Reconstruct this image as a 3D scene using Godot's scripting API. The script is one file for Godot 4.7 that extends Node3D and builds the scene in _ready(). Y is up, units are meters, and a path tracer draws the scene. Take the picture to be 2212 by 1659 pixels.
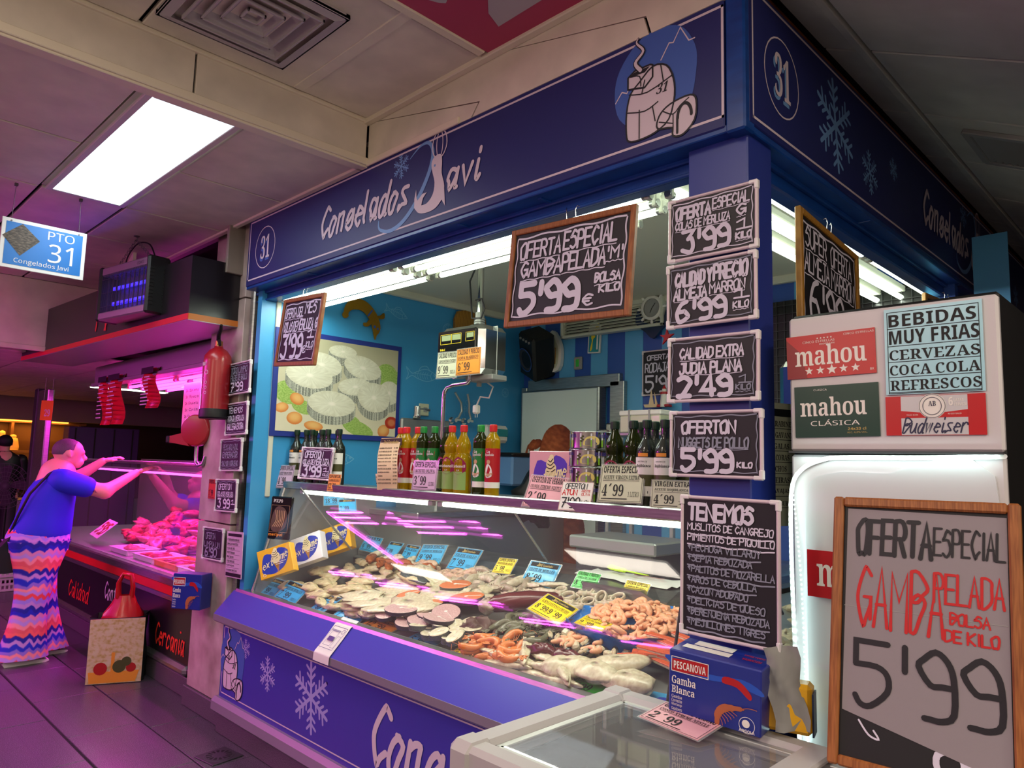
extends Node3D

# ---------------------------------------------------------------- mesh builder
class Mb:
	var v := PackedVector3Array()
	var n := PackedVector3Array()
	var t := PackedVector2Array()
	var c := PackedColorArray()
	var i := PackedInt32Array()
	var x := Transform3D()
	var col := Color.WHITE
	var lift := 0
	func up() -> float:
		lift = (lift + 1) % 120
		return lift * 6e-6
	func vert(p: Vector3, nn: Vector3, uv: Vector2) -> int:
		v.append(x * p)
		n.append((x.basis * nn).normalized())
		t.append(uv)
		c.append(col)
		return v.size() - 1
	func quad(a: Vector3, b: Vector3, cc: Vector3, d: Vector3, u0 := Vector2(0, 1), u1 := Vector2(1, 0)) -> void:
		var nn := (cc - a).cross(d - b)
		var k := vert(a, nn, u0)
		vert(b, nn, Vector2(u1.x, u0.y))
		vert(cc, nn, u1)
		vert(d, nn, Vector2(u0.x, u1.y))
		i.append_array(PackedInt32Array([k, k + 2, k + 1, k, k + 3, k + 2]))
	func tri(a: Vector3, b: Vector3, cc: Vector3) -> void:
		var nn := (b - a).cross(cc - a)
		var k := vert(a, nn, Vector2(0, 0))
		vert(b, nn, Vector2(1, 0))
		vert(cc, nn, Vector2(0, 1))
		i.append_array(PackedInt32Array([k, k + 2, k + 1]))
	# box from its centre and size, with chamfered edges when bev > 0
	func box(at: Vector3, s: Vector3, bev := 0.0) -> void:
		var h := s / 2.0
		var b := minf(bev, minf(h.x, minf(h.y, h.z)) * 0.9)
		for ax in 3:
			var u := (ax + 1) % 3
			var w := (ax + 2) % 3
			for sg in [1.0, -1.0]:
				var P := []
				for q in [[-1, -1], [1, -1], [1, 1], [-1, 1]]:
					var p := Vector3.ZERO
					p[ax] = h[ax] * sg
					p[u] = (h[u] - b) * q[0] * sg
					p[w] = (h[w] - b) * q[1]
					P.append(at + p)
				quad(P[0], P[1], P[2], P[3])
		if b <= 0.0:
			return
		for ax in 3:
			var u := (ax + 1) % 3
			var w := (ax + 2) % 3
			for q in [[1, 1], [-1, 1], [-1, -1], [1, -1]]:
				var P := []
				for k in [[0, -1], [1, -1], [1, 1], [0, 1]]:
					var p := Vector3.ZERO
					p[ax] = (h[ax] - b) * k[1]
					p[u] = (h[u] - (b if k[0] == 1 else 0.0)) * q[0]
					p[w] = (h[w] - (b if k[0] == 0 else 0.0)) * q[1]
					P.append(at + p)
				if q[0] * q[1] > 0:
					quad(P[3], P[2], P[1], P[0])
				else:
					quad(P[0], P[1], P[2], P[3])
		for sx in [1, -1]:
			for sy in [1, -1]:
				for sz in [1, -1]:
					var sg := Vector3(sx, sy, sz)
					var a := at + Vector3(h.x, h.y - b, h.z - b) * sg
					var bb := at + Vector3(h.x - b, h.y, h.z - b) * sg
					var cc := at + Vector3(h.x - b, h.y - b, h.z) * sg
					if sx * sy * sz > 0:
						tri(a, bb, cc)
					else:
						tri(a, cc, bb)
	# smooth sheet through rows of points; u x v points outwards
	func grid(P: Array, cu := false, cv := false) -> void:
		var rows := P.size()
		var cols: int = P[0].size()
		var k0 := v.size()
		for r in rows:
			for q in cols:
				var l: Vector3 = P[r][(q - 1 + cols) % cols if cu else maxi(q - 1, 0)]
				var rr: Vector3 = P[r][(q + 1) % cols if cu else mini(q + 1, cols - 1)]
				var d: Vector3 = P[(r - 1 + rows) % rows if cv else maxi(r - 1, 0)][q]
				var u: Vector3 = P[(r + 1) % rows if cv else mini(r + 1, rows - 1)][q]
				var nn := (rr - l).cross(u - d)
				if nn.length_squared() < 1e-16:
					var r2 := 1 if r == 0 else rows - 2
					nn = (P[r][q] - P[r2][q])
				vert(P[r][q], nn, Vector2(float(q) / maxi(cols - 1, 1), 1.0 - float(r) / maxi(rows - 1, 1)))
		for r in (rows if cv else rows - 1):
			for q in (cols if cu else cols - 1):
				var a := k0 + r * cols + q
				var b := k0 + r * cols + (q + 1) % cols
				var cc := k0 + ((r + 1) % rows) * cols + (q + 1) % cols
				var d := k0 + ((r + 1) % rows) * cols + q
				i.append_array(PackedInt32Array([a, cc, b, a, d, cc]))
	# profile of (radius, height), turned round y
	func lathe(prof: Array, sides := 16, sx := 1.0, sz := 1.0) -> void:
		var P := []
		for p in prof:
			var row := PackedVector3Array()
			for k in sides:
				var a := TAU * k / sides
				row.append(Vector3(cos(a) * p.x * sx, p.y, -sin(a) * p.x * sz))
			P.append(row)
		grid(P, true)
	func cyl(a: Vector3, b: Vector3, r: float, sides := 12, r2 := -1.0, caps := true) -> void:
		tube([a, b], [r, r if r2 < 0 else r2], sides, caps)
	func tube(path: Array, r, sides := 8, caps := true) -> void:
		var P := []
		var nrm := Vector3.ZERO
		var cnt := path.size()
		for k in cnt:
			var d: Vector3 = (path[mini(k + 1, cnt - 1)] - path[maxi(k - 1, 0)]).normalized()
			if nrm == Vector3.ZERO:
				nrm = d.cross(Vector3.UP if absf(d.y) < 0.9 else Vector3.RIGHT).normalized()
			nrm = (nrm - d * nrm.dot(d)).normalized()
			var bi := d.cross(nrm)
			var rad: float = r[k] if r is Array else r
			var row := PackedVector3Array()
			for q in sides:
				var a := TAU * q / sides
				row.append(path[k] + (nrm * cos(a) + bi * sin(a)) * rad)
			P.append(row)
		grid(P, true)
		if caps:
			for e in [0, cnt - 1]:
				for q in sides:
					var a: Vector3 = P[e][q]
					var b: Vector3 = P[e][(q + 1) % sides]
					if e == 0:
						tri(path[0], b, a)
					else:
						tri(path[e], a, b)
	func poly(pts: PackedVector2Array, z: float, back := false) -> void:
		var ids := Geometry2D.triangulate_polygon(pts)
		z += 0.0 if back else up()
		for k in range(0, ids.size(), 3):
			var a := pts[ids[k]]
			var b := pts[ids[k + 1]]
			var cc := pts[ids[k + 2]]
			if ((b - a).cross(cc - a) < 0) != back:
				var q := b
				b = cc
				cc = q
			tri(Vector3(a.x, a.y, z), Vector3(b.x, b.y, z), Vector3(cc.x, cc.y, z))
	func prism(pts: PackedVector2Array, z0: float, z1: float) -> void:
		var area := 0.0
		for k in pts.size():
			area += pts[k].cross(pts[(k + 1) % pts.size()])
		if area < 0:
			pts = pts.duplicate()
			pts.reverse()
		poly(pts, z1)
		poly(pts, z0, true)
		for k in pts.size():
			var a := pts[k]
			var b := pts[(k + 1) % pts.size()]
			quad(Vector3(a.x, a.y, z0), Vector3(b.x, b.y, z0), Vector3(b.x, b.y, z1), Vector3(a.x, a.y, z1))
	# flat brush stroke facing +z
	func stroke(p: PackedVector2Array, w: float, z := 0.0, taper := 1.0) -> void:
		var cnt := p.size()
		if cnt < 2:
			return
		var L := PackedVector3Array()
		var R := PackedVector3Array()
		for k in cnt:
			var d0 := (p[k] - p[maxi(k - 1, 0)]).normalized()
			var d1 := (p[mini(k + 1, cnt - 1)] - p[k]).normalized()
			if k == 0: d0 = d1
			if k == cnt - 1: d1 = d0
			var d := (d0 + d1).normalized()
			if d == Vector2.ZERO: d = d0
			var o := Vector2(-d.y, d.x) * (w * 0.5 / maxf(absf(d.dot(d0)), 0.6)) * lerpf(1.0, taper, float(k) / (cnt - 1))
			L.append(Vector3(p[k].x + o.x, p[k].y + o.y, z))
			R.append(Vector3(p[k].x - o.x, p[k].y - o.y, z))
		var u := Vector3.ZERO
		for k in cnt - 1:
			u.z = up()
			quad(R[k] + u, R[k + 1] + u, L[k + 1] + u, L[k] + u)
		for e in [0, cnt - 1]:
			var ce := Vector3(p[e].x, p[e].y, z)
			var o: Vector3 = (L[e] - ce) if e > 0 else (R[e] - ce)
			u.z = up()
			ce += u
			var last := ce + o
			for k in range(1, 5):
				var nx := ce + o.rotated(Vector3.BACK, -PI * k / 4.0)
				tri(ce, nx, last)
				last = nx
	func brush(p: PackedVector2Array, ws: Array, z := 0.0) -> void:
		for k in p.size() - 1:
			var w0: float = ws[mini(k * ws.size() / p.size(), ws.size() - 1)]
			var d := (p[k + 1] - p[k]).normalized() * w0 * 0.12
			stroke(PackedVector2Array([p[k] - d, p[k + 1] + d]), w0, z)
	func disc(at: Vector2, r: float, z := 0.0, ry := -1.0, sides := 20) -> void:
		var pts := PackedVector2Array()
		for k in sides:
			pts.append(at + Vector2(cos(TAU * k / sides) * r, sin(TAU * k / sides) * (r if ry < 0 else ry)))
		poly(pts, z)
	func blob(at: Vector3, r: Vector3, rows := 8, sides := 12) -> void:
		var P := []
		for k in rows + 1:
			var ph := -PI / 2 + PI * k / rows
			var row := PackedVector3Array()
			for q in sides:
				var a := TAU * q / sides
				row.append(at + Vector3(cos(ph) * cos(a) * r.x, sin(ph) * r.y, -cos(ph) * sin(a) * r.z))
			P.append(row)
		grid(P, true)
	func mesh() -> ArrayMesh:
		var m := ArrayMesh.new()
		if i.is_empty():
			return m
		var a := []
		a.resize(Mesh.ARRAY_MAX)
		a[Mesh.ARRAY_VERTEX] = v
		a[Mesh.ARRAY_NORMAL] = n
		a[Mesh.ARRAY_TEX_UV] = t
		a[Mesh.ARRAY_COLOR] = c
		a[Mesh.ARRAY_INDEX] = i
		m.add_surface_from_arrays(Mesh.PRIMITIVE_TRIANGLES, a)
		return m

# ---------------------------------------------------------------- objects
var M := {}
var used := {}
var rng := RandomNumberGenerator.new()

func numbered(called: String) -> String:
	var k: int = used.get(called, 0)
	used[called] = k + 1
	return called if k == 0 else "%s_%03d" % [called, k]

func tag(o: Node3D, label: String, category: String, group := "", kind := "") -> Node3D:
	if label: o.set_meta("label", label)
	if category: o.set_meta("category", category)
	if group: o.set_meta("group", group)
	if kind: o.set_meta("kind", kind)
	return o

func pose(o: Node3D, at: Vector3, deg: Vector3) -> void:
	o.position = at
	o.rotation_degrees = deg

func thing(called: String, label: String, category: String, at := Vector3.ZERO, deg := Vector3.ZERO, group := "") -> Node3D:
	var o := Node3D.new()
	o.name = numbered(called)
	add_child(o)
	pose(o, at, deg)
	return tag(o, label, category, group)

func obj(called: String, b, mm, parent: Node = null) -> MeshInstance3D:
	var o := MeshInstance3D.new()
	o.mesh = b.mesh() if b is Mb else b
	o.material_override = mm if mm is Material else M[mm]
	o.cast_shadow = GeometryInstance3D.SHADOW_CASTING_SETTING_ON
	if parent:
		o.name = called
		parent.add_child(o, true)
	else:
		o.name = numbered(called)
		add_child(o)
	return o

func solo(called: String, b, mm, label: String, category: String, at := Vector3.ZERO, deg := Vector3.ZERO, group := "") -> MeshInstance3D:
	var o := obj(called, b, mm)
	pose(o, at, deg)
	tag(o, label, category, group)
	return o

func struct(called: String, b, mm) -> MeshInstance3D:
	var o := obj(called, b, mm)
	o.set_meta("kind", "structure")
	return o

func dup(src: Node3D, at: Vector3, deg: Vector3, label := "", group := "") -> Node3D:
	var o: Node3D = src.duplicate()
	var base: String = String(src.name).rstrip("0123456789").trim_suffix("_")
	o.name = numbered(base)
	add_child(o)
	pose(o, at, deg)
	if label: o.set_meta("label", label)
	if group: o.set_meta("group", group)
	return o

func boxm(at: Vector3, s: Vector3, bev := 0.0) -> Mb:
	var b := Mb.new()
	b.box(at, s, bev)
	return b

func mat(key: String, col: String, rough := 0.6, metal := 0.0, opt := {}) -> StandardMaterial3D:
	var m := StandardMaterial3D.new()
	m.albedo_color = Color(col)
	m.roughness = rough
	m.metallic = metal
	m.resource_name = key
	m.cull_mode = BaseMaterial3D.CULL_DISABLED
	for k in opt:
		m.set(k, opt[k])
	M[key] = m
	return m

func glow(key: String, col: Color, e: float) -> StandardMaterial3D:
	return mat(key, "ffffff", 0.5, 0, {emission_enabled = true, emission = col, emission_energy_multiplier = e})

# grain multiplied over a material's own colour
func grain(key: String, a: Color, b: Color, freq: float, scale: Vector3, oct := 4, seed_ := 1, px := 256, bump := 0.0, stops := []) -> void:
	var f := FastNoiseLite.new()
	f.seed = seed_
	f.frequency = freq
	f.fractal_octaves = oct
	f.noise_type = FastNoiseLite.TYPE_SIMPLEX_SMOOTH
	var tx := NoiseTexture2D.new()
	tx.width = px
	tx.height = px
	tx.seamless = true
	tx.noise = f
	var g := Gradient.new()
	g.set_color(0, a)
	g.set_color(1, b)
	for s in stops:
		g.add_point(s[0], s[1])
	tx.color_ramp = g
	var m: StandardMaterial3D = M[key]
	m.albedo_texture = tx
	m.uv1_triplanar = true
	m.uv1_world_triplanar = true
	m.uv1_scale = scale
	if bump > 0:
		m.heightmap_enabled = true
		m.heightmap_texture = tx
		m.heightmap_scale = bump

func lamp(at: Vector3, towards: Vector3, size: Vector2, col: Color, e: float, up := Vector3.UP) -> void:
	var l := AreaLight3D.new()
	l.name = numbered("area_light")
	l.area_size = size
	l.light_color = col
	l.light_energy = e
	l.shadow_enabled = true
	l.set("area_range", 12.0)
	l.set("area_attenuation", 2.0)
	add_child(l)
	l.look_at_from_position(at, at + towards, up)

# ---------------------------------------------------------------- lettering
const GLYPH := {
	"A": "003860|1353", "B": "0008|~08387655340 4|~0435644220 00", "C": "~6748381604 1230416 2", "D": "0008|~08386765622000", "E": "60000868|0454", "F": "000868|0454",
	"G": "~67483816041230416 3|34646 1", "H": "0008|6068|0464", "I": "3038", "J": "~58525130100 2|2878", "K": "0008|680460", "L": "080060", "M": "0008346860", "N": "00086068",
	"O": "~380604103 0506 4665838", "P": "0008|~0848665404", "Q": "~3806041030506466583 8|4260", "R": "0008|~0848665404|3460", "S": "~6738160545623001", "T": "3038|0868", "U": "~0802306268",
	"V": "083068", "W": "0820364068", "X": "0068|0860", "Y": "0834|683430", "Z": "08680060", "Ñ": "00086068|~192949596 9", "0": "~3806023062 6638", "1": "163830|1050", "2": "~07386654200 0|0060",
	"3": "086835|~355562503001", "4": "5048026 2", "5": "680805|~05456462301001", "6": "~582704021030516244340 4", "7": "086820|2464", "8": "~385765341202305 06254341 50 73 8", "9": "~64442406173857656 1402010",
	"'": "3835", "€": "~67381604123061|0555|0343", ".": "3031", "*": "2446|2642|1555", "/": "0068", "Ó": "~3806041030506466583 8|3949", "Í": "3038|3949", "-": "1454", "´": "4836",
	"a": "~54351503122042545|~55515060", "n": "0005|~04254544404 0", "o": "~3514021030425425", "c": "~54351401103051", "e": "~0353 5425130211304 1", "g": "~54351402122254|~5551302001", "l": "181120", "d": "~5435140210304254|~68525060",
	"s": "~552514425121000 1", "v": "053055", "i": "~2521304 1|2728", "í": "~2521304 1|2838", "f": "~5748362620|0555", "z": "05550050", "r": "0005|~032545 54", "t": "~3831405 1|1555", "m": "0005|~0425343 0|~34455560", "x": "0055|0550",
	"w": "0510354055", "b": "~080010405355230 2", "u": "~0501204255|~555160", "h": "0008|~044554 50", "p": "050 0|~0535543010 2", "k": "0008|550350", "y": "0530|~5520", "ó": "~3514021030425425|3848", "ñ": "0005|~0425454440 40|1757", "q": "~5435140213325 4|5550",
}
var glyphs := {}
func glyph(ch: String) -> Array:
	if glyphs.has(ch):
		return glyphs[ch]
	var out := []
	var src: String = GLYPH.get(ch, "")
	for part in src.replace(" ", "").split("|", false):
		var smooth := part.begins_with("~")
		var s := part.trim_prefix("~")
		var pts := PackedVector2Array()
		for k in range(0, s.length() - 1, 2):
			pts.append(Vector2(s.substr(k, 1).to_float() / 8.0, s.substr(k + 1, 1).to_float() / 8.0))
		out.append(curve(pts, 3) if smooth else pts)
	glyphs[ch] = out
	return out

func curve(p: PackedVector2Array, sub := 4, closed := false) -> PackedVector2Array:
	var out := PackedVector2Array()
	var cnt := p.size()
	for k in (cnt if closed else cnt - 1):
		var a := p[(k - 1 + cnt) % cnt] if closed else p[maxi(k - 1, 0)]
		var d := p[(k + 2) % cnt] if closed else p[mini(k + 2, cnt - 1)]
		for q in sub:
			out.append(p[k].cubic_interpolate(p[(k + 1) % cnt], a, d, float(q) / sub))
	if not closed:
		out.append(p[cnt - 1])
	return out

func pl(nums: Array, sc := 1.0, off := Vector2.ZERO) -> PackedVector2Array:
	var out := PackedVector2Array()
	for k in range(0, nums.size(), 2):
		out.append(Vector2(nums[k], nums[k + 1]) * sc + off)
	return out

# hand lettering: fitted to the width w, letters h high, from the left end of the baseline
func hand(b: Mb, s: String, at: Vector2, w: float, h: float, pen: float, z := 0.001, slant := 0.0, jit := 0.03, rise := 0.0) -> void:
	var adv := 0.0
	for ch in s:
		adv += 0.5 if ch in " 'I.1lií" else (1.05 if ch in "MWmw" else 0.95)
	var k := w / maxf(adv - 0.2, 0.1)
	var xx := 0.0
	for ch in s:
		var cw := 0.5 if ch in " 'I.1lií" else (1.05 if ch in "MWmw" else 0.95)
		var dy := rng.randf_range(-jit, jit) * h
		var sh := rng.randf_range(1.0 - jit, 1.0 + jit) * h
		for st in glyph(ch):
			var q := PackedVector2Array()
			for p in st:
				var px: float = p.x - (0.18 if cw == 0.5 else 0.0)
				if cw > 1.0: px *= 1.12
				q.append(at + Vector2((xx + px) * k + p.y * h * slant, p.y * sh + dy + rise * xx * k))
			b.stroke(q, pen, z)
		xx += cw

var fonts := {}
func font_of(kind: String) -> Font:
	if not fonts.has(kind):
		var f := SystemFont.new()
		f.font_names = PackedStringArray(["Droid Serif" if kind.begins_with("serif") else "Droid Sans"])
		f.font_weight = 700 if kind.ends_with("bold") else 400
		fonts[kind] = f
	return fonts[kind]

var prints := {}
# printed lettering, fitted to a box: left, bottom, width, height
func ink(b: Mb, s: String, kind: String, x0: float, y0: float, w: float, h: float, z := 0.001, slant := 0.0, rot := 0.0) -> void:
	var key := kind + "|" + s
	if not prints.has(key):
		var tm := TextMesh.new()
		tm.text = s
		tm.font = font_of(kind)
		tm.font_size = 32
		tm.pixel_size = 0.01
		tm.curve_step = 3.0
		tm.depth = 0.01
		var ar := tm.surface_get_arrays(0)
		var vv: PackedVector3Array = ar[Mesh.ARRAY_VERTEX]
		var nn: PackedVector3Array = ar[Mesh.ARRAY_NORMAL]
		var ii: PackedInt32Array = ar[Mesh.ARRAY_INDEX]
		var keep := PackedVector2Array()
		for k in range(0, ii.size(), 3):
			if nn[ii[k]].z > 0.5:
				for q in 3:
					keep.append(Vector2(vv[ii[k + q]].x, vv[ii[k + q]].y))
		var r := Rect2(keep[0], Vector2.ZERO) if keep.size() else Rect2(0, 0, 1, 1)
		for p in keep:
			r = r.expand(p)
		prints[key] = [keep, r]
	var keep2: PackedVector2Array = prints[key][0]
	var r2: Rect2 = prints[key][1]
	var k2 := b.v.size()
	var sc := Vector2(w / maxf(r2.size.x, 1e-4), h / maxf(r2.size.y, 1e-4))
	for p in keep2:
		var q := (p - r2.position) * sc
		q.x += q.y * slant
		if rot != 0.0:
			q = q.rotated(rot)
		b.vert(Vector3(x0 + q.x, y0 + q.y, z), Vector3.BACK, Vector2.ZERO)
	for k in keep2.size():
		b.i.append(k2 + k)

func line(b: Mb, x0: float, y0: float, x1: float, y1: float, w: float, z := 0.001) -> void:
	b.stroke(PackedVector2Array([Vector2(x0, y0), Vector2(x1, y1)]), w, z)

func bar(b: Mb, x0: float, y0: float, w: float, h: float, z := 0.001) -> void:
	b.quad(Vector3(x0, y0, z), Vector3(x0 + w, y0, z), Vector3(x0 + w, y0 + h, z), Vector3(x0, y0 + h, z))

func outline(b: Mb, x0: float, y0: float, w: float, h: float, pen: float, z := 0.001) -> void:
	bar(b, x0, y0, w, pen, z)
	bar(b, x0, y0 + h - pen, w, pen, z)
	bar(b, x0, y0, pen, h, z)
	bar(b, x0 + w - pen, y0, pen, h, z)

# closed ring stroke
func ring(b: Mb, at: Vector2, rx: float, ry: float, pen: float, z := 0.001, a0 := 0.0, a1 := TAU, sides := 28) -> void:
	var p := PackedVector2Array()
	for k in sides + 1:
		var a := lerpf(a0, a1, float(k) / sides)
		p.append(at + Vector2(cos(a) * rx, sin(a) * ry))
	b.stroke(p, pen, z)

# ---------------------------------------------------------------- the place
func _ready() -> void:
	rng.seed = 7
	var cam := Camera3D.new()
	cam.name = "camera"
	cam.fov = 55.85
	cam.near = 0.05
	cam.far = 100.0
	add_child(cam)
	cam.position = Vector3(0, 1.5, 0)
	cam.rotation_degrees = Vector3(6.3005, 44.7236, 1.4609)
	cam.current = true
	var we := WorldEnvironment.new()
	we.name = "world"
	var e := Environment.new()
	e.background_mode = Environment.BG_COLOR
	e.background_color = Color(0.05, 0.05, 0.06)
	e.tonemap_mode = Environment.TONE_MAPPER_LINEAR
	e.tonemap_exposure = 1.12
	e.sdfgi_enabled = true
	e.ssao_enabled = true
	e.ssil_enabled = true
	we.environment = e
	add_child(we)
	hall_lamps()
	materials()
	room()
	stall()
	stall_lamps()
	butcher()
	opposite_stall()
	ceiling_things()
	counter()
	signs()
	seafood()
	shelf_goods()
	inside_stall()
	fridge()
	freezer()
	person()

# lamps of the hall that the photograph does not show, in the ceilings around the camera
func hall_lamps() -> void:
	glow("hall_glow", Color(1.0, 0.96, 0.9), 3.0)
	mat("lamp_rim", "cfc8c4", 0.5)
	for p in [Vector3(0.6, 2.45, 0.9), Vector3(-2.2, 2.45, 2.2), Vector3(1.6, 2.0, -1.2)]:
		var h := thing("pendant_light", "white hanging globe light of the hall behind the viewer", "light", p, Vector3.ZERO, "globe lights behind the viewer")
		var g := Mb.new()
		g.blob(Vector3.ZERO, Vector3.ONE * 0.12, 10, 16)
		obj("globe", g, "hall_glow", h)
		g = Mb.new()
		g.cyl(Vector3(0, 0.115, 0), Vector3(0, 0.65 if p.x < 1.0 else 0.2, 0), 0.006, 6)
		obj("rod", g, "lamp_rim", h)
		var o := OmniLight3D.new()
		o.name = numbered("globe_lamp")
		o.light_color = Color(1.0, 0.93, 0.82)
		o.light_energy = 0.6
		o.light_size = 0.12
		o.omni_range = 12.0
		o.omni_attenuation = 2.0
		o.shadow_enabled = true
		add_child(o)
		o.position = p
	for p in [[Vector3(-1.55, 3.085, 0.2), 0.0], [Vector3(-1.55, 3.085, 2.4), 0.0], [Vector3(-4.6, 2.875, 1.9), 90.0], [Vector3(-9.5, 2.875, 3.4), 90.0], [Vector3(0.9, 3.085, -0.9), 0.0], [Vector3(1.9, 3.085, 0.9), 0.0]]:
		var t := thing("ceiling_light", "white ceiling light panel set in the ceiling behind the viewer", "light", p[0], Vector3(0, p[1], 0), "ceiling light panels behind the viewer")
		obj("diffuser", boxm(Vector3.ZERO, Vector3(0.33, 0.01, 1.3)), "hall_glow", t)
		var r := Mb.new()
		for s in [-1, 1]:
			r.box(Vector3(0.18 * s, 0, 0), Vector3(0.03, 0.02, 1.36), 0.003)
			r.box(Vector3(0, 0, 0.665 * s), Vector3(0.33, 0.02, 0.03), 0.003)
		obj("rim", r, "lamp_rim", t)
		lamp(p[0] + Vector3(0, -0.03, 0), Vector3.DOWN, Vector2(0.33, 1.3) if p[1] == 0.0 else Vector2(1.3, 0.33), Color(1.0, 0.95, 0.88), 2.0, Vector3.FORWARD)

func materials() -> void:
	mat("ceiling_white", "e9ddcc", 0.55)
	grain("ceiling_white", Color(0.9, 0.9, 0.9), Color(1, 1, 1), 0.02, Vector3.ONE * 0.8)
	mat("ceiling_trim", "e6dac4", 0.5)
	mat("ceiling_grey", "d6d6cc", 0.6)
	grain("ceiling_grey", Color(0.88, 0.88, 0.88), Color(1, 1, 1), 0.02, Vector3.ONE * 0.9)
	mat("void_dark", "151313", 0.9)
	mat("plaster", "b7aea4", 0.8)
	mat("granite", "c0b8c2", 0.3)
	grain("granite", Color(0.1, 0.1, 0.11), Color(1, 0.98, 1), 0.06, Vector3(5, 5, 8), 4, 3, 512, 0.0, [[0.42, Color(0.26, 0.25, 0.28)], [0.58, Color(0.46, 0.44, 0.47)]])
	mat("granite_kerb", "a79ca6", 0.4)
	grain("granite_kerb", Color(0.2, 0.2, 0.2), Color(1, 1, 1), 0.08, Vector3(6, 6, 6), 4, 5, 512, 0.0, [[0.45, Color(0.45, 0.43, 0.45)]])
	mat("joint", "2a262a", 0.9)
	mat("marble", "d8c6c0", 0.35)
	grain("marble", Color(0.72, 0.68, 0.66), Color(1, 1, 1), 0.012, Vector3.ONE * 1.1, 5, 8)
	mat("sign_blue", "1d2468", 0.45)
	mat("sign_white", "d9c9d4", 0.5)
	mat("sign_lightblue", "6f9ad0", 0.5)
	mat("sign_midblue", "3f62b4", 0.5)
	mat("sign_lilac", "a6a0dc", 0.5)
	mat("script_purple", "5a3f86", 0.6)
	mat("sign_black", "15131c", 0.5)
	mat("paint_blue", "164a9c", 0.3)
	grain("paint_blue", Color(0.75, 0.75, 0.8), Color(1, 1, 1), 0.02, Vector3(1, 4, 1))
	mat("pillar_blue", "26368c", 0.4)
	mat("pillar_ink", "6c92dc", 0.5)
	mat("wall_lightblue", "3f9bd6", 0.35)
	mat("wall_ink", "74bbe4", 0.5)
	mat("stripe_dark", "2f56ad", 0.4)
	mat("stripe_light", "5aa9dc", 0.4)
	mat("stall_white", "d6d6c6", 0.5)
	mat("steel", "b9bab8", 0.28, 0.9)
	grain("steel", Color(0.82, 0.82, 0.82), Color(1, 1, 1), 0.03, Vector3(1, 14, 1))
	mat("steel_soft", "a8aaa8", 0.42, 0.8)
	mat("chrome", "d8d8d8", 0.12, 1.0)
	mat("aluminium", "cfcfcc", 0.35, 0.7)
	mat("black", "0d0d0f", 0.5)
	mat("black_gloss", "0b0b0d", 0.15)
	mat("grey_dark", "37373a", 0.5)
	mat("fridge_film", "d3d6da", 0.12)
	mat("notice_paper", "8f868c", 0.6)
	mat("red_film", "b0161c", 0.25)
	mat("iron", "4a464c", 0.5, 0.5)
	mat("glass_lid", "ffffff", 0.02, 0, {transparency = BaseMaterial3D.TRANSPARENCY_ALPHA})
	M["glass_lid"].albedo_color = Color(1, 1, 1, 0.06)
	mat("navy", "14284e", 0.4)
	mat("sleeve_grey", "a8aaa6", 0.15)
	mat("white_plastic", "e6e3df", 0.4)
	mat("grey_plastic", "9b9a98", 0.45)
	mat("white", "ece8e2", 0.5)
	mat("red", "b3141c", 0.4)
	mat("wood", "b4713c", 0.45)
	grain("wood", Color(0.66, 0.58, 0.5), Color(1, 1, 1), 0.02, Vector3(30, 2, 2), 3, 4)
	mat("wood_light", "c9963f", 0.4)
	grain("wood_light", Color(0.7, 0.62, 0.5), Color(1, 1, 1), 0.02, Vector3(2, 2, 30), 3, 4)
	mat("slate", "17161b", 0.55)
	mat("chalk", "d6d0e2", 0.8)
	mat("chalk_dim", "8d90a2", 0.8)
	mat("pink_plastic", "d9c6d0", 0.4)
	mat("corner_plastic", "e8e2e6", 0.35)
	mat("ink_black", "0c0b0d", 0.6)
	mat("glass", "ffffff", 0.02, 0, {transparency = BaseMaterial3D.TRANSPARENCY_ALPHA})
	M["glass"].albedo_color = Color(1, 1, 1, 0.04)
	glow("tube_white", Color(0.93, 1.0, 0.9), 5.0)
	glow("tube_pink", Color(1.0, 0.30, 0.95), 3.2)
	glow("panel_glow", Color(0.88, 0.97, 1.0), 1.6)

func panel(parent: Node, at: Vector3, s: Vector3, m = "ceiling_white") -> void:
	obj("ceiling_panel", boxm(at, s, 0.004), m, parent)

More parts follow.
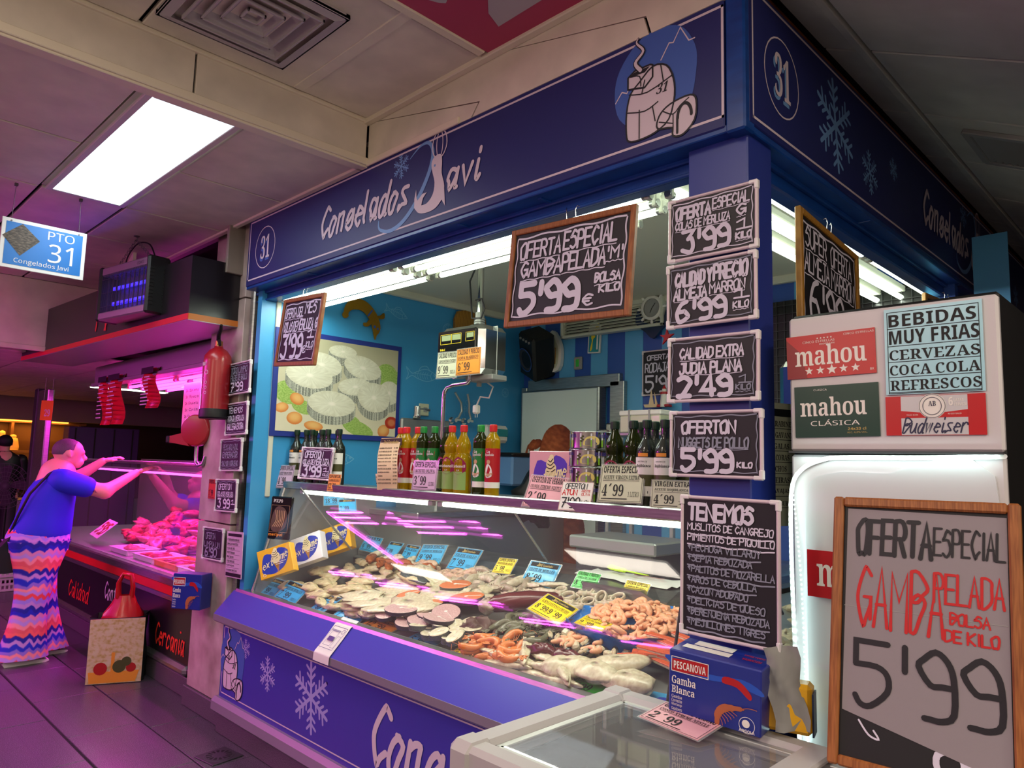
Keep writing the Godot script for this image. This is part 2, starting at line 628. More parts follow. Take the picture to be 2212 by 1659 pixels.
func room() -> void:
	# floor: granite slabs in rows
	var f := thing("floor", "", "")
	f.set_meta("kind", "structure")
	obj("bed", boxm(Vector3(-6, -0.06, -2), Vector3(24, 0.1, 14)), "joint", f)
	var rows := [-1.985, -1.61, -1.23, -0.85, -0.47]
	var shared := boxm(Vector3(0, -0.01, 0), Vector3(0.737, 0.02, 0.366), 0.002).mesh()
	for r in rows.size():
		for k in 14:
			var o := obj("floor_tile", shared, "granite", f)
			var off: float = [0.12, 0.0, 0.37, 0.2, 0.05][r]
			o.position = Vector3(-11.5 + off + k * 0.74, rng.randf_range(-0.0006, 0.0006), rows[r] + 0.19)
	for q in [[-6, 1.3, 24, 3.1, -0.4], [-14, -1, 5.8, 4, -1]]:
		pass
	obj("floor_rest", boxm(Vector3(-6, -0.011, 2.35), Vector3(24, 0.02, 4.9)), "granite", f)
	obj("floor_rest", boxm(Vector3(-3.0, -0.011, -5.5), Vector3(30, 0.02, 7.0)), "granite", f)
	obj("floor_rest", boxm(Vector3(-15, -0.011, -1.0), Vector3(6.2, 0.02, 2.0)), "granite", f)
	# ceilings
	var c := thing("ceiling", "", "")
	c.set_meta("kind", "structure")
	var xs := [-2.9, -3.61, -4.375, -5.12, -5.88, -6.8]
	for k in 5:
		var cx: float = (xs[k] + xs[k + 1]) / 2
		var w: float = xs[k] - xs[k + 1] - 0.012
		panel(c, Vector3(cx, 2.9, -1.55), Vector3(w, 0.02, 0.55))
		for z in [-0.545, 0.06, 0.67, 1.28, 1.89, 2.5]:
			panel(c, Vector3(cx, 2.9, z), Vector3(w, 0.02, 0.595))
		if k > 1:
			panel(c, Vector3(cx, 2.9, -1.06), Vector3(w, 0.02, 0.4))
	obj("edge_strip", boxm(Vector3(-4.85, 2.893, -1.835), Vector3(3.96, 0.03, 0.03), 0.003), "ceiling_trim", c)
	obj("edge_strip", boxm(Vector3(-2.863, 2.893, 0.5), Vector3(0.06, 0.03, 4.7), 0.003), "ceiling_trim", c)
	obj("backing", boxm(Vector3(-5.0, 2.96, 0.6), Vector3(4.3, 0.06, 5.2)), "void_dark", c)
	obj("light_bed", boxm(Vector3(-3.62, 2.912, -1.06), Vector3(1.5, 0.02, 0.41)), "ceiling_white", c)
	# high ceiling, its panels, the two upright faces round it
	for q in [[-2.42, -1.125, 0.78, 0.62], [-2.42, -1.64, 0.78, 0.37], [-2.42, -0.5, 0.78, 0.6], [-2.42, 0.12, 0.78, 0.6], [-2.42, 0.74, 0.78, 0.6], [-2.42, 1.36, 0.78, 0.6], [-2.42, 1.98, 0.78, 0.6]]:
		panel(c, Vector3(q[0], 3.115, q[1]), Vector3(q[2], 0.02, q[3]))
	for z in [-0.4, 0.3, 1.0, 1.7, 2.4]:
		panel(c, Vector3(-1.4, 3.115, z), Vector3(1.1, 0.02, 0.68))
		panel(c, Vector3(0.1, 3.115, z), Vector3(1.8, 0.02, 0.68))
		panel(c, Vector3(1.95, 3.115, z), Vector3(1.8, 0.02, 0.68))
	obj("joint_strip", boxm(Vector3(-2.4, 3.11, -1.455), Vector3(0.8, 0.02, 0.05), 0.003), "ceiling_white", c)
	obj("edge_strip", boxm(Vector3(-1.9, 3.103, -1.83), Vector3(1.95, 0.035, 0.035), 0.004), "ceiling_trim", c)
	obj("edge_strip", boxm(Vector3(-1.995, 3.106, 0.3), Vector3(0.04, 0.03, 4.2), 0.004), "ceiling_trim", c)
	obj("edge_strip", boxm(Vector3(-2.83, 3.106, 0.3), Vector3(0.03, 0.03, 4.3), 0.004), "ceiling_trim", c)
	obj("backing", boxm(Vector3(0.0, 3.2, 0.5), Vector3(6.0, 0.1, 5.0)), "void_dark", c)
	for q in [[-1.84, -1.03], [-1.03, -0.1], [-0.1, 0.9], [0.9, 1.9], [1.9, 2.9]]:
		obj("upright_panel", boxm(Vector3(-2.84, 3.0, (q[0] + q[1]) / 2), Vector3(0.02, 0.2, q[1] - q[0] - 0.008), 0.003), "ceiling_white", c)
	obj("upright_lip", boxm(Vector3(-2.828, 2.905, 0.5), Vector3(0.012, 0.035, 4.7), 0.003), "ceiling_trim", c)
	# face above the stall sign: three pieces with slanting joints
	for P in [[-2.83, 2.885, -2.1, 2.885, -2.06, 2.935, -2.83, 3.1], [-2.09, 2.885, -1.25, 2.885, -1.27, 2.95, -1.94, 3.1, -2.82, 3.1, -2.05, 2.938], [-1.24, 2.885, -0.93, 2.885, -0.93, 3.1, -1.93, 3.1, -1.26, 2.952]]:
		var b := Mb.new()
		b.prism(pl(P), -1.856, -1.846)
		obj("upright_panel", b, "ceiling_white", c)
	obj("upright_lip", boxm(Vector3(-2.5, 2.897, -1.843), Vector3(0.66, 0.03, 0.012), 0.003), "ceiling_trim", c)
	# sloping ceiling on the right, under the stairs
	var sl := thing("ceiling", "", "", Vector3(-0.925, 2.965, 0), Vector3(0, 0, rad_to_deg(-atan(0.48))))
	sl.set_meta("kind", "structure")
	var zs := [-1.85, -2.43, -3.01, -3.59, -4.17, -4.75, -5.33, -5.91, -6.5]
	for k in 8:
		var cz: float = (zs[k] + zs[k + 1]) / 2
		panel(sl, Vector3(0.065, 0.01, cz), Vector3(0.12, 0.02, 0.57), "ceiling_grey")
		panel(sl, Vector3(0.77, 0.012, cz), Vector3(1.2, 0.02, 0.57), "ceiling_grey")
		panel(sl, Vector3(1.98, 0.012, cz), Vector3(1.2, 0.02, 0.57), "ceiling_grey")
	obj("joint_strip", boxm(Vector3(0.145, 0.004, -4.2), Vector3(0.035, 0.02, 4.7), 0.003), "ceiling_grey", sl)
	obj("backing", boxm(Vector3(1.3, 0.06, -4.2), Vector3(2.9, 0.06, 4.8)), "void_dark", sl)
	# outer walls
	struct("wall_back", boxm(Vector3(-6, 1.8, -9.1), Vector3(24, 3.8, 0.2)), "plaster")
	struct("wall_front", boxm(Vector3(-6, 1.8, 4.6), Vector3(24, 3.8, 0.2)), "plaster")
	struct("wall_right", boxm(Vector3(3.1, 1.8, -2.2), Vector3(0.2, 3.8, 13.8)), "plaster")
	struct("wall_left", boxm(Vector3(-17.1, 1.8, -2.2), Vector3(0.2, 3.8, 13.8)), "plaster")
	struct("ceiling_hall", boxm(Vector3(-12.6, 3.35, -2.2), Vector3(9.0, 0.1, 13.8)), "ceiling_grey")
	struct("ceiling_hall", boxm(Vector3(-1.9, 3.5, -5.8), Vector3(14.0, 0.1, 7.5)), "void_dark")


# ---------------------------------------------------------------- the stall's shell and its printed signs
func snowflake(b: Mb, at: Vector2, r: float, pen: float, turn := 0.0) -> void:
	for k in 6:
		var a := turn + TAU * k / 6 + PI / 2
		var d := Vector2.from_angle(a)
		b.stroke(PackedVector2Array([at, at + d * r]), pen)
		for q in [[0.3, 0.22], [0.52, 0.26], [0.72, 0.3]]:
			for s in [1, -1]:
				b.stroke(PackedVector2Array([at + d * r * q[0], at + d * r * q[0] + Vector2.from_angle(a + s * 0.95) * r * q[1]]), pen * 0.75)

# lettering and seal of the stall's name; the origin is the left end of the baseline, 1.2 wide
func name_logo(w: Mb, lb: Mb, at: Vector2, k: float) -> void:
	hand(w, "Congelados", at, 0.72 * k, 0.145 * k, 0.019 * k, 0.002, 0.22, 0.02)
	hand(w, "avi", at + Vector2(0.985, 0.005) * k, 0.2 * k, 0.125 * k, 0.018 * k, 0.002, 0.25, 0.0)
	# seal
	w.poly(curve(pl([0.905, 0.175, 0.885, 0.15, 0.893, 0.11, 0.91, 0.06, 0.9, 0.01, 0.86, -0.02, 0.8, -0.02, 0.8, -0.045, 0.85, -0.06, 0.92, -0.055, 0.965, -0.02, 0.975, 0.03, 0.955, 0.09, 0.955, 0.14, 0.945, 0.175], k, at), 3, true), 0.002)
	w.poly(pl([0.81, -0.01, 0.79, 0.02, 0.785, 0.06, 0.775, 0.02, 0.775, -0.02, 0.80, -0.045, 0.82, -0.045], k, at), 0.002)
	w.poly(pl([0.79, -0.02, 0.8, 0.01, 0.83, 0.03, 0.86, 0.03, 0.835, 0.01, 0.825, -0.02], k, at), 0.002)
	w.poly(pl([0.955, -0.02, 0.985, -0.06, 0.975, 0.02], k, at), 0.002)
	lb.disc(at + Vector2(0.908, 0.135) * k, 0.006 * k, 0.003)
	# whisk on the nose
	var c := at + Vector2(0.935, 0.222) * k
	ring(w, c, 0.047 * k, 0.062 * k, 0.006 * k, 0.002)
	ring(w, c, 0.02 * k, 0.06 * k, 0.005 * k, 0.002)
	# blue swoosh
	var p := curve(pl([0.73, 0.215, 0.80, 0.252, 0.86, 0.25, 0.89, 0.2, 0.87, 0.12, 0.80, 0.02, 0.70, -0.06, 0.60, -0.085, 0.52, -0.06, 0.51, -0.02], k, at), 5)
	for q in p.size() - 1:
		lb.stroke(PackedVector2Array([p[q], p[q + 1]]), (0.004 + 0.02 * sin(PI * q / p.size())) * k, 0.001)
	snowflake(lb, at + Vector2(0.665, 0.2) * k, 0.058 * k, 0.006 * k, 0.1)

# igloo with chimney in front of a blue mountain sky; the origin is the middle, about 0.36 high
func igloo_logo(w: Mb, mb: Mb, bk: Mb, at: Vector2, k: float, sx := 1.0) -> void:
	var f := func(a: Array) -> PackedVector2Array:
		var o := PackedVector2Array()
		for q in range(0, a.size(), 2):
			o.append(at + Vector2(a[q] * k * sx, a[q + 1] * k))
		return o
	mb.poly(curve(f.call([-0.15, 0.02, -0.13, 0.1, -0.06, 0.17, 0.02, 0.185, 0.1, 0.16, 0.15, 0.08, 0.155, 0.0, 0.13, -0.1, 0.06, -0.14, -0.05, -0.13, -0.13, -0.07]), 4, true), 0.001)
	w.stroke(f.call([-0.145, -0.01, -0.12, 0.02, -0.1, 0.01, -0.08, 0.04]), 0.004 * k, 0.002)
	w.stroke(f.call([0.03, 0.075, 0.06, 0.12, 0.075, 0.115, 0.1, 0.155, 0.13, 0.1, 0.15, 0.1]), 0.004 * k, 0.002)
	for q in [[[-0.1, -0.13, -0.09, -0.158, -0.05, -0.165, 0.01, -0.158, 0.06, -0.13, 0.08, -0.06, 0.075, 0.0, 0.05, 0.05, 0.0, 0.065, -0.05, 0.03, -0.085, 0.0, -0.1, -0.06], true], [[0.02, -0.15, 0.07, -0.162, 0.075, -0.19, 0.11, -0.195, 0.15, -0.16, 0.155, -0.1, 0.135, -0.078, 0.08, -0.08, 0.04, -0.095, 0.02, -0.12], true], [[-0.095, 0.02, -0.095, 0.06, -0.07, 0.075, -0.01, 0.075, 0.0, 0.07, 0.0, 0.03, -0.03, 0.005], false]]:
		var pg: PackedVector2Array = f.call(q[0])
		if q[1]: pg = curve(pg, 3, true)
		w.poly(pg, 0.002 + (0.0006 if q[0][0] > 0 else 0.0))
		pg.append(pg[0])
		bk.stroke(pg, 0.006 * k, 0.003)
	for q in [[-0.095, -0.06, -0.03, -0.075, 0.02, -0.06], [-0.09, 0.0, -0.02, -0.015, 0.075, 0.01], [-0.05, -0.065, -0.05, -0.16], [0.0, -0.07, 0.01, -0.12], [-0.03, 0.03, -0.04, -0.01], [0.03, 0.06, 0.04, 0.0], [0.04, -0.1, 0.075, -0.12, 0.1, -0.1, 0.13, -0.085], [0.075, -0.12, 0.075, -0.17], [0.025, -0.13, 0.075, -0.15], [-0.085, 0.06, -0.05, 0.05, -0.045, 0.015]]:
		bk.stroke(curve(f.call(q), 3), 0.004 * k, 0.0032)
	ring(bk, at + Vector2(0.115 * sx, -0.14) * k, 0.024 * k, 0.042 * k, 0.01 * k, 0.0034, 0.0, PI)
	bk.stroke(f.call([0.09, -0.14, 0.09, -0.185]), 0.008 * k, 0.0034)
	var sm := curve(f.call([-0.045, 0.068, -0.065, 0.1, -0.035, 0.13, -0.06, 0.165, -0.055, 0.18]), 5)
	bk.poly(f.call([-0.09, 0.06, -0.07, 0.07, -0.01, 0.07, -0.03, 0.056]), 0.0033)
	bk.stroke(sm, 0.022 * k, 0.0042, 0.4)
	w.stroke(sm, 0.013 * k, 0.0052, 0.3)
	ink(bk, "31", "serif-bold", at.x + 0.012 * k * sx, at.y - 0.035 * k, 0.04 * k * sx, 0.032 * k, 0.0036, 0.3)

func thirty_one(w: Mb, mb: Mb, at: Vector2, k: float) -> void:
	ring(w, at, 0.115 * k, 0.12 * k, 0.005 * k)
	ink(mb, "31", "serif-bold", at.x - 0.058 * k, at.y - 0.078 * k, 0.105 * k, 0.135 * k, 0.001)
	ink(w, "31", "serif-bold", at.x - 0.05 * k, at.y - 0.065 * k, 0.105 * k, 0.135 * k, 0.002)

func printed(parent: Node, w: Mb, lb: Mb, mb: Mb, bk: Mb) -> void:
	if w.i.size(): obj("white_print", w, "sign_white", parent)
	if lb.i.size(): obj("light_blue_print", lb, "sign_lightblue", parent)
	if mb.i.size(): obj("blue_print", mb, "sign_midblue", parent)
	if bk.i.size(): obj("black_print", bk, "sign_black", parent)

func stall() -> void:
	# front fascia
	var t := thing("fascia_sign", "long dark blue fascia sign over the counter front with seal logo and chimneyed igloo", "sign", Vector3(0, 0, -1.85))
	obj("board", boxm(Vector3(-2.52, 2.69, -0.03), Vector3(3.06, 0.4, 0.06), 0.004), "sign_blue", t)
	var w := Mb.new(); var lb := Mb.new(); var mb := Mb.new(); var bk := Mb.new()
	outline(w, -4.03, 2.52, 3.04, 0.352, 0.008)
	thirty_one(w, mb, Vector2(-3.833, 2.69), 1.0)
	name_logo(w, lb, Vector2(-3.23, 2.612), 1.0)
	igloo_logo(w, mb, bk, Vector2(-1.235, 2.705), 1.0)
	printed(t, w, lb, mb, bk)
	# right fascia, faces +x
	t = thing("fascia_sign", "blue fascia sign on the right side of the stall with large 31 and snowflakes", "sign", Vector3(-0.925, 0, 0), Vector3(0, 90, 0))
	obj("board", boxm(Vector3(4.1, 2.715, -0.03), Vector3(4.45, 0.44, 0.06), 0.004), "sign_blue", t)
	w = Mb.new(); lb = Mb.new(); mb = Mb.new(); bk = Mb.new()
	outline(w, 1.895, 2.515, 4.4, 0.405, 0.008)
	thirty_one(w, lb, Vector2(2.095, 2.715), 1.05)
	snowflake(lb, Vector2(2.53, 2.72), 0.165, 0.017, 0.12)
	snowflake(lb, Vector2(2.87, 2.655), 0.085, 0.009, 0.12)
	snowflake(lb, Vector2(3.155, 2.757), 0.048, 0.006, 0.12)
	name_logo(w, lb, Vector2(3.55, 2.64), 1.1)
	snowflake(lb, Vector2(5.3, 2.72), 0.05, 0.006, 0.12)
	snowflake(lb, Vector2(5.55, 2.66), 0.07, 0.008, 0.12)
	printed(t, w, lb, mb, bk)
	# corner post and the painted steel behind the signs
	struct("trim_1", boxm(Vector3(-0.957, 2.7, -1.882), Vector3(0.062, 0.46, 0.062), 0.006), "paint_blue")
	struct("trim_2", boxm(Vector3(-2.5, 2.487, -1.9), Vector3(3.1, 0.024, 0.09), 0.003), "paint_blue")
	struct("trim_3", boxm(Vector3(-0.975, 2.487, -4.1), Vector3(0.09, 0.024, 4.4), 0.003), "paint_blue")
	struct("trim_4", boxm(Vector3(-1.0, 2.955, -4.1), Vector3(0.12, 0.03, 4.4), 0.004), "wood")
	# lintels: shutter housings of painted steel with a guide rail
	var l := Mb.new()
	l.box(Vector3(-2.62, 2.5, -1.985), Vector3(2.95, 0.16, 0.06), 0.006)
	l.box(Vector3(-2.62, 2.47, -1.948), Vector3(2.95, 0.018, 0.02), 0.004)
	l.box(Vector3(-2.62, 2.425, -1.952), Vector3(2.95, 0.012, 0.014), 0.003)
	for x in [-3.4, -2.2, -1.75]:
		l.box(Vector3(x, 2.478, -1.92), Vector3(0.02, 0.016, 0.07), 0.002)
	struct("trim_5", l, "paint_blue")
	l = Mb.new()
	l.box(Vector3(-1.03, 2.5, -4.2), Vector3(0.06, 0.17, 4.3), 0.006)
	l.box(Vector3(-0.992, 2.47, -4.2), Vector3(0.02, 0.018, 4.3), 0.004)
	for z in [-2.9, -4.2]:
		l.box(Vector3(-0.97, 2.478, z), Vector3(0.07, 0.016, 0.02), 0.002)
	struct("trim_6", l, "paint_blue")
	# corner pillar with sea creatures drawn on it
	var p := thing("wall_pillar", "", "", Vector3(-1.043, 0, -1.98))
	p.set_meta("kind", "structure")
	obj("shaft", boxm(Vector3(0, 1.66, 0), Vector3(0.196, 1.68, 0.155), 0.004), "pillar_blue", p)
	var d := Mb.new()
	crab(d, Vector2(-0.03, 2.42), 0.075)
	fish(d, Vector2(-0.02, 1.91), 0.09, -0.1)
	fish(d, Vector2(0.0, 1.46), 0.09, 0.1)
	d.x = Transform3D(Basis(Vector3.UP, PI / 2), Vector3(0, 0, 0))
	for q in [[2.32, 0], [2.22, 1], [2.08, 1], [1.93, 0], [1.86, 2], [1.8, 1], [1.7, 0], [1.6, 2]]:
		if q[1] == 1: fish(d, Vector2(0.01, q[0]), 0.06, 0.5)
		elif q[1] == 0: sprig(d, Vector2(0.0, q[0] + 0.08), 0.05)
		else: lemon(d, Vector2(0.02, q[0]), 0.04)
	var dm := obj("drawing", d, "pillar_ink", p)
	# front drawings lie on the front face, side drawings on the right face
	dm.position = Vector3(0, 0, 0)
	# inner walls
	var wl := thing("wall_stall_left", "", "")
	wl.set_meta("kind", "structure")
	obj("panel", boxm(Vector3(-4.01, 1.55, -3.05), Vector3(0.05, 2.3, 2.25)), "wall_lightblue", wl)
	d = Mb.new()
	d.x = Transform3D(Basis(Vector3.UP, PI / 2), Vector3(-3.9845, 0, 0))
	for q in [[2.9, 2.5, 0.11, 0], [3.35, 2.45, 0.07, 2], [3.15, 2.1, 0.16, 0], [3.75, 2.5, 0.09, 0], [3.8, 2.2, 0.08, 1], [3.6, 1.9, 0.09, 1], [3.95, 2.05, 0.05, 2], [3.35, 1.75, 0.1, 0], [2.5, 1.5, 0.14, 0], [2.2, 1.45, 0.08, 1], [2.15, 2.4, 0.06, 1], [2.85, 1.55, 0.08, 2], [3.9, 1.7, 0.07, 0]]:
		if q[3] == 0: fish(d, Vector2(q[0], q[1]), q[2], rng.randf_range(-0.3, 0.2))
		elif q[3] == 1: crab(d, Vector2(q[0], q[1]), q[2] * 0.7)
		else: lemon(d, Vector2(q[0], q[1]), q[2] * 0.7)
	obj("drawing", d, "wall_ink", wl)
	var wb := thing("wall_stall_back", "", "")
	wb.set_meta("kind", "structure")
	obj("panel", boxm(Vector3(-2.5, 1.4, -4.19), Vector3(3.1, 2.6, 0.06)), "stripe_dark", wb)
	for k in 11:
		var o := obj("stripe", boxm(Vector3(-3.975 + 0.155 + k * 0.305 - 0.02, 1.4, -4.159), Vector3(0.152, 2.6, 0.004)), "stripe_light", wb)
	struct("wall_stall_right", boxm(Vector3(-0.96, 0.45, -4.1), Vector3(0.05, 0.9, 4.2)), "sign_blue")
	var sc := thing("ceiling", "", "")
	sc.set_meta("kind", "structure")
	obj("ceiling_panel", boxm(Vector3(-2.5, 2.68, -3.1), Vector3(3.1, 0.04, 2.3)), "stall_white", sc)
	obj("cornice", boxm(Vector3(-3.965, 2.64, -3.0), Vector3(0.04, 0.05, 2.2), 0.006), "stall_white", sc)
	obj("cornice", boxm(Vector3(-2.5, 2.64, -4.14), Vector3(3.0, 0.05, 0.04), 0.006), "stall_white", sc)
	struct("floor_stall", boxm(Vector3(-2.5, 0.1, -3.1), Vector3(3.0, 0.2, 2.0)), "grey_dark")
	struct("wall_stall_end", boxm(Vector3(-1.0, 1.6, -6.4), Vector3(0.1, 3.2, 0.3)), "paint_blue")
	# marble pier between the two stalls, with the steel jamb at its right
	var pr := thing("wall_pier", "", "")
	pr.set_meta("kind", "structure")
	for q in [[0.115, 0.55], [0.553, 0.55], [1.108, 0.62], [1.733, 0.72], [2.458, 0.5]]:
		obj("slab", boxm(Vector3(-4.38, q[0] + q[1] / 2, -1.995), Vector3(0.45, q[1] - 0.003, 0.19), 0.003), "marble", pr)
	obj("plinth", boxm(Vector3(-4.38, 0.057, -1.985), Vector3(0.5, 0.115, 0.2), 0.004), "granite_kerb", pr)
	struct("trim_7", boxm(Vector3(-4.125, 1.5, -2.0), Vector3(0.05, 2.1, 0.14), 0.008), "steel")
	struct("trim_8", boxm(Vector3(-4.083, 1.6, -2.0), Vector3(0.03, 1.9, 0.1)), "black")
	struct("trim_9", boxm(Vector3(-4.045, 1.58, -2.0), Vector3(0.045, 1.95, 0.1), 0.01), "steel")
	struct("trim_10", boxm(Vector3(-3.99, 1.85, -2.03), Vector3(0.03, 1.15, 0.03), 0.004), "stall_white")

func fish(b: Mb, at: Vector2, r: float, turn: float) -> void:
	var f := func(a: Array) -> PackedVector2Array:
		var o := PackedVector2Array()
		for q in range(0, a.size(), 2):
			o.append(at + (Vector2(a[q], a[q + 1]) * r).rotated(turn))
		return o
	var pen := r * 0.035
	b.stroke(curve(f.call([0.75, 0.0, 0.4, 0.2, 0.0, 0.28, -0.45, 0.12, -0.7, 0.05, -1.0, 0.3, -0.88, 0.0, -1.0, -0.25, -0.7, -0.05, -0.4, -0.15, 0.1, -0.25, 0.5, -0.15, 0.75, 0.0]), 3), pen)
	b.stroke(curve(f.call([0.3, 0.22, 0.1, 0.42, -0.2, 0.35, -0.3, 0.2]), 3), pen)
	b.stroke(curve(f.call([0.42, 0.19, 0.34, 0.0, 0.42, -0.16]), 3), pen)
	b.stroke(curve(f.call([-0.55, 0.06, 0.3, 0.04]), 1), pen * 0.7)
	for q in 6:
		b.stroke(curve(f.call([0.2 - q * 0.13, 0.15, 0.13 - q * 0.13, 0.0, 0.2 - q * 0.13, -0.15]), 3), pen * 0.6)
	ring(b, at + (Vector2(0.55, 0.05) * r).rotated(turn), 0.04 * r, 0.04 * r, pen, 0.001, 0, TAU, 8)

func crab(b: Mb, at: Vector2, r: float) -> void:
	var pen := r * 0.045
	ring(b, at, r * 0.72, r * 0.48, pen)
	ring(b, at + Vector2(0, 0.04) * r, r * 0.6, r * 0.36, pen * 0.6)
	for s in [1, -1]:
		for q in 4:
			b.stroke(pl([s * 0.6 * r, -0.05 * r - q * 0.1 * r, s * (1.0 + 0.05 * q) * r, 0.22 * r - q * 0.22 * r, s * (1.15 - 0.05 * q) * r, -0.1 * r - q * 0.26 * r], 1.0, at), pen)
		b.stroke(curve(pl([s * 0.5, 0.35, s * 0.9, 0.55, s * 0.85, 0.85, s * 0.45, 1.0, s * 0.2, 0.85, s * 0.5, 0.75, s * 0.35, 0.62], r, at), 3), pen)
		for q in 3:
			b.stroke(pl([s * 0.14 * q, -0.3, s * 0.2 * q, 0.2], r, at), pen * 0.6)

func lemon(b: Mb, at: Vector2, r: float) -> void:
	ring(b, at, r, r, r * 0.09)
	ring(b, at, r * 0.82, r * 0.82, r * 0.05)
	for q in 8:
		b.stroke(PackedVector2Array([at, at + Vector2.from_angle(q * PI / 4) * r * 0.8]), r * 0.06)

func sprig(b: Mb, at: Vector2, r: float) -> void:
	for q in 7:
		var a := 1.2 + q * 0.25
		b.stroke(curve(pl([0, -0.9, cos(a) * 0.3, 0.0, cos(a) * 1.0, sin(a) * 1.0 - 0.2], r, at), 3), r * 0.07, 0.001, 0.3)

# fluorescent tubes of the stall
func tube_lamp(a: Vector3, b: Vector3, label: String, group: String, down: Vector3, m := "tube_white", col := Color(0.95, 1.0, 0.92), e := 0.16) -> void:
	var t := thing("fluorescent_tube", label, "light", (a + b) / 2, Vector3.ZERO, group)
	var h := (b - a) / 2
	var d := h.normalized()
	var g := Mb.new()
	g.cyl(-h + d * 0.03, h - d * 0.03, 0.013, 12)
	obj("glass_tube", g, m, t)
	g = Mb.new()
	for s in [-1.0, 1.0]:
		g.cyl(h * s - d * s * 0.035, h * s, 0.0135, 12)
	obj("end_cap", g, "steel_soft", t)
	g = Mb.new()
	var up := Vector3(0, 0.045, 0)
	g.x = Transform3D(Basis.looking_at(d, Vector3.UP), up)
	g.box(Vector3.ZERO, Vector3(0.045, 0.03, h.length() * 2), 0.004)
	for s in [-1, 1]:
		g.box(Vector3(0, -0.035, s * (h.length() - 0.012)), Vector3(0.03, 0.05, 0.02), 0.004)
	obj("batten", g, "stall_white", t)
	lamp((a + b) / 2 + down.normalized() * 0.02, down, Vector2(h.length() * 2 - 0.08, 0.02), col, e, d.cross(down))

func stall_lamps() -> void:
	var zs := [-2.03, -2.105, -2.18, -2.26]
	for k in 4:
		var z: float = zs[k]
		tube_lamp(Vector3(-3.94, 2.43, z), Vector3(-2.83, 2.43, z), "white fluorescent tube under the front lintel, left of the joint", "fluorescent tubes over the left half of the counter", Vector3(0, -1, 0.15))
		tube_lamp(Vector3(-2.79, 2.43, z), Vector3(-1.36 - (0.2 if k == 3 else 0.02 * k), 2.43, z), "white fluorescent tube under the front lintel, right of the joint", "fluorescent tubes over the right half of the counter", Vector3(0, -1, 0.15))
	for k in 3:
		var x: float = -1.07 - 0.12 * k
		tube_lamp(Vector3(x, 2.43, -2.05), Vector3(x, 2.43, -3.22), "white fluorescent tube along the right side, nearer the corner pillar", "fluorescent tubes on the right side near the pillar", Vector3(0.1, -1, 0))
		tube_lamp(Vector3(x, 2.43, -3.26), Vector3(x, 2.43, -4.4), "white fluorescent tube along the right side, farther from the corner pillar", "fluorescent tubes on the right side far from the pillar", Vector3(0.1, -1, 0))

# ---------------------------------------------------------------- neighbours
func lump(seed_: int, r: Vector3, amp: float, freq := 1.6, rows := 8, sides := 12) -> Mb:
	var f := FastNoiseLite.new()
	f.seed = seed_
	f.frequency = freq
	f.fractal_octaves = 2
	var P := []
	for k in rows + 1:
		var ph := -PI / 2 + PI * k / rows
		var row := PackedVector3Array()
		for q in sides:
			var a := TAU * q / sides
			var d := Vector3(cos(ph) * cos(a), sin(ph), -cos(ph) * sin(a))
			row.append(d * r * (1.0 + amp * f.get_noise_3dv(d * 0.7)))
		P.append(row)
	var b := Mb.new()
	b.grid(P, true)
	return b

func tray(label: String, m, at: Vector3, deg: Vector3, s: Vector3, group := "") -> Node3D:
	var t := thing("tray", label, "tray", at, deg, group)
	var b := Mb.new()
	var h := s / 2
	b.box(Vector3(0, 0.004, 0), Vector3(s.x - 0.02, 0.008, s.z - 0.02))
	for k in 2:
		var sg := -1.0 + 2.0 * k
		b.x = Transform3D(Basis(Vector3.BACK, -sg * 0.15), Vector3(sg * (h.x - 0.008), h.y, 0))
		b.box(Vector3.ZERO, Vector3(0.006, s.y, s.z), 0.001)
		b.x = Transform3D(Basis(Vector3.RIGHT, sg * 0.15), Vector3(0, h.y, sg * (h.z - 0.008)))
		b.box(Vector3.ZERO, Vector3(s.x, s.y, 0.006), 0.001)
	b.x = Transform3D()
	obj("shell", b, m, t)
	b = Mb.new()
	for k in 2:
		var sg := -1.0 + 2.0 * k
		b.box(Vector3(sg * h.x, s.y, 0), Vector3(0.018, 0.006, s.z + 0.018), 0.002)
		b.box(Vector3(0, s.y, sg * h.z), Vector3(s.x, 0.006, 0.018), 0.002)
	obj("rim", b, m, t)
	return t

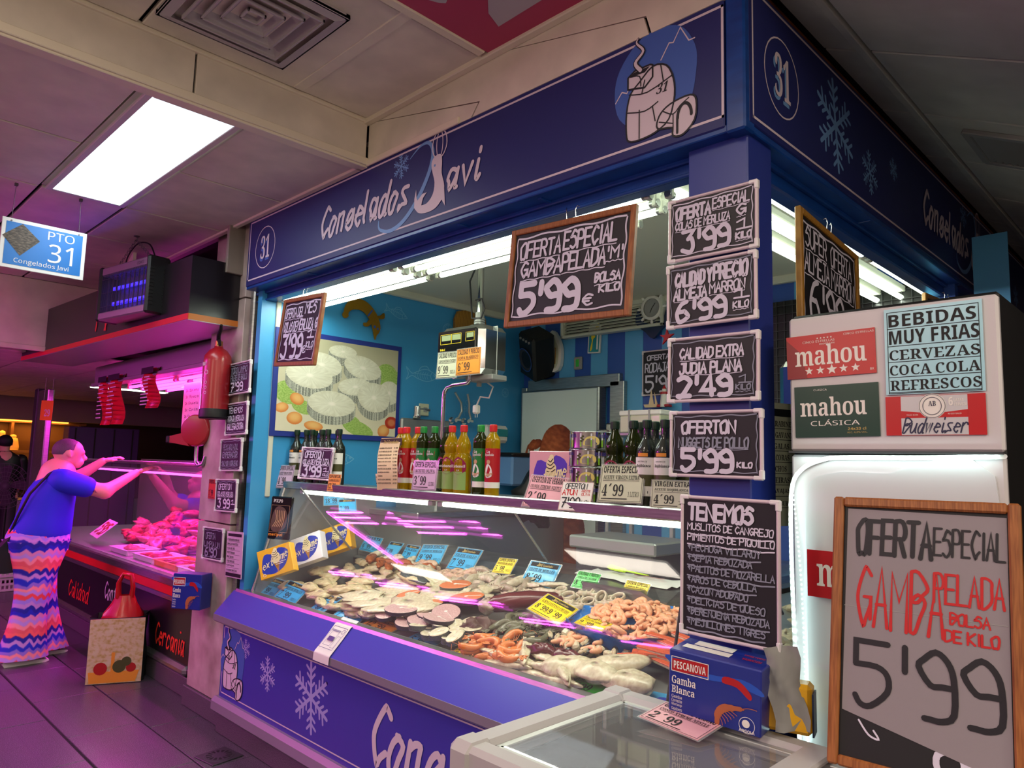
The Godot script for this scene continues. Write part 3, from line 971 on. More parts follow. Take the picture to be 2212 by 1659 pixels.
func butcher() -> void:
	mat("butcher_black", "1c171b", 0.3)
	mat("stripe_red", "d2231c", 0.4)
	mat("stripe_orange", "c8701f", 0.4)
	mat("script_red", "e23a20", 0.5)
	mat("script_white", "efe6ee", 0.5)
	mat("meat", "c4515a", 0.35)
	grain("meat", Color(0.75, 0.6, 0.6), Color(1, 0.95, 0.95), 0.03, Vector3(9, 9, 9))
	mat("meat_pale", "d99a94", 0.35)
	grain("meat_pale", Color(0.7, 0.5, 0.5), Color(1, 1, 1), 0.03, Vector3(9, 9, 9))
	mat("sausage", "9c2c2c", 0.3)
	mat("tray_orange", "f08a1c", 0.4)
	mat("paper_red", "c01f2a", 0.25)
	mat("beige_band", "8f8378", 0.6)
	var c := thing("display_counter", "butcher's glass display counter with black front, red stripe and steel edges", "counter", Vector3(-6.85, 0, -1.94))
	var L := 4.26
	obj("plinth", boxm(Vector3(0, 0.06, -0.05), Vector3(L + 0.1, 0.12, 0.1), 0.004), "granite_kerb", c)
	obj("kick_rail", boxm(Vector3(0, 0.155, -0.03), Vector3(L, 0.06, 0.1), 0.02), "steel", c)
	obj("front_panel", boxm(Vector3(0, 0.36, -0.03), Vector3(L, 0.36, 0.04)), "butcher_black", c)
	var b := Mb.new()
	b.box(Vector3(0, 0.565, -0.015), Vector3(L, 0.04, 0.07), 0.008)
	b.box(Vector3(0, 0.672, -0.01), Vector3(L, 0.06, 0.08), 0.01)
	obj("steel_edge", b, "steel", c)
	obj("red_band", boxm(Vector3(0, 0.614, -0.004), Vector3(L, 0.056, 0.05)), "stripe_red", c)
	b = Mb.new()
	b.box(Vector3(0, 0.69, -0.55), Vector3(L, 0.03, 1.06))
	b.box(Vector3(0, 1.0, -1.07), Vector3(L, 0.9, 0.03))
	b.box(Vector3(0, 0.36, -1.05), Vector3(L, 0.7, 0.03))
	b.box(Vector3(2.11, 0.36, -0.55), Vector3(0.03, 0.68, 1.05))
	obj("bed", b, "steel_soft", c)
	var g := Mb.new()
	g.quad(Vector3(-L / 2, 0.7, -0.015), Vector3(L / 2, 0.7, -0.015), Vector3(L / 2, 1.42, -0.17), Vector3(-L / 2, 1.42, -0.17))
	obj("front_pane", g, "glass", c)
	b = Mb.new()
	b.box(Vector3(0, 1.435, -0.2), Vector3(L, 0.025, 0.12), 0.008)
	b.box(Vector3(2.1, 1.07, -0.1), Vector3(0.03, 0.76, 0.05), 0.004)
	b.box(Vector3(2.1, 1.43, -0.6), Vector3(0.03, 0.03, 0.9), 0.004)
	obj("top_rail", b, "steel", c)
	b = Mb.new()
	hand(b, "Calidad", Vector2(-0.53, 0.26), 0.57, 0.13, 0.014, -0.008, 0.1)
	hand(b, "Cercanía", Vector2(1.56, 0.235), 0.49, 0.13, 0.014, -0.008, 0.1)
	obj("red_lettering", b, "script_red", c)
	b = Mb.new()
	hand(b, "Confianza", Vector2(0.44, 0.37), 0.6, 0.12, 0.013, -0.008, 0.1)
	obj("white_lettering", b, "script_white", c)
	# lamp inside the counter
	var st := thing("strip_light", "long pink strip light under the top rail of the butcher's counter", "light", Vector3(-6.3, 1.36, -2.16))
	b = Mb.new()
	b.box(Vector3.ZERO, Vector3(2.9, 0.018, 0.02), 0.004)
	obj("diffuser", b, "tube_pink", st)
	obj("housing", boxm(Vector3(0, 0.018, 0), Vector3(2.95, 0.018, 0.035), 0.003), "steel_soft", st)
	lamp(Vector3(-6.3, 1.34, -2.17), Vector3(0, -1, -0.3), Vector2(2.9, 0.03), Color(1.0, 0.3, 0.9), 0.5, Vector3.FORWARD)
	# meat
	var pm := [lump(3, Vector3(0.1, 0.035, 0.06), 0.5), lump(5, Vector3(0.075, 0.04, 0.055), 0.6), lump(9, Vector3(0.12, 0.03, 0.05), 0.4), lump(12, Vector3(0.06, 0.045, 0.06), 0.7)]
	var protos := []
	for k in 4:
		for m in ["meat", "meat_pale"]:
			var o := solo("meat_cut", pm[k], m, "raw meat cut lying in the heap along the back of the butcher's counter", "meat", Vector3(-7.0 + 0.2 * protos.size(), 0.77, -2.5), Vector3(0, 40 * k, 0), "meat cuts heaped in the butcher's counter")
			protos.append(o)
	for k in 86:
		var z := rng.randf_range(-2.95, -2.32)
		var x := rng.randf_range(-7.6, -4.95)
		var y := 0.735 + (-2.3 - z) * 0.3 + rng.randf_range(0, 0.04)
		dup(protos[k % 8], Vector3(x, y, z), Vector3(rng.randf_range(-20, 20), rng.randf_range(0, 360), rng.randf_range(-15, 15)))
	var trays := [["white_plastic", "leftmost white tray at the front of the butcher's glass counter", -6.4], ["white_plastic", "white tray of sausages beside the orange tray in the butcher's counter", -5.86], ["tray_orange", "orange plastic tray with dark red sausages in the butcher's counter", -5.42], ["white_plastic", "white tray next to the pier end of the butcher's counter", -4.98]]
	for k in 4:
		tray(trays[k][1], trays[k][0], Vector3(trays[k][2], 0.706, -2.14), Vector3(0, 0, 0), Vector3(0.4, 0.04, 0.24), "")
		var kind: String = ["meat_pale", "sausage", "sausage", "meat"][k]
		for q in 7:
			var sp := Mb.new()
			if kind == "sausage":
				var path := []
				for s in 7:
					path.append(Vector3((s - 3) * 0.02, 0.0, sin(s * 0.6 + q) * 0.012))
				sp.tube(path, [0.006, 0.013, 0.015, 0.015, 0.015, 0.013, 0.006], 8)
			else:
				sp = lump(40 + q + k * 9, Vector3(0.05, 0.02, 0.035), 0.6, 1.6, 6, 9)
			solo("sausage" if kind == "sausage" else "meat_cut", sp, kind, ["pale meat piece lying in the leftmost white tray", "dark sausage lying in the white tray left of the orange tray", "dark red sausage lying in the orange tray", "red meat piece lying in the white tray next to the pier"][k], "sausage" if kind == "sausage" else "meat", Vector3(trays[k][2] - 0.13 + 0.045 * q, 0.737, -2.14 + rng.randf_range(-0.06, 0.06)), Vector3(0, rng.randf_range(40, 120), 0), ["meat in the leftmost tray", "sausages in the white tray", "sausages in the orange tray", "meat in the tray by the pier"][k])
	var card := thing("price_card", "large white price card with red figures in the butcher's counter", "sign", Vector3(-7.15, 0.84, -2.12), Vector3(-50, -8, 0))
	obj("card", boxm(Vector3.ZERO, Vector3(0.42, 0.2, 0.004)), "white", card)
	b = Mb.new()
	hand(b, "5'95", Vector2(-0.14, -0.06), 0.3, 0.12, 0.022, 0.004, 0.1)
	obj("figures", b, "red", card)
	# fascia box, slightly skewed to the aisle
	var f := thing("fascia_sign", "black butcher's fascia box with red script and a red lower edge", "sign", Vector3(-4.22, 2.28, -1.6), Vector3(0, 3.0, 0))
	obj("box", boxm(Vector3(-1.6, 0.2, -0.17), Vector3(3.2, 0.36, 0.34)), "butcher_black", f)
	obj("soffit", boxm(Vector3(-1.6, 0.005, -0.2), Vector3(3.2, 0.012, 0.4)), "steel_soft", f)
	obj("red_edge", boxm(Vector3(-1.6, 0.02, 0.001), Vector3(3.2, 0.035, 0.006)), "stripe_red", f)
	obj("orange_edge", boxm(Vector3(0.001, 0.02, -0.17), Vector3(0.006, 0.035, 0.34)), "stripe_orange", f)
	b = Mb.new()
	hand(b, "fy", Vector2(-1.5, 0.08), 0.3, 0.22, 0.02, 0.004, 0.2)
	hand(b, "LóPEZ", Vector2(-1.15, 0.1), 0.7, 0.17, 0.017, 0.004, 0.15)
	obj("script", b, "script_red", f)
	b = Mb.new()
	b.box(Vector3(-5.9, 2.2, -2.06), Vector3(3.0, 0.18, 0.1), 0.01)
	b.box(Vector3(-5.9, 2.12, -2.0), Vector3(3.0, 0.03, 0.03), 0.004)
	struct("trim_11", b, "steel_soft")
	b = Mb.new()
	b.box(Vector3(-4.58, 1.15, -2.08), Vector3(0.06, 2.1, 0.06), 0.004)
	struct("trim_12", b, "steel")
	# pink tubes
	for k in 4:
		var z: float = -2.2 - 0.11 * k
		for q in 2:
			tube_lamp(Vector3(-7.05 + 1.15 * q, 2.1, z), Vector3(-5.95 + 1.15 * q, 2.1, z), ["pink fluorescent tube over the far half of the butcher's counter", "pink fluorescent tube over the near half of the butcher's counter"][q], ["pink tubes over the far half", "pink tubes over the near half"][q], Vector3(0, -1, 0.35), "tube_pink", Color(1.0, 0.22, 0.88), 1.2)
	# post and rear of the shop
	struct("trim_13", boxm(Vector3(-9.15, 1.3, -2.03), Vector3(0.4, 1.75, 0.06), 0.01), "steel")
	struct("trim_14", boxm(Vector3(-9.42, 1.1, -2.03), Vector3(0.14, 2.2, 0.08), 0.01), "grey_dark")
	struct("wall_butcher_back", boxm(Vector3(-7.0, 1.2, -5.2), Vector3(5.6, 2.4, 0.1)), "grey_dark")
	var ce := thing("ceiling", "", "")
	ce.set_meta("kind", "structure")
	for k in 7:
		for q in 6:
			if k < 2 and q > 3: continue
			panel(ce, Vector3(-5.5 - k * 1.2, 2.36, -2.6 + 0.7 * (q - 3) + (0.0 if k > 1 else -0.45)), Vector3(1.19, 0.02, 0.69))
	obj("backing", boxm(Vector3(-10.9, 2.42, -3.2), Vector3(7.9, 0.04, 6.0)), "void_dark", ce)
	obj("backing", boxm(Vector3(-5.8, 2.42, -4.4), Vector3(2.3, 0.04, 3.6)), "void_dark", ce)
	# hanging riser over the aisle
	var r := Mb.new()
	r.box(Vector3(-6.81, 2.6, -0.7), Vector3(0.03, 0.58, 2.4), 0.004)
	r.box(Vector3(-6.79, 2.33, -0.7), Vector3(0.012, 0.04, 2.4), 0.003)
	struct("trim_15", r, "ceiling_white")
	r = Mb.new()
	r.x = Transform3D(Basis(Vector3.UP, -0.19), Vector3(-6.795, 0, -1.9))
	r.prism(pl([0, 2.31, 1.5, 2.62, 1.5, 2.89, 0, 2.89]), -0.02, 0.0)
	r.prism(pl([0, 2.31, 1.5, 2.62, 1.5, 2.66, 0, 2.35]), -0.002, 0.01)
	struct("trim_16", r, "ceiling_white")
	struct("trim_17", boxm(Vector3(-4.225, 2.75, -2.6), Vector3(0.03, 0.3, 1.6), 0.003), "beige_band")
	struct("trim_18", boxm(Vector3(-4.5, 2.97, -1.9), Vector3(4.8, 0.12, 0.05)), "plaster")
	# red price sheets, hand-written list, orange card
	for q in [[-7.1, -6.86, 0.42, "curled red offer sheet hanging at far left over the butcher's counter"], [-6.83, -6.52, 0.42, "glossy red offer sheet hanging beside the curled red one"], [-6.02, -5.75, 0.31, "narrow red offer sheet hanging by itself under the pink tubes"]]:
		var sh := thing("offer_sheet", q[3], "sign", Vector3(q[0], 2.17, -2.0))
		var w: float = q[1] - q[0]
		var P := []
		for k in 9:
			var row := PackedVector3Array()
			for s in 5:
				row.append(Vector3(w * s / 4.0 - 0.05 * pow(k / 8.0, 2), -q[2] * k / 8.0, 0.03 * sin(k * 0.7) + 0.02 * sin(s * 1.5)))
			P.append(row)
		P.reverse()
		b = Mb.new()
		b.grid(P)
		obj("sheet", b, "paper_red", sh)
		b = Mb.new()
		for k in 9:
			bar(b, 0.03, -0.08 - q[2] * 0.085 * k, w * rng.randf_range(0.4, 0.7), 0.009, 0.045)
		obj("print", b, "sign_white", sh)
		b = Mb.new()
		bar(b, 0.0, -0.05, w * 0.95, 0.05, 0.042)
		obj("heading", b, "ink_black", sh)
	var li := thing("hand_list", "pink-lit white sheet with a handwritten list beside the extinguisher", "sign", Vector3(-5.61, 1.88, -2.2))
	obj("sheet", boxm(Vector3.ZERO, Vector3(0.32, 0.36, 0.004)), "white", li)
	b = Mb.new()
	for k in 6:
		hand(b, ["1k Solomo", "1k Rosca", "1k Chuleta", "1k Cinta", "1k Costilla", "1k Carne"][k], Vector2(-0.11, 0.11 - 0.05 * k), 0.24, 0.02, 0.003, 0.003)
	obj("handwriting", b, "ink_black", li)
	var oc := thing("price_card", "small orange hanging card left of the woman's head", "sign", Vector3(-8.5, 1.92, -1.9), Vector3(0, 15, -2))
	obj("card", boxm(Vector3.ZERO, Vector3(0.21, 0.2, 0.006)), "tray_orange", oc)
	b = Mb.new()
	ink(b, "29", "serif-bold", -0.03, -0.06, 0.1, 0.07, 0.004)
	obj("figures", b, "sign_white", oc)
	b = Mb.new()
	for s in [-1, 1]: b.cyl(Vector3(0.07 * s, 0.1, 0), Vector3(0.07 * s, 0.33, 0), 0.002, 5)
	obj("string", b, "grey_plastic", oc)

func opposite_stall() -> void:
	# the stall across the aisle, outside the frame; its pink tubes are mirrored in the counter glass
	for q in [[0.5, -8.0, -6.6], [0.62, -8.0, -6.6], [0.74, -7.9, -6.5], [0.5, -6.55, -5.2], [0.62, -6.55, -5.2], [0.74, -6.45, -5.1], [2.9, -11.2, -9.9], [3.0, -11.2, -9.9], [2.9, -9.8, -8.4], [3.0, -9.8, -8.4], [2.9, -8.3, -6.8], [3.0, -8.3, -6.8], [3.0, -6.7, -5.2], [3.1, -6.7, -5.2], [3.0, -5.1, -3.7]]:
		tube_lamp(Vector3(q[1], 2.45, q[0]), Vector3(q[2], 2.45, q[0]), "pink fluorescent tube of the stall across the aisle", "pink tubes of the stall across the aisle", Vector3(0.1, -1, -0.35), "tube_pink", Color(1.0, 0.24, 0.9), 1.4)
	for k in 2:
		tube_lamp(Vector3(-8.1 - 0.1 * k, 2.45, 0.6), Vector3(-8.1 - 0.1 * k, 2.45, 2.0), "pink fluorescent tube of the stall across the aisle", "pink tubes of the stall across the aisle", Vector3(0.2, -1, 0), "tube_pink", Color(1.0, 0.24, 0.9), 0.5)
	struct("wall_opposite", boxm(Vector3(-7.2, 0.6, 1.2), Vector3(5.5, 1.2, 0.5)), "butcher_black")

# ---------------------------------------------------------------- things of the ceiling
func ceiling_things() -> void:
	mat("vent_grey", "b3a9ae", 0.45)
	mat("pink_sign", "b5305c", 0.5)
	mat("pink_sign_grey", "b9aeb4", 0.5)
	mat("hook_metal", "6b6468", 0.4, 0.7)
	# light panel
	var t := thing("ceiling_light", "large bright white rectangular light panel in the low ceiling", "light", Vector3(-3.62, 2.888, -1.065))
	obj("diffuser", boxm(Vector3.ZERO, Vector3(1.44, 0.012, 0.325)), "panel_glow", t)
	var b := Mb.new()
	for s in [-1, 1]:
		b.box(Vector3(0, 0, 0.178 * s), Vector3(1.5, 0.016, 0.03), 0.003)
		b.box(Vector3(0.735 * s, 0, 0), Vector3(0.03, 0.016, 0.325), 0.003)
	obj("rim", b, "lamp_rim", t)
	lamp(Vector3(-3.62, 2.87, -1.065), Vector3.DOWN, Vector2(1.44, 0.32), Color(0.92, 0.98, 1.0), 0.9, Vector3.FORWARD)
	# four-way air outlet
	t = thing("air_outlet", "square pale metal air outlet with nested louvres in the high ceiling", "vent", Vector3(-2.43, 3.1, -1.07))
	var sz := [0.25, 0.185, 0.135, 0.085, 0.035]
	for k in 5:
		b = Mb.new()
		var o: float = sz[k]
		var yo := -0.012 if k == 0 else -0.03 + 0.004 * k
		var yi := -0.02 if k == 0 else 0.035
		var inn: float = (o - 0.04) if k == 0 else maxf(o - 0.06, 0.0)
		for q in 4:
			b.x = Transform3D(Basis(Vector3.UP, q * PI / 2), Vector3.ZERO)
			b.quad(Vector3(-o, yo, o), Vector3(-inn, yi, inn), Vector3(inn, yi, inn), Vector3(o, yo, o))
			b.box(Vector3(0, yo + 0.004, o - 0.004), Vector3(o * 2, 0.012, 0.008), 0.001)
			if k == 0:
				b.box(Vector3(0, -0.004, o - 0.01), Vector3(o * 2, 0.02, 0.02), 0.002)
		obj("frame" if k == 0 else "louvre", b, "vent_grey", t)
	obj("duct", boxm(Vector3(0, 0.06, 0), Vector3(0.46, 0.02, 0.46)), "void_dark", t)
	# pink sign in the ceiling
	t = thing("ceiling_sign", "deep pink sign panel with grey letter shapes set in the high ceiling", "sign", Vector3(-1.46, 3.104, -1.3))
	obj("board", boxm(Vector3.ZERO, Vector3(1.03, 0.012, 1.04)), "pink_sign", t)
	b = Mb.new()
	b.x = Transform3D(Basis(Vector3.RIGHT, PI / 2), Vector3(0, -0.008, 0))
	b.poly(curve(pl([-0.29, -0.39, -0.22, -0.38, 0.05, -0.36, 0.3, -0.3, 0.2, -0.26, -0.05, -0.28, -0.2, -0.33], 1.0), 4, true), 0.0)
	b.poly(pl([-0.36, -0.42, -0.33, -0.34, -0.27, -0.28, -0.18, -0.26, 0.3, -0.26, 0.3, -0.40]), 0.0)
	b.poly(curve(pl([-0.4, -0.2, -0.33, -0.12, -0.25, -0.05, -0.28, 0.08, -0.37, 0.02, -0.44, -0.08]), 4, true), 0.0)
	obj("letters", b, "pink_sign_grey", t)
	# grille of the sloping ceiling
	t = thing("air_grille", "grey slatted air grille in the sloping ceiling on the right", "vent", Vector3(-0.925, 2.965, 0), Vector3(0, 0, rad_to_deg(-atan(0.48))))
	b = Mb.new()
	for s in [-1, 1]:
		b.box(Vector3(0.62, -0.006, -3.32 + 0.18 * s), Vector3(0.66, 0.02, 0.035), 0.004)
		b.box(Vector3(0.62 + 0.32 * s, -0.006, -3.32), Vector3(0.035, 0.02, 0.36), 0.004)
	obj("frame", b, "grey_plastic", t)
	obj("duct", boxm(Vector3(0.62, 0.0, -3.32), Vector3(0.62, 0.004, 0.34)), "void_dark", t)
	for k in 22:
		var o := obj("slat", boxm(Vector3.ZERO, Vector3(0.02, 0.003, 0.33)), "grey_plastic", t)
		o.position = Vector3(0.33 + k * 0.027, -0.008, -3.32)
		o.rotation_degrees.z = 35
	# hanging stall number sign
	mat("plate_white", "efeee6", 0.35)
	mat("plate_blue", "1277c8", 0.35)
	mat("fish_print", "8f8577", 0.5)
	grain("fish_print", Color(0.25, 0.22, 0.2), Color(1, 0.95, 0.9), 0.03, Vector3(5, 22, 5), 4, 6)
	t = thing("hanging_sign", "blue and white hanging sign with PTO 31 and a fish picture", "sign", Vector3(-4.42, 2.57, -0.905), Vector3(0, 90, 0))
	obj("plate", boxm(Vector3.ZERO, Vector3(0.39, 0.262, 0.008), 0.002), "plate_white", t)
	b = Mb.new(); bar(b, -0.176, -0.112, 0.352, 0.224, 0.0052); obj("blue_field", b, "plate_blue", t)
	b = Mb.new()
	b.poly(pl([-0.188, 0.035, -0.105, 0.11, -0.022, 0.035, -0.105, -0.06]), 0.0065)
	obj("fish_picture", b, "fish_print", t)
	b = Mb.new()
	ink(b, "PTO", "sans", 0.012, 0.055, 0.125, 0.045, 0.0065)
	ink(b, "31", "sans", 0.02, -0.065, 0.115, 0.1, 0.0065)
	ink(b, "Congelados Javi", "sans", -0.13, -0.105, 0.25, 0.032, 0.0065)
	obj("lettering", b, "plate_white", t)
	b = Mb.new()
	for s in [-1, 1]:
		for q in [-0.003, 0.003]:
			b.cyl(Vector3(0.155 * s, 0.115, q), Vector3(0.15 * s, 0.318, q * 0.3), 0.0012, 5)
		b.cyl(Vector3(0.155 * s, 0.117, -0.005), Vector3(0.155 * s, 0.117, 0.007), 0.004, 8)
		b.box(Vector3(0.15 * s, 0.312, 0), Vector3(0.016, 0.016, 0.016), 0.002)
	obj("string", b, "hook_metal", t)
	# insect killer
	glow("uv_glow", Color(0.06, 0.05, 1.0), 2.5)
	mat("killer_grey", "8f7d8b", 0.4, 0.3)
	t = thing("insect_killer", "hanging electric insect killer with glowing blue tubes and black end caps", "appliance", Vector3(-4.9, 2.53, -1.5), Vector3(0, 9, 0))
	b = Mb.new()
	b.box(Vector3(0, 0.145, 0), Vector3(0.58, 0.06, 0.12), 0.01)
	b.box(Vector3(0, -0.15, 0), Vector3(0.58, 0.05, 0.13), 0.008)
	obj("housing", b, "killer_grey", t)
	for s in [-1, 1]:
		obj("end_cap", boxm(Vector3(0.3 * s, 0, 0), Vector3(0.035, 0.36, 0.14), 0.012), "black", t)
	b = Mb.new()
	for k in 11:
		b.box(Vector3(0.3195, 0.1 - k * 0.022, -0.04), Vector3(0.003, 0.012, 0.03))
		b.box(Vector3(0.3195, 0.1 - k * 0.022, 0.045), Vector3(0.003, 0.012, 0.025))
	obj("side_slot", b, "void_dark", t)
	for y in [0.045, -0.055]:
		b = Mb.new()
		b.cyl(Vector3(-0.26, y, -0.01), Vector3(0.26, y, -0.01), 0.013, 12)
		obj("uv_tube", b, "uv_glow", t)
	obj("back_plate", boxm(Vector3(0, 0, -0.05), Vector3(0.56, 0.26, 0.006)), "killer_grey", t)
	b = Mb.new()
	for k in 46:
		b.box(Vector3(-0.275 + k * 0.0122, 0, 0.058), Vector3(0.0022, 0.25, 0.002))
	for k in 10:
		b.box(Vector3(-0.25 + k * 0.055, 0, 0.03), Vector3(0.012, 0.25, 0.003))
	for y in [-0.09, 0.0, 0.09]:
		b.box(Vector3(0, y, 0.06), Vector3(0.55, 0.002, 0.002))
	obj("guard_grid", b, "grey_dark", t)
	b = Mb.new()
	ink(b, "COATI", "sans", 0.16, 0.135, 0.08, 0.018, 0.062)
	obj("maker_print", b, "grey_dark", t)
	lamp(t.position + Vector3(0.02, 0, 0.09), Vector3(0.15, -0.1, 1), Vector2(0.5, 0.2), Color(0.15, 0.1, 1.0), 0.08)
	b = Mb.new()
	for s in [-1, 1]:
		for k in 16:
			var p: Vector3 = Vector3(0.22 * s, 0.18, 0).lerp(Vector3(0, 0.335, 0), (k + 0.5) / 16.0)
			b.x = Transform3D(Basis(Vector3.BACK, s * 0.95).rotated(Vector3(s * 0.2, 0.15, 0).normalized(), PI / 2 * (k % 2)), p)
			b.tube([Vector3(-0.009, -0.005, 0), Vector3(0.009, -0.005, 0), Vector3(0.009, 0.005, 0), Vector3(-0.009, 0.005, 0), Vector3(-0.009, -0.005, 0)], 0.0016, 5, false)
	b.x = Transform3D()
	b.tube([Vector3(0, 0.36, 0), Vector3(0, 0.35, 0), Vector3(0.014, 0.345, 0), Vector3(0.014, 0.33, 0), Vector3(0, 0.325, 0), Vector3(-0.012, 0.332, 0)], 0.003, 6)
	b.cyl(Vector3(0, 0.356, 0), Vector3(0, 0.362, 0), 0.018, 12)
	obj("chain", b, "hook_metal", t)
	b = Mb.new()
	var path := curve(pl([-0.18, 0.17, -0.16, 0.25, -0.08, 0.31, 0.0, 0.325, 0.12, 0.29, 0.2, 0.19]), 5)
	var p3 := []
	for p in path: p3.append(Vector3(p.x, p.y, -0.03))
	b.tube(p3, 0.005, 6)
	obj("cable", b, "black", t)

# ---------------------------------------------------------------- chalkboards and cards
func wavy(b: Mb, x0: float, y0: float, x1: float, y1: float, amp: float, pen: float, z: float) -> void:
	var p := PackedVector2Array()
	var d := Vector2(x1 - x0, y1 - y0)
	var nn := Vector2(-d.y, d.x).normalized()
	for k in 15:
		p.append(Vector2(x0, y0) + d * k / 14.0 + nn * amp * sin(k * 1.35 + x0 * 40.0))
	b.stroke(curve(p, 3), pen, z)

func chalkboard(label: String, at: Vector3, deg: Vector3, w: float, h: float, frame: String, texts: Array, hooks := false, border := 2) -> Node3D:
	var t := thing("chalkboard", label, "chalkboard", at, deg)
	var fw := 0.022 if frame.begins_with("wood") else 0.009
	obj("slate", boxm(Vector3(0, 0, -0.002), Vector3(w - fw, h - fw, 0.008)), "slate", t)
	if frame.begins_with("wood"):
		for s in [-1, 1]:
			obj("frame_rail", boxm(Vector3(0, (h - fw) / 2 * s, 0), Vector3(w - 2 * fw, fw, 0.02), 0.003), frame, t)
			obj("frame_rail", boxm(Vector3((w - fw) / 2 * s, 0, 0), Vector3(fw, h, 0.02), 0.003), frame, t)
	else:
		for s in [-1, 1]:
			obj("frame_rail", boxm(Vector3(0, (h - fw) / 2 * s, 0), Vector3(w - 0.04, fw, 0.013), 0.003), frame, t)
			obj("frame_rail", boxm(Vector3((w - fw) / 2 * s, 0, 0), Vector3(fw, h - 0.04, 0.013), 0.003), frame, t)
			for q in [-1, 1]:
				var c := Mb.new()
				c.box(Vector3((w - fw) / 2 * s, (h - 0.026) / 2 * q, 0), Vector3(fw + 0.003, 0.028, 0.017), 0.003)
				c.box(Vector3((w - 0.026) / 2 * s, (h - fw) / 2 * q, 0), Vector3(0.028, fw + 0.003, 0.0165), 0.003)
				obj("corner_piece", c, "corner_plastic", t)
	var b := Mb.new()
	var dm := Mb.new()
	var iw := w - 2 * fw
	var ih := h - 2 * fw
	var z := 0.0035
	if border > 0:
		var bb: Mb = b if border == 2 else dm
		var m := 0.03 * w
		wavy(bb, -iw / 2 + m, ih / 2 - m, iw / 2 - m, ih / 2 - m * 0.7, 0.006 * w, 0.012 * w, z)
		wavy(bb, -iw / 2 + m, -ih / 2 + m, iw / 2 - m, -ih / 2 + m, 0.006 * w, 0.01 * w, z)
		wavy(bb, -iw / 2 + m * 0.7, -ih / 2 + m, -iw / 2 + m * 0.8, ih / 2 - m, 0.005 * w, 0.009 * w, z)
		wavy(bb, iw / 2 - m, -ih / 2 + m, iw / 2 - m * 0.8, ih / 2 - m, 0.006 * w, 0.011 * w, z)
	for q in texts:
		var x0: float = -iw / 2 + q[1] * iw
		var y0: float = -ih / 2 + q[2] * ih
		var dim: bool = q.size() > 6 and q[6] > 0
		hand(dm if dim else b, q[0], Vector2(x0, y0), q[3] * iw, q[4] * ih, q[5] * ih, z + 0.0004, 0.04, 0.02)
		if q.size() > 7:
			wavy(dm if dim else b, x0, y0 - 0.035 * ih, x0 + q[3] * iw, y0 - 0.03 * ih, 0.005 * ih, 0.011 * ih, z)
	obj("chalk_lettering", b, "chalk", t)
	if dm.i.size(): obj("faint_lettering", dm, "chalk_dim", t)
	if hooks:
		for s in [-1, 1]:
			b = Mb.new()
			b.tube([Vector3(0.02 * s, h / 2 - 0.005, 0), Vector3(0.02 * s, h / 2 + 0.03, 0.004), Vector3(0.024 * s, h / 2 + 0.045, 0), Vector3(0.03 * s, h / 2 + 0.04, -0.006)], 0.0016, 6)
			obj("hook", b, "chrome", t)
	return t

func card(label: String, at: Vector3, deg: Vector3, w: float, h: float, col: String, head: String, dark: bool, prod: String, price: String, unit: String, group := "") -> Node3D:
	var t := thing("price_card", label, "price card", at, deg, group)
	obj("sleeve", boxm(Vector3(0, h / 2, -0.0012), Vector3(w, h, 0.0012), 0.0003), "sleeve", t)
	var iw := w * 0.94
	var ih := h * 0.93
	var y0 := h * 0.035
	obj("paper", boxm(Vector3(0, h / 2, 0), Vector3(iw, ih, 0.0014)), col, t)
	var b := Mb.new()
	var z := 0.0016
	var l := -iw / 2
	if dark:
		bar(b, l + iw * 0.05, y0 + ih * 0.78, iw * 0.9, ih * 0.18, z)
		var g := Mb.new()
		hand(g, "Javi", Vector2(l + iw * 0.26, y0 + ih * 0.81), iw * 0.16, ih * 0.14, ih * 0.022, z + 0.0004, 0.2)
		hand(g, "Congelados", Vector2(l + iw * 0.45, y0 + ih * 0.82), iw * 0.33, ih * 0.09, ih * 0.012, z + 0.0004, 0.2)
		obj("heading", g, "card_gold", t)
	elif head:
		ink(b, head, "sans-bold", l + iw * 0.06, y0 + ih * 0.78, iw * 0.88, ih * 0.18, z)
	if prod:
		ink(b, prod, "serif-bold", l + iw * 0.07, y0 + ih * 0.6, iw * 0.84, ih * 0.11, z)
		bar(b, l + iw * 0.07, y0 + ih * 0.565, iw * 0.84, ih * 0.012, z)
	outline(b, l + iw * 0.02, y0 + ih * 0.02, iw * 0.96, ih * 0.96, ih * 0.01, z)
	if price:
		ink(b, price, "serif-bold", l + iw * 0.07, y0 + ih * 0.16, iw * (0.5 if price.length() < 5 else 0.55 + 0.045 * (price.length() - 4)), ih * 0.33, z)
	if unit:
		ink(b, unit, "serif", l + iw * 0.68, y0 + ih * 0.15, iw * 0.25, ih * 0.13, z)
	bar(b, l + iw * 0.07, y0 + ih * 0.075, iw * 0.6, ih * 0.025, z)
	obj("print", b, "ink_black", t)
	return t

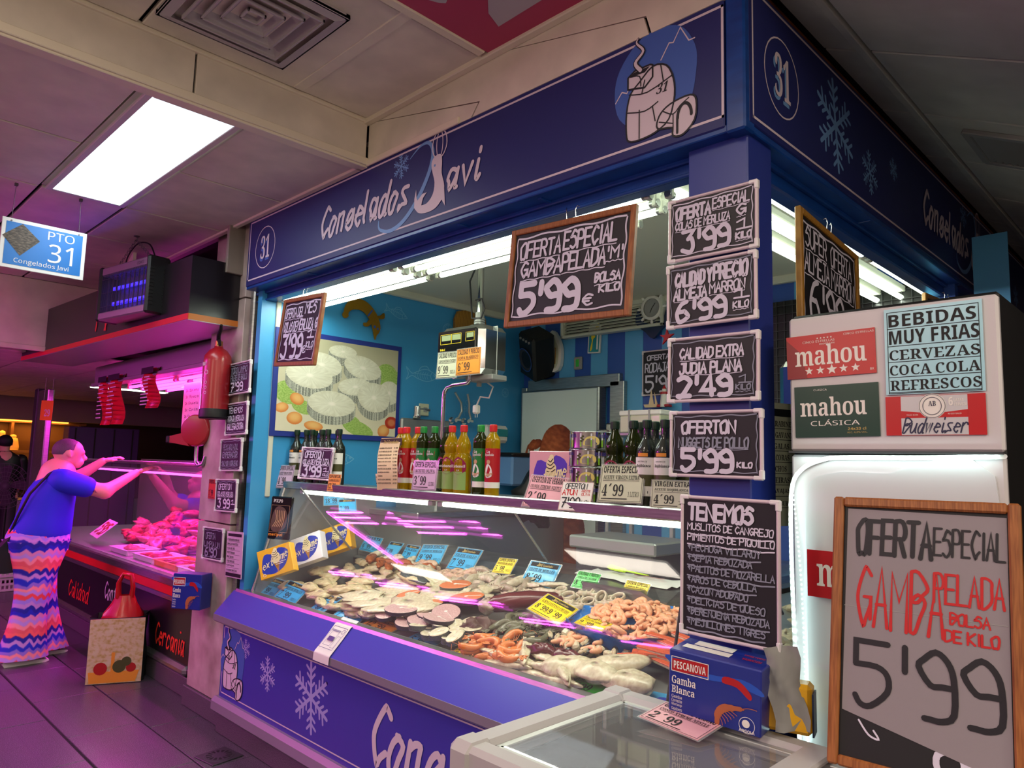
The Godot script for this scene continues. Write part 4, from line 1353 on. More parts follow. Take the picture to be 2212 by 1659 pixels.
func signs() -> void:
	var K := Vector3(0, 0, 0)
	mat("sleeve", "ffffff", 0.08, 0, {transparency = BaseMaterial3D.TRANSPARENCY_ALPHA})
	M["sleeve"].albedo_color = Color(1, 1, 1, 0.12)
	for q in [["card_blue", "2fa4dc"], ["card_orange", "f0962e"], ["card_yellow", "f6d81e"], ["card_green", "35c43e"], ["card_pink", "e9aab6"], ["card_pale", "cfd0b4"], ["card_lilac", "d9b8d4"], ["card_red", "e0452e"]]:
		mat(q[0], q[1], 0.35, 0, {clearcoat_enabled = true, clearcoat = 0.6, clearcoat_roughness = 0.08})
	mat("card_gold", "b9a05a", 0.5)
	mat("marker_black", "1a1720", 0.5)
	mat("marker_red", "c4161c", 0.5)
	# hung boards
	chalkboard("large wooden-framed chalkboard hanging over the counter, peeled prawns M at 5'99", Vector3(-1.615, 2.18, -1.89), Vector3(-3, 2, -2), 0.555, 0.375, "wood", [["OFERTA", 0.06, 0.71, 0.37, 0.18, 0.028, 0, 1], ["ESPECIAL", 0.46, 0.73, 0.44, 0.19, 0.028, 0, 1], ["GAMBA", 0.08, 0.49, 0.37, 0.17, 0.028, 0, 1], ["PELADA", 0.46, 0.5, 0.36, 0.18, 0.028, 0, 1], ["'M'", 0.83, 0.55, 0.13, 0.12, 0.024, 0, 1], ["5'99", 0.09, 0.08, 0.52, 0.32, 0.075], ["€", 0.66, 0.09, 0.08, 0.11, 0.022], ["BOLSA", 0.75, 0.32, 0.2, 0.09, 0.022, 0, 1], ["KILO", 0.79, 0.21, 0.16, 0.07, 0.022]], true)
	chalkboard("wooden-framed chalkboard hanging at the left end of the lintel, hake tails of the month", Vector3(-3.463, 2.17, -1.89), Vector3(-4, -3, -4), 0.47, 0.375, "wood", [["OFERTA DEL", 0.05, 0.74, 0.5, 0.15, 0.024, 0, 1], ["MES", 0.6, 0.78, 0.28, 0.17, 0.028], ["COLAS DE", 0.06, 0.5, 0.36, 0.16, 0.024, 0, 1], ["MERLUZA G", 0.44, 0.52, 0.52, 0.16, 0.028, 0, 1], ["3'99", 0.08, 0.08, 0.56, 0.36, 0.06], ["€", 0.66, 0.14, 0.1, 0.11, 0.02], ["1", 0.78, 0.38, 0.1, 0.12, 0.03], ["KILO", 0.76, 0.22, 0.18, 0.09, 0.02, 0, 1]], true)
	chalkboard("wooden-framed chalkboard on the right side of the stall, super offer brown clams 6'99", Vector3(-0.93, 2.12, -2.46), Vector3(-2, 91, -5), 0.53, 0.4, "wood_light", [["SUPER", 0.06, 0.74, 0.36, 0.19, 0.022, 0, 1], ["OFERTA", 0.5, 0.73, 0.4, 0.19, 0.022, 0, 1], ["ALMEJA", 0.04, 0.5, 0.42, 0.18, 0.022, 0, 1], ["MARRON", 0.5, 0.5, 0.44, 0.18, 0.022, 0, 1], ["6'99", 0.12, 0.06, 0.6, 0.38, 0.05]], true)
	chalkboard("chalkboard hanging far back on the right side, only its wooden edge above the fridge", Vector3(-0.95, 1.97, -3.95), Vector3(0, 80, -3), 0.45, 0.75, "wood_light", [["OFERTA", 0.1, 0.6, 0.7, 0.2, 0.02]], true)
	# on the pillar
	chalkboard("topmost pink-framed chalkboard on the pillar, hake tails G at 3'99", Vector3(-1.045, 2.218, -1.872), Vector3(0, 0, -0.5), 0.29, 0.195, "pink_plastic", [["OFERTA", 0.07, 0.68, 0.42, 0.2, 0.05], ["ESPECIAL", 0.52, 0.74, 0.42, 0.17, 0.03, 0, 1], ["COLAS DE MERLUZA", 0.06, 0.5, 0.66, 0.13, 0.025, 0, 1], ["G", 0.8, 0.54, 0.1, 0.16, 0.035, 0, 1], ["3'99", 0.15, 0.08, 0.56, 0.36, 0.075], ["1", 0.82, 0.3, 0.1, 0.16, 0.03], ["KILO", 0.79, 0.14, 0.17, 0.1, 0.03, 0, 1]])
	chalkboard("second pink-framed chalkboard on the pillar, brown clams at 6'99", Vector3(-1.05, 2.015, -1.872), K, 0.29, 0.195, "pink_plastic", [["CALIDAD Y", 0.08, 0.66, 0.44, 0.22, 0.05], ["PRECIO", 0.55, 0.68, 0.38, 0.24, 0.05], ["ALMEJA", 0.06, 0.43, 0.4, 0.17, 0.04, 0, 1], ["MARRON", 0.5, 0.46, 0.4, 0.16, 0.03, 0, 1], ["6'99", 0.1, 0.06, 0.58, 0.33, 0.075], ["1", 0.8, 0.32, 0.1, 0.14, 0.03], ["KILO", 0.77, 0.16, 0.17, 0.1, 0.025, 0, 1]], false, 1)
	chalkboard("third pink-framed chalkboard on the pillar, flat green beans at 2'49", Vector3(-1.046, 1.789, -1.872), Vector3(0, 0, -0.8), 0.29, 0.194, "pink_plastic", [["CALIDAD EXTRA", 0.12, 0.68, 0.74, 0.17, 0.035, 0, 1], ["JUDIA PLANA", 0.12, 0.43, 0.72, 0.17, 0.04, 0, 1], ["2'49", 0.1, 0.06, 0.62, 0.32, 0.085], ["1", 0.83, 0.24, 0.08, 0.12, 0.02, 1], ["KILO", 0.78, 0.13, 0.16, 0.08, 0.02, 1, 1]], false, 1)
	chalkboard("fourth pink-framed chalkboard on the pillar, chicken nuggets at 5'99", Vector3(-1.039, 1.571, -1.872), Vector3(0, 0, -0.3), 0.29, 0.192, "pink_plastic", [["OFERTON", 0.12, 0.68, 0.62, 0.19, 0.045], ["NUGGETS DE POLLO", 0.08, 0.44, 0.8, 0.16, 0.03, 1, 1], ["5'99", 0.12, 0.06, 0.58, 0.34, 0.08], ["KILO", 0.76, 0.13, 0.16, 0.08, 0.025]], false, 1)
	var lst := [["TENEMOS", 0.06, 0.845, 0.7, 0.115, 0.028]]
	var items := ["MUSLITOS DE CANGREJO", "PIMIENTOS DE PIQUILLO", "*PECHUGA VILLAROY", "*SEPIA REBOZADA", "*PALITOS DE MOZARELLA", "*AROS DE CEBOLLA", "*CAZON ADOBADO", "*DELICIAS DE QUESO", "*BERENJENA REBOZADA", "*MEJILLONES TIGRES"]
	for k in 10:
		lst.append([items[k], 0.05, 0.765 - k * 0.079, minf(0.043 * items[k].length() + 0.06, 0.93), 0.05, 0.009, 0 if k < 2 else 1, 1])
	chalkboard("tall pink-framed chalkboard headed TENEMOS listing breaded snacks, above the prawn box", Vector3(-0.961, 1.238, -1.80), Vector3(0, 0, -0.5), 0.285, 0.375, "pink_plastic", lst, false, 0)
	chalkboard("white-cornered chalkboard on the shelf beside dark bottles, hake tails at 3'99", Vector3(-3.612, 1.475, -2.12), Vector3(-6, 12, -1), 0.255, 0.18, "pink_plastic", [["OFERTON", 0.1, 0.7, 0.6, 0.2, 0.04], ["COLAS DE", 0.06, 0.46, 0.36, 0.16, 0.03], ["MERLUZA", 0.45, 0.46, 0.48, 0.2, 0.035, 0, 1], ["3'99", 0.1, 0.06, 0.6, 0.34, 0.075], ["1", 0.8, 0.24, 0.1, 0.12, 0.03], ["KILO", 0.78, 0.1, 0.17, 0.08, 0.02]])
	# on the marble pier
	var pb := [[-4.096, 1.959, "topmost chalkboard on the marble pier, cleaned megrim fillets", [["TODO LIMPIO", 0.08, 0.7, 0.8, 0.18, 0.03, 1, 1], ["FILETE DE GALLO", 0.08, 0.44, 0.8, 0.18, 0.03, 1, 1], ["7'99", 0.1, 0.08, 0.6, 0.28, 0.055]]], [-4.101, 1.721, "second chalkboard on the marble pier, slices of Galician hake", [["TENEMOS", 0.12, 0.7, 0.68, 0.18, 0.03], ["RODAJA MERLUZA", 0.08, 0.44, 0.82, 0.16, 0.028, 0, 1], ["GALLEGA EXTRA", 0.08, 0.14, 0.8, 0.2, 0.035]]], [-4.141, 1.512, "third chalkboard on the marble pier, swordfish and Norwegian salmon", [["PESCADO AZUL", 0.12, 0.68, 0.74, 0.17, 0.025, 1, 1], ["EMPERADOR", 0.1, 0.42, 0.74, 0.17, 0.035, 1, 1], ["SALMON NORUEGO", 0.08, 0.14, 0.8, 0.15, 0.028, 1, 1]]], [-4.17, 1.276, "fourth chalkboard on the marble pier, hake tails at 3 99", [["OFERTON", 0.12, 0.7, 0.66, 0.18, 0.03], ["COLAS DE MERLUZA", 0.08, 0.48, 0.8, 0.14, 0.025, 0, 1], ["3 99", 0.12, 0.1, 0.6, 0.28, 0.06], ["1", 0.82, 0.22, 0.1, 0.14, 0.03]]], [-4.303, 0.987, "lowest chalkboard on the marble pier, offer at 6'90 over the blue prawn box", [["OFERTA", 0.14, 0.66, 0.5, 0.2, 0.03, 1], ["LIMPIA UN", 0.08, 0.4, 0.8, 0.17, 0.03, 1, 1], ["6'90", 0.14, 0.08, 0.6, 0.28, 0.06, 1]]]]
	for q in pb:
		chalkboard(q[2], Vector3(q[0], q[1], -1.872), Vector3(0, 0, 1.5), 0.28, 0.19, "pink_plastic", q[3], false, 1)
	var t := thing("price_list", "pale pink paper list of shellfish names on the pier, right of the lowest chalkboard", "sign", Vector3(-4.042, 0.951, -1.885), Vector3(0, 0, 2))
	obj("paper", boxm(Vector3.ZERO, Vector3(0.2, 0.255, 0.003)), "card_lilac", t)
	var b := Mb.new()
	bar(b, -0.085, 0.1, 0.17, 0.016, 0.0025)
	var words := ["CARABINEROS", "BOGAVANTES", "CIGALAS", "NECORAS", "PECHOS", "VIEIRAS", "NAVAJAS", "ZAMBURIÑAS"]
	for k in 8:
		ink(b, words[k], "serif-bold", -0.09, 0.075 - 0.024 * k, 0.0125 * words[k].length() + 0.01, 0.012, 0.0025)
		bar(b, -0.09, 0.07 - 0.024 * k, 0.16, 0.0012, 0.0025)
	bar(b, -0.095, -0.122, 0.19, 0.02, 0.0025)
	obj("print", b, "ink_black", t)
	card("orange-red price card 1'99 half hidden on the pier left of a chalkboard", Vector3(-4.4, 1.24, -1.89), K, 0.13, 0.126, "card_red", "OFERTA ESP", false, "", "1´99", "")
	# cards at the front of the bed
	card("blue card with dark heading at the far left front of the seafood bed, hake tails 3'99", Vector3(-3.875, 0.733, -1.985), Vector3(-50, 1, -1), 0.188, 0.135, "card_blue", "", true, "COLAS DE MERLUZA", "3´99", "1KILO")
	card("blue card with dark heading second from left at the front of the bed, hake fillet 7'99", Vector3(-3.64, 0.739, -1.98), Vector3(-49, 14, -9), 0.188, 0.134, "card_blue", "", true, "FILETE DE MERLUZA", "7´99", "1KILO")
	card("blue card third from left at the front of the bed, only 99 of its price readable", Vector3(-3.328, 0.733, -1.985), Vector3(-59, -16, 8), 0.188, 0.136, "card_blue", "", true, "RODAJA MERLUZA", " ´99", "1KILO")
	card("blue card glaring white at its top, fourth at the front of the bed, price 7'99", Vector3(-3.074, 0.728, -1.985), Vector3(-64, 12, -6), 0.2, 0.142, "card_blue", "", true, "LOMOS MERLUZA", "7´99", "1KILO")
	card("orange card at the front of the bed, swordfish 12'99", Vector3(-2.824, 0.733, -1.985), Vector3(-76, 25, -20), 0.195, 0.136, "card_orange", "OFERTA ESPECIAL", false, "EMPERADOR", "12´99", "1KILO")
	card("blue card right of the orange card at the front of the bed, hake slices 5'99", Vector3(-2.508, 0.725, -1.985), Vector3(-75, 0, 2), 0.195, 0.14, "card_blue", "OFERTA", false, "RODAJAS DE MERLUZA", "5´99", "1KILO")
	card("yellow card at the front of the bed, cooked prawns 9'99 and 10'99", Vector3(-2.191, 0.725, -1.985), Vector3(-65, 9, -6), 0.191, 0.138, "card_yellow", "", true, "LANGOSTINO COCIDO", "9´99/10´99", "")
	card("blue card of the week at the front of the bed, hake fillet 5'99 a kilo", Vector3(-1.951, 0.725, -1.985), Vector3(-74, 10, -3), 0.202, 0.144, "card_blue", "OFERTA DE LA SEMANA", false, "FILETE MERLUZA", "5´99", "1KILO")
	card("green card at the front right of the bed beside the chest freezer, squid tube 8'99", Vector3(-1.606, 0.735, -1.985), Vector3(-78, -8, 12), 0.202, 0.145, "card_green", "CALIDAD,MUY TIERNO", false, "TUBO DE CALAMAR", "8´99", "")
	# cards on the steel ledge
	card("blue card at the left end of the steel ledge behind the seafood, price 6'99", Vector3(-3.784, 0.945, -2.6), Vector3(-33, 15, -5), 0.144, 0.106, "card_blue", "OFERTA", false, "", "6´99", "1KILO")
	card("small blue card second on the steel ledge, behind the pink reflection, price 5", Vector3(-3.561, 0.945, -2.6), Vector3(-40, 1, 0), 0.133, 0.098, "card_blue", "", true, "", "5´99", "")
	card("small blue card third on the steel ledge with dark heading, price 7'99", Vector3(-3.385, 0.945, -2.6), Vector3(-34, 3, -1), 0.123, 0.091, "card_blue", "", true, "FILETE", "7´99", "")
	card("larger blue card on the steel ledge with bold heading, hake loins 9'99", Vector3(-3.206, 0.937, -2.6), Vector3(-41, 11, 4), 0.18, 0.133, "card_blue", "OFERTA ESPECIAL", false, "LOMOS DE MERLUZA", "9´99", "KILO")
	card("large blue card on the steel ledge tinted pink by a reflection, megrim fillet 7'99", Vector3(-2.942, 0.932, -2.6), Vector3(-40, 3, 0), 0.196, 0.145, "card_blue", "", true, "FILETE GALLO", "7´99", "1KILO")
	card("small yellow card on the steel ledge, monkfish bones 5'99", Vector3(-2.624, 0.955, -2.6), Vector3(-41, 1, 2), 0.129, 0.095, "card_yellow", "SUPER OFERTA", false, "HUESOS DE RAPE", "5´99", "1KILO")
	card("blue card with wavy glare on the steel ledge, hake fillet 8'99 a kilo", Vector3(-2.389, 0.925, -2.6), Vector3(-41, 8, -2), 0.189, 0.139, "card_blue", "", true, "FILETE DE MERLUZA", "8´99", "1KILO")
	card("green card on the steel ledge, squid rings 8'99", Vector3(-2.102, 0.95, -2.6), Vector3(-43, 6, -2), 0.129, 0.095, "card_green", "CALIDAD Y PRECIO", false, "ANILLA DE CALAMAR", "8´99", "KILO")
	card("yellow card at the right end of the steel ledge, peeled jumbo prawns 3'49", Vector3(-1.838, 0.945, -2.6), Vector3(-43, 4, -3), 0.125, 0.092, "card_yellow", "OFERTA ESPECIAL", false, "GAMBON PELADO G", "3´49", "1/4")
	card("yellow card lying aslant on the raw prawns, 8'99 and 9'99", Vector3(-2.025, 0.885, -2.25), Vector3(-62, 24, -28), 0.185, 0.131, "card_yellow", "", true, "LANGOSTINO CRUDO", "8´99/9´99", "")
	card("yellow card lying flat by the peeled shrimp heap, shellfish soup 9'99", Vector3(-1.792, 0.885, -2.25), Vector3(-76, 36, -32), 0.13, 0.09, "card_yellow", "CALIDAD Y PRECIO", false, "SOPA DE MARISCO", "9´99", "")
	card("blue card hanging under the left end of the shelf, swordfish 18'99", Vector3(-3.7, 1.235, -2.3), Vector3(0, 35, 4), 0.13, 0.09, "card_blue", "", false, "EMPERADOR", "18´99", "")
	card("blue card hanging under the shelf right of the 18'99 card, price 7'99", Vector3(-3.55, 1.205, -2.3), Vector3(5, 34, 5), 0.11, 0.08, "card_blue", "", true, "", "7´99", "")
	# cards on the shelf edge
	card("pale price card at the left end of the shelf, extra virgin oil 4'99 a litre", Vector3(-3.93, 1.325, -2.1), Vector3(-12, 20, 1), 0.12, 0.14, "card_lilac", "OFERTA ESPECIAL", false, "ACEITE VIRGEN EXTRA", "4´99", "1LITRO")
	card("orange price card on the shelf edge, white prawns 12'99", Vector3(-3.397, 1.329, -2.1), Vector3(-10, 20, 0), 0.085, 0.097, "card_orange", "OFERTA", false, "GAMBA BLANCA", "12´99", "")
	card("lilac price card on the shelf in front of oil bottles, olive oil 3'99 a litre", Vector3(-2.645, 1.367, -2.11), Vector3(-6, 15, 0), 0.143, 0.142, "card_lilac", "OFERTA ESPECIAL", false, "ACEITE OLIVA", "3´99", "1LITRO")
	card("pink price card leaning on the shelf edge, ice cream cones 2'99", Vector3(-1.922, 1.329, -2.11), Vector3(-28, 16, -4), 0.172, 0.146, "card_pink", "OFERTON DE VERANO", false, "CONOS XTREME NESTLE", "2´99", "")
	card("pale green-grey card on the shelf in front of the tuna tins, extra virgin oil 4'99", Vector3(-1.537, 1.371, -2.1), Vector3(-17, 12, 1), 0.176, 0.147, "card_pale", "OFERTA ESPECIAL", false, "ACEITE VIRGEN EXTRA", "4´99", "1 LITRO")
	card("pale card on the shelf partly behind the pillar, virgin extra 4'99", Vector3(-1.334, 1.363, -2.11), Vector3(-11, 12, 0), 0.15, 0.1, "card_pale", "VIRGEN EXTRA", false, "ACEITE HOJIBLANCA", "4´99", "1L")
	t = thing("price_card", "white handwritten card in red and black on the shelf edge, tuna tin 7'99", "price card", Vector3(-1.743, 1.334, -2.10), Vector3(-21, 13, 0))
	obj("paper", boxm(Vector3(0, 0.056, 0), Vector3(0.13, 0.112, 0.002)), "white", t)
	b = Mb.new()
	hand(b, "OFERTON", Vector2(-0.05, 0.085), 0.09, 0.02, 0.003, 0.0015)
	hand(b, "7'99", Vector2(-0.055, 0.012), 0.075, 0.038, 0.005, 0.0015)
	hand(b, "LATA", Vector2(0.028, 0.03), 0.028, 0.011, 0.002, 0.0015)
	hand(b, "750", Vector2(0.028, 0.012), 0.028, 0.012, 0.002, 0.0015)
	obj("black_lettering", b, "marker_black", t)
	b = Mb.new()
	hand(b, "ATUN", Vector2(-0.058, 0.06), 0.06, 0.02, 0.004, 0.0015)
	hand(b, "ACEITE", Vector2(0.02, 0.073), 0.036, 0.009, 0.0016, 0.0015)
	hand(b, "OLIVA", Vector2(0.022, 0.06), 0.034, 0.009, 0.0016, 0.0015)
	outline(b, -0.064, 0.001, 0.128, 0.11, 0.001, 0.0012)
	obj("red_lettering", b, "marker_red", t)
	# curled menu list
	t = thing("menu_sheet", "tall curled cream menu sheet with a dark heading on the shelf", "sign", Vector3(-2.927, 1.36, -2.11), Vector3(-4, 18, 2))
	var cv := func(p: Vector3) -> Vector3: return Vector3(p.x + 0.008 * sin(p.y * 24.0), p.y, p.z + 0.015 * sin(p.y * 18.0))
	var P := []
	for k in 13:
		var row := PackedVector3Array()
		for s in 4: row.append(cv.call(Vector3(-0.06 + 0.04 * s, 0.255 * k / 12.0, 0)))
		P.append(row)
	b = Mb.new(); b.grid(P); obj("sheet", b, "card_cream", t)
	b = Mb.new(); b.box(Vector3(0, 0.235, -0.014), Vector3(0.125, 0.035, 0.002)); obj("heading", b, "heading_brown", t)
	b = Mb.new()
	var menu := ["GAMBA PELADA M", "FILETE MERLUZA SIN PIEL", "LOMOS DE BACALAO", "RODAJAS MERLUZA", "MEJILLON GALLEGO", "ZAMBURIÑAS", "FILETES DE SALMON", "ALMEJA BLANCA", "CONOS", "ACEITE OLIVA CARBONELL", "ACEITE OLIVA VIRGEN EXTRA"]
	var pr := ["5 99", "5 99", "7 99", "5 99", "5 99", "3 99", "9 99", "3 99", "2 99", "3 99", "4 99"]
	for k in 11:
		var c := Mb.new()
		ink(c, menu[k], "sans-bold", -0.055, 0.2 - k * 0.0172, minf(0.0052 * menu[k].length(), 0.078), 0.0075)
		ink(c, pr[k], "sans-bold", 0.033, 0.2 - k * 0.0172, 0.022, 0.0075)
		for q in c.v.size(): c.v[q] = cv.call(c.v[q])
		var o := b.v.size()
		b.v.append_array(c.v); b.n.append_array(c.n); b.t.append_array(c.t); b.c.append_array(c.c)
		for q in c.i: b.i.append(q + o)
	obj("print", b, "ink_black", t)
	b = Mb.new(); hand(b, "Javi Congelados", Vector2(-0.045, 0.227), 0.09, 0.016, 0.002, -0.012, 0.2); obj("heading_script", b, "card_gold", t)

func prism_x(b: Mb, prof: Array, x0: float, x1: float) -> void:
	# profile in (z, y), extruded along x
	b.x = Transform3D(Basis(Vector3(0, 0, -1), Vector3(0, 1, 0), Vector3(1, 0, 0)), Vector3.ZERO)
	var p := PackedVector2Array()
	for k in range(0, prof.size(), 2): p.append(Vector2(-prof[k], prof[k + 1]))
	b.prism(p, x0, x1)
	b.x = Transform3D()

func counter() -> void:
	mat("card_cream", "e3c69e", 0.5)
	mat("heading_brown", "3a2a22", 0.5)
	mat("nose_purple", "4a46b4", 0.3)
	mat("rail_mauve", "9c93a0", 0.3, 0.35)
	mat("panel_blue", "3b3aa8", 0.35)
	var t := thing("display_counter", "refrigerated glass seafood counter with blue printed front and steel shelf", "counter")
	var x0 := -4.06
	var x1 := -0.935
	obj("plinth", boxm(Vector3((x0 + x1) / 2, 0.06, -1.9), Vector3(x1 - x0, 0.12, 0.1), 0.003), "granite_kerb", t)
	var b := Mb.new()
	b.box(Vector3((x0 + x1) / 2 - 0.005, 0.15, -1.85), Vector3(x1 - x0 + 0.03, 0.085, 0.07), 0.02)
	obj("lower_rail", b, "rail_mauve", t)
	obj("front_panel", boxm(Vector3((x0 + x1) / 2 + 0.01, 0.395, -1.88), Vector3(x1 - x0 - 0.02, 0.41, 0.06)), "panel_blue", t)
	b = Mb.new()
	prism_x(b, [-1.815, 0.59, -1.805, 0.6, -1.805, 0.632, -1.9, 0.632, -1.9, 0.59], x0 - 0.02, x1)
	obj("upper_rail", b, "rail_mauve", t)
	b = Mb.new()
	prism_x(b, [-1.807, 0.632, -1.915, 0.748, -1.99, 0.748, -1.99, 0.632], x0 - 0.02, x1)
	obj("sloping_front", b, "nose_purple", t)
	b = Mb.new()
	prism_x(b, [-1.912, 0.745, -1.918, 0.76, -1.955, 0.762, -1.965, 0.72, -1.99, 0.72, -1.99, 0.7, -1.93, 0.7], x0, x1)
	obj("steel_rim", b, "steel", t)
	b = Mb.new()
	b.quad(Vector3(x0, 0.70, -1.96), Vector3(x1, 0.70, -1.96), Vector3(x1, 0.79, -2.66), Vector3(x0, 0.79, -2.66))
	b.box(Vector3(-2.4, 0.4, -2.7), Vector3(3.1, 0.78, 0.02))
	b.quad(Vector3(-0.96, 0.70, -1.96), Vector3(-0.96, 0.70, -4.2), Vector3(-1.68, 0.79, -4.2), Vector3(-1.68, 0.79, -2.66))
	obj("bed", b, "steel_soft", t)
	# ledge behind the bed, turning the corner
	b = Mb.new()
	prism_x(b, [-2.595, 0.898, -2.595, 0.904, -2.625, 0.912, -2.625, 0.95, -2.71, 0.985, -3.02, 0.985, -3.02, 0.7, -2.66, 0.7, -2.66, 0.898], -3.92, -1.675)
	b.x = Transform3D(Basis(Vector3.RIGHT, Vector3.UP, Vector3.BACK), Vector3.ZERO)
	b.prism(pl([-1.675, 0.898, -1.675, 0.904, -1.705, 0.912, -1.705, 0.95, -1.79, 0.985, -2.1, 0.985, -2.1, 0.7, -1.74, 0.7, -1.74, 0.898]), -4.2, -2.6)
	b.x = Transform3D()
	obj("steel_ledge", b, "steel", t)
	# end panel, shelf
	b = Mb.new()
	b.x = Transform3D(Basis(Vector3(0, 0, -1), Vector3(0, 1, 0), Vector3(1, 0, 0)), Vector3.ZERO)
	b.prism(pl([1.94, 0.7, 2.1, 1.335, 2.75, 1.335, 2.75, 0.7]), -3.95, -3.925)
	b.x = Transform3D()
	obj("end_panel", b, "steel_soft", t)
	b = Mb.new()
	b.tube([Vector3(-3.925, 0.76, -1.95), Vector3(-3.925, 1.34, -2.112)], 0.009, 8)
	b.box(Vector3(-2.5, 1.348, -2.27), Vector3(2.88, 0.02, 0.3), 0.003)
	b.box(Vector3(-2.5, 1.347, -2.112), Vector3(2.88, 0.042, 0.022), 0.005)
	b.box(Vector3(-1.17, 1.348, -3.2), Vector3(0.22, 0.02, 2.1), 0.003)
	b.box(Vector3(-1.08, 1.347, -3.2), Vector3(0.022, 0.042, 2.1), 0.005)
	obj("shelf", b, "steel", t)
	b = Mb.new()
	for q in [[-3.7, -2.08], [-1.2, -2.3], [-3.9, -2.4], [-2.4, -2.4]]:
		b.cyl(Vector3(q[0], 0.98, q[1] - 0.35), Vector3(q[0], 1.34, q[1] if q[1] > -2.2 else q[1]), 0.006, 8)
	obj("shelf_stay", b, "steel", t)
	var g := Mb.new()
	g.quad(Vector3(-3.925, 0.757, -1.945), Vector3(-0.95, 0.757, -1.945), Vector3(-1.105, 1.327, -2.108), Vector3(-3.925, 1.327, -2.108))
	obj("front_pane", g, "glass", t)
	g = Mb.new()
	g.quad(Vector3(-0.95, 0.757, -1.945), Vector3(-0.95, 0.757, -4.2), Vector3(-1.105, 1.327, -4.2), Vector3(-1.105, 1.327, -2.108))
	obj("side_pane", g, "glass", t)
	b = Mb.new()
	b.cyl(Vector3(-1.255, 0.76, -1.96), Vector3(-1.255, 1.33, -2.12), 0.005, 6)
	obj("cable", b, "black", t)
	# printing of the front panel
	var w := Mb.new(); var lb := Mb.new(); var mb := Mb.new(); var bk := Mb.new()
	outline(w, -4.025, 0.215, 3.05, 0.355, 0.006)
	igloo_logo(w, mb, bk, Vector2(-3.91, 0.4), 0.92)
	snowflake(lb, Vector2(-3.76, 0.495), 0.05, 0.005, 0.1)
	snowflake(lb, Vector2(-3.51, 0.42), 0.082, 0.009, 0.1)
	snowflake(lb, Vector2(-3.085, 0.405), 0.155, 0.017, 0.1)
	hand(w, "Congelados", Vector2(-2.6, 0.27), 1.1, 0.23, 0.028, 0.002, 0.2, 0.0)
	var pr := thing("counter_print", "", "")
	remove_child(pr)
	t.add_child(pr, true)
	pr.position = Vector3(0, 0, -1.85)
	if w.i.size(): obj("white_print", w, "sign_white", pr)
	obj("light_blue_print", lb, "sign_lilac", pr)
	obj("blue_print", mb, "sign_midblue", pr)
	obj("black_print", bk, "sign_black", pr)
	# strip lights under the shelf
	for q in [[-3.74, -2.62, "left"], [-2.52, -1.3, "right"]]:
		var s := thing("strip_light", "%s white strip light under the front edge of the counter shelf" % q[2], "light", Vector3((q[0] + q[1]) / 2, 1.313, -2.13))
		obj("diffuser", boxm(Vector3.ZERO, Vector3(q[1] - q[0], 0.02, 0.022), 0.004), "tube_white", s)
		b = Mb.new()
		for k in [-1, 1]: b.box(Vector3((q[1] - q[0] + 0.03) / 2 * k, 0, 0), Vector3(0.035, 0.022, 0.024), 0.003)
		obj("end_cap", b, "grey_plastic", s)
		lamp(Vector3((q[0] + q[1]) / 2, 1.3, -2.14), Vector3(0, -1, -0.25), Vector2(q[1] - q[0], 0.02), Color(1, 1, 0.92), 0.35, Vector3.FORWARD)
	# paper leaflet hanging over the rim
	t = thing("leaflet", "white printed leaflet with a drawing of a machine hanging over the counter edge", "paper", Vector3(-2.935, 0.7, -1.86), Vector3(0, 0, 0))
	P3 = []
	for p in [[0.07, -0.085], [0.052, -0.06], [0.047, -0.045], [0.0, -0.004], [-0.06, 0.0545], [-0.068, 0.06], [-0.1, 0.062]]:
		var row := PackedVector3Array()
		for s in 3: row.append(Vector3(-0.065 + 0.065 * s + 0.02 * p[0], p[0], p[1]))
		P3.append(row)
	P3.reverse()
	b = Mb.new(); b.grid(P3); obj("sheet", b, "white", t)
	b = Mb.new()
	b.x = Transform3D(Basis(Vector3.RIGHT, -0.8), Vector3(0, 0.0, 0.0))
	outline(b, -0.055, -0.06, 0.11, 0.115, 0.002, 0.002)
	outline(b, -0.04, -0.045, 0.055, 0.075, 0.0015, 0.002)
	bar(b, -0.035, -0.02, 0.045, 0.022, 0.002)
	outline(b, 0.025, -0.05, 0.025, 0.06, 0.0012, 0.002)
	ring(b, Vector2(0.038, 0.035), 0.009, 0.011, 0.002, 0.002, 0, TAU, 12)
	ink(b, "DISPENSADOR", "sans-bold", -0.05, 0.03, 0.07, 0.008, 0.002)
	for k in 10: bar(b, -0.055 + k * 0.011, 0.06, 0.007, 0.004, 0.002)
	obj("print", b, "script_purple", t)
var P3 := []

# ---------------------------------------------------------------- seafood on the bed
const SLOPE := 0.245
func bed_y(z: float) -> float:
	return 0.745 + (-1.99 - z) * 0.25
func lay(src: Node3D, first: bool, x: float, z: float, lift: float, yaw: float, label := "", roll := 0.0) -> Node3D:
	var o: Node3D = src if first else dup(src, Vector3.ZERO, Vector3.ZERO, label)
	o.basis = Basis(Vector3.RIGHT, SLOPE + roll) * Basis(Vector3.UP, deg_to_rad(yaw))
	o.position = Vector3(x, bed_y(z) + lift, z)
	return o

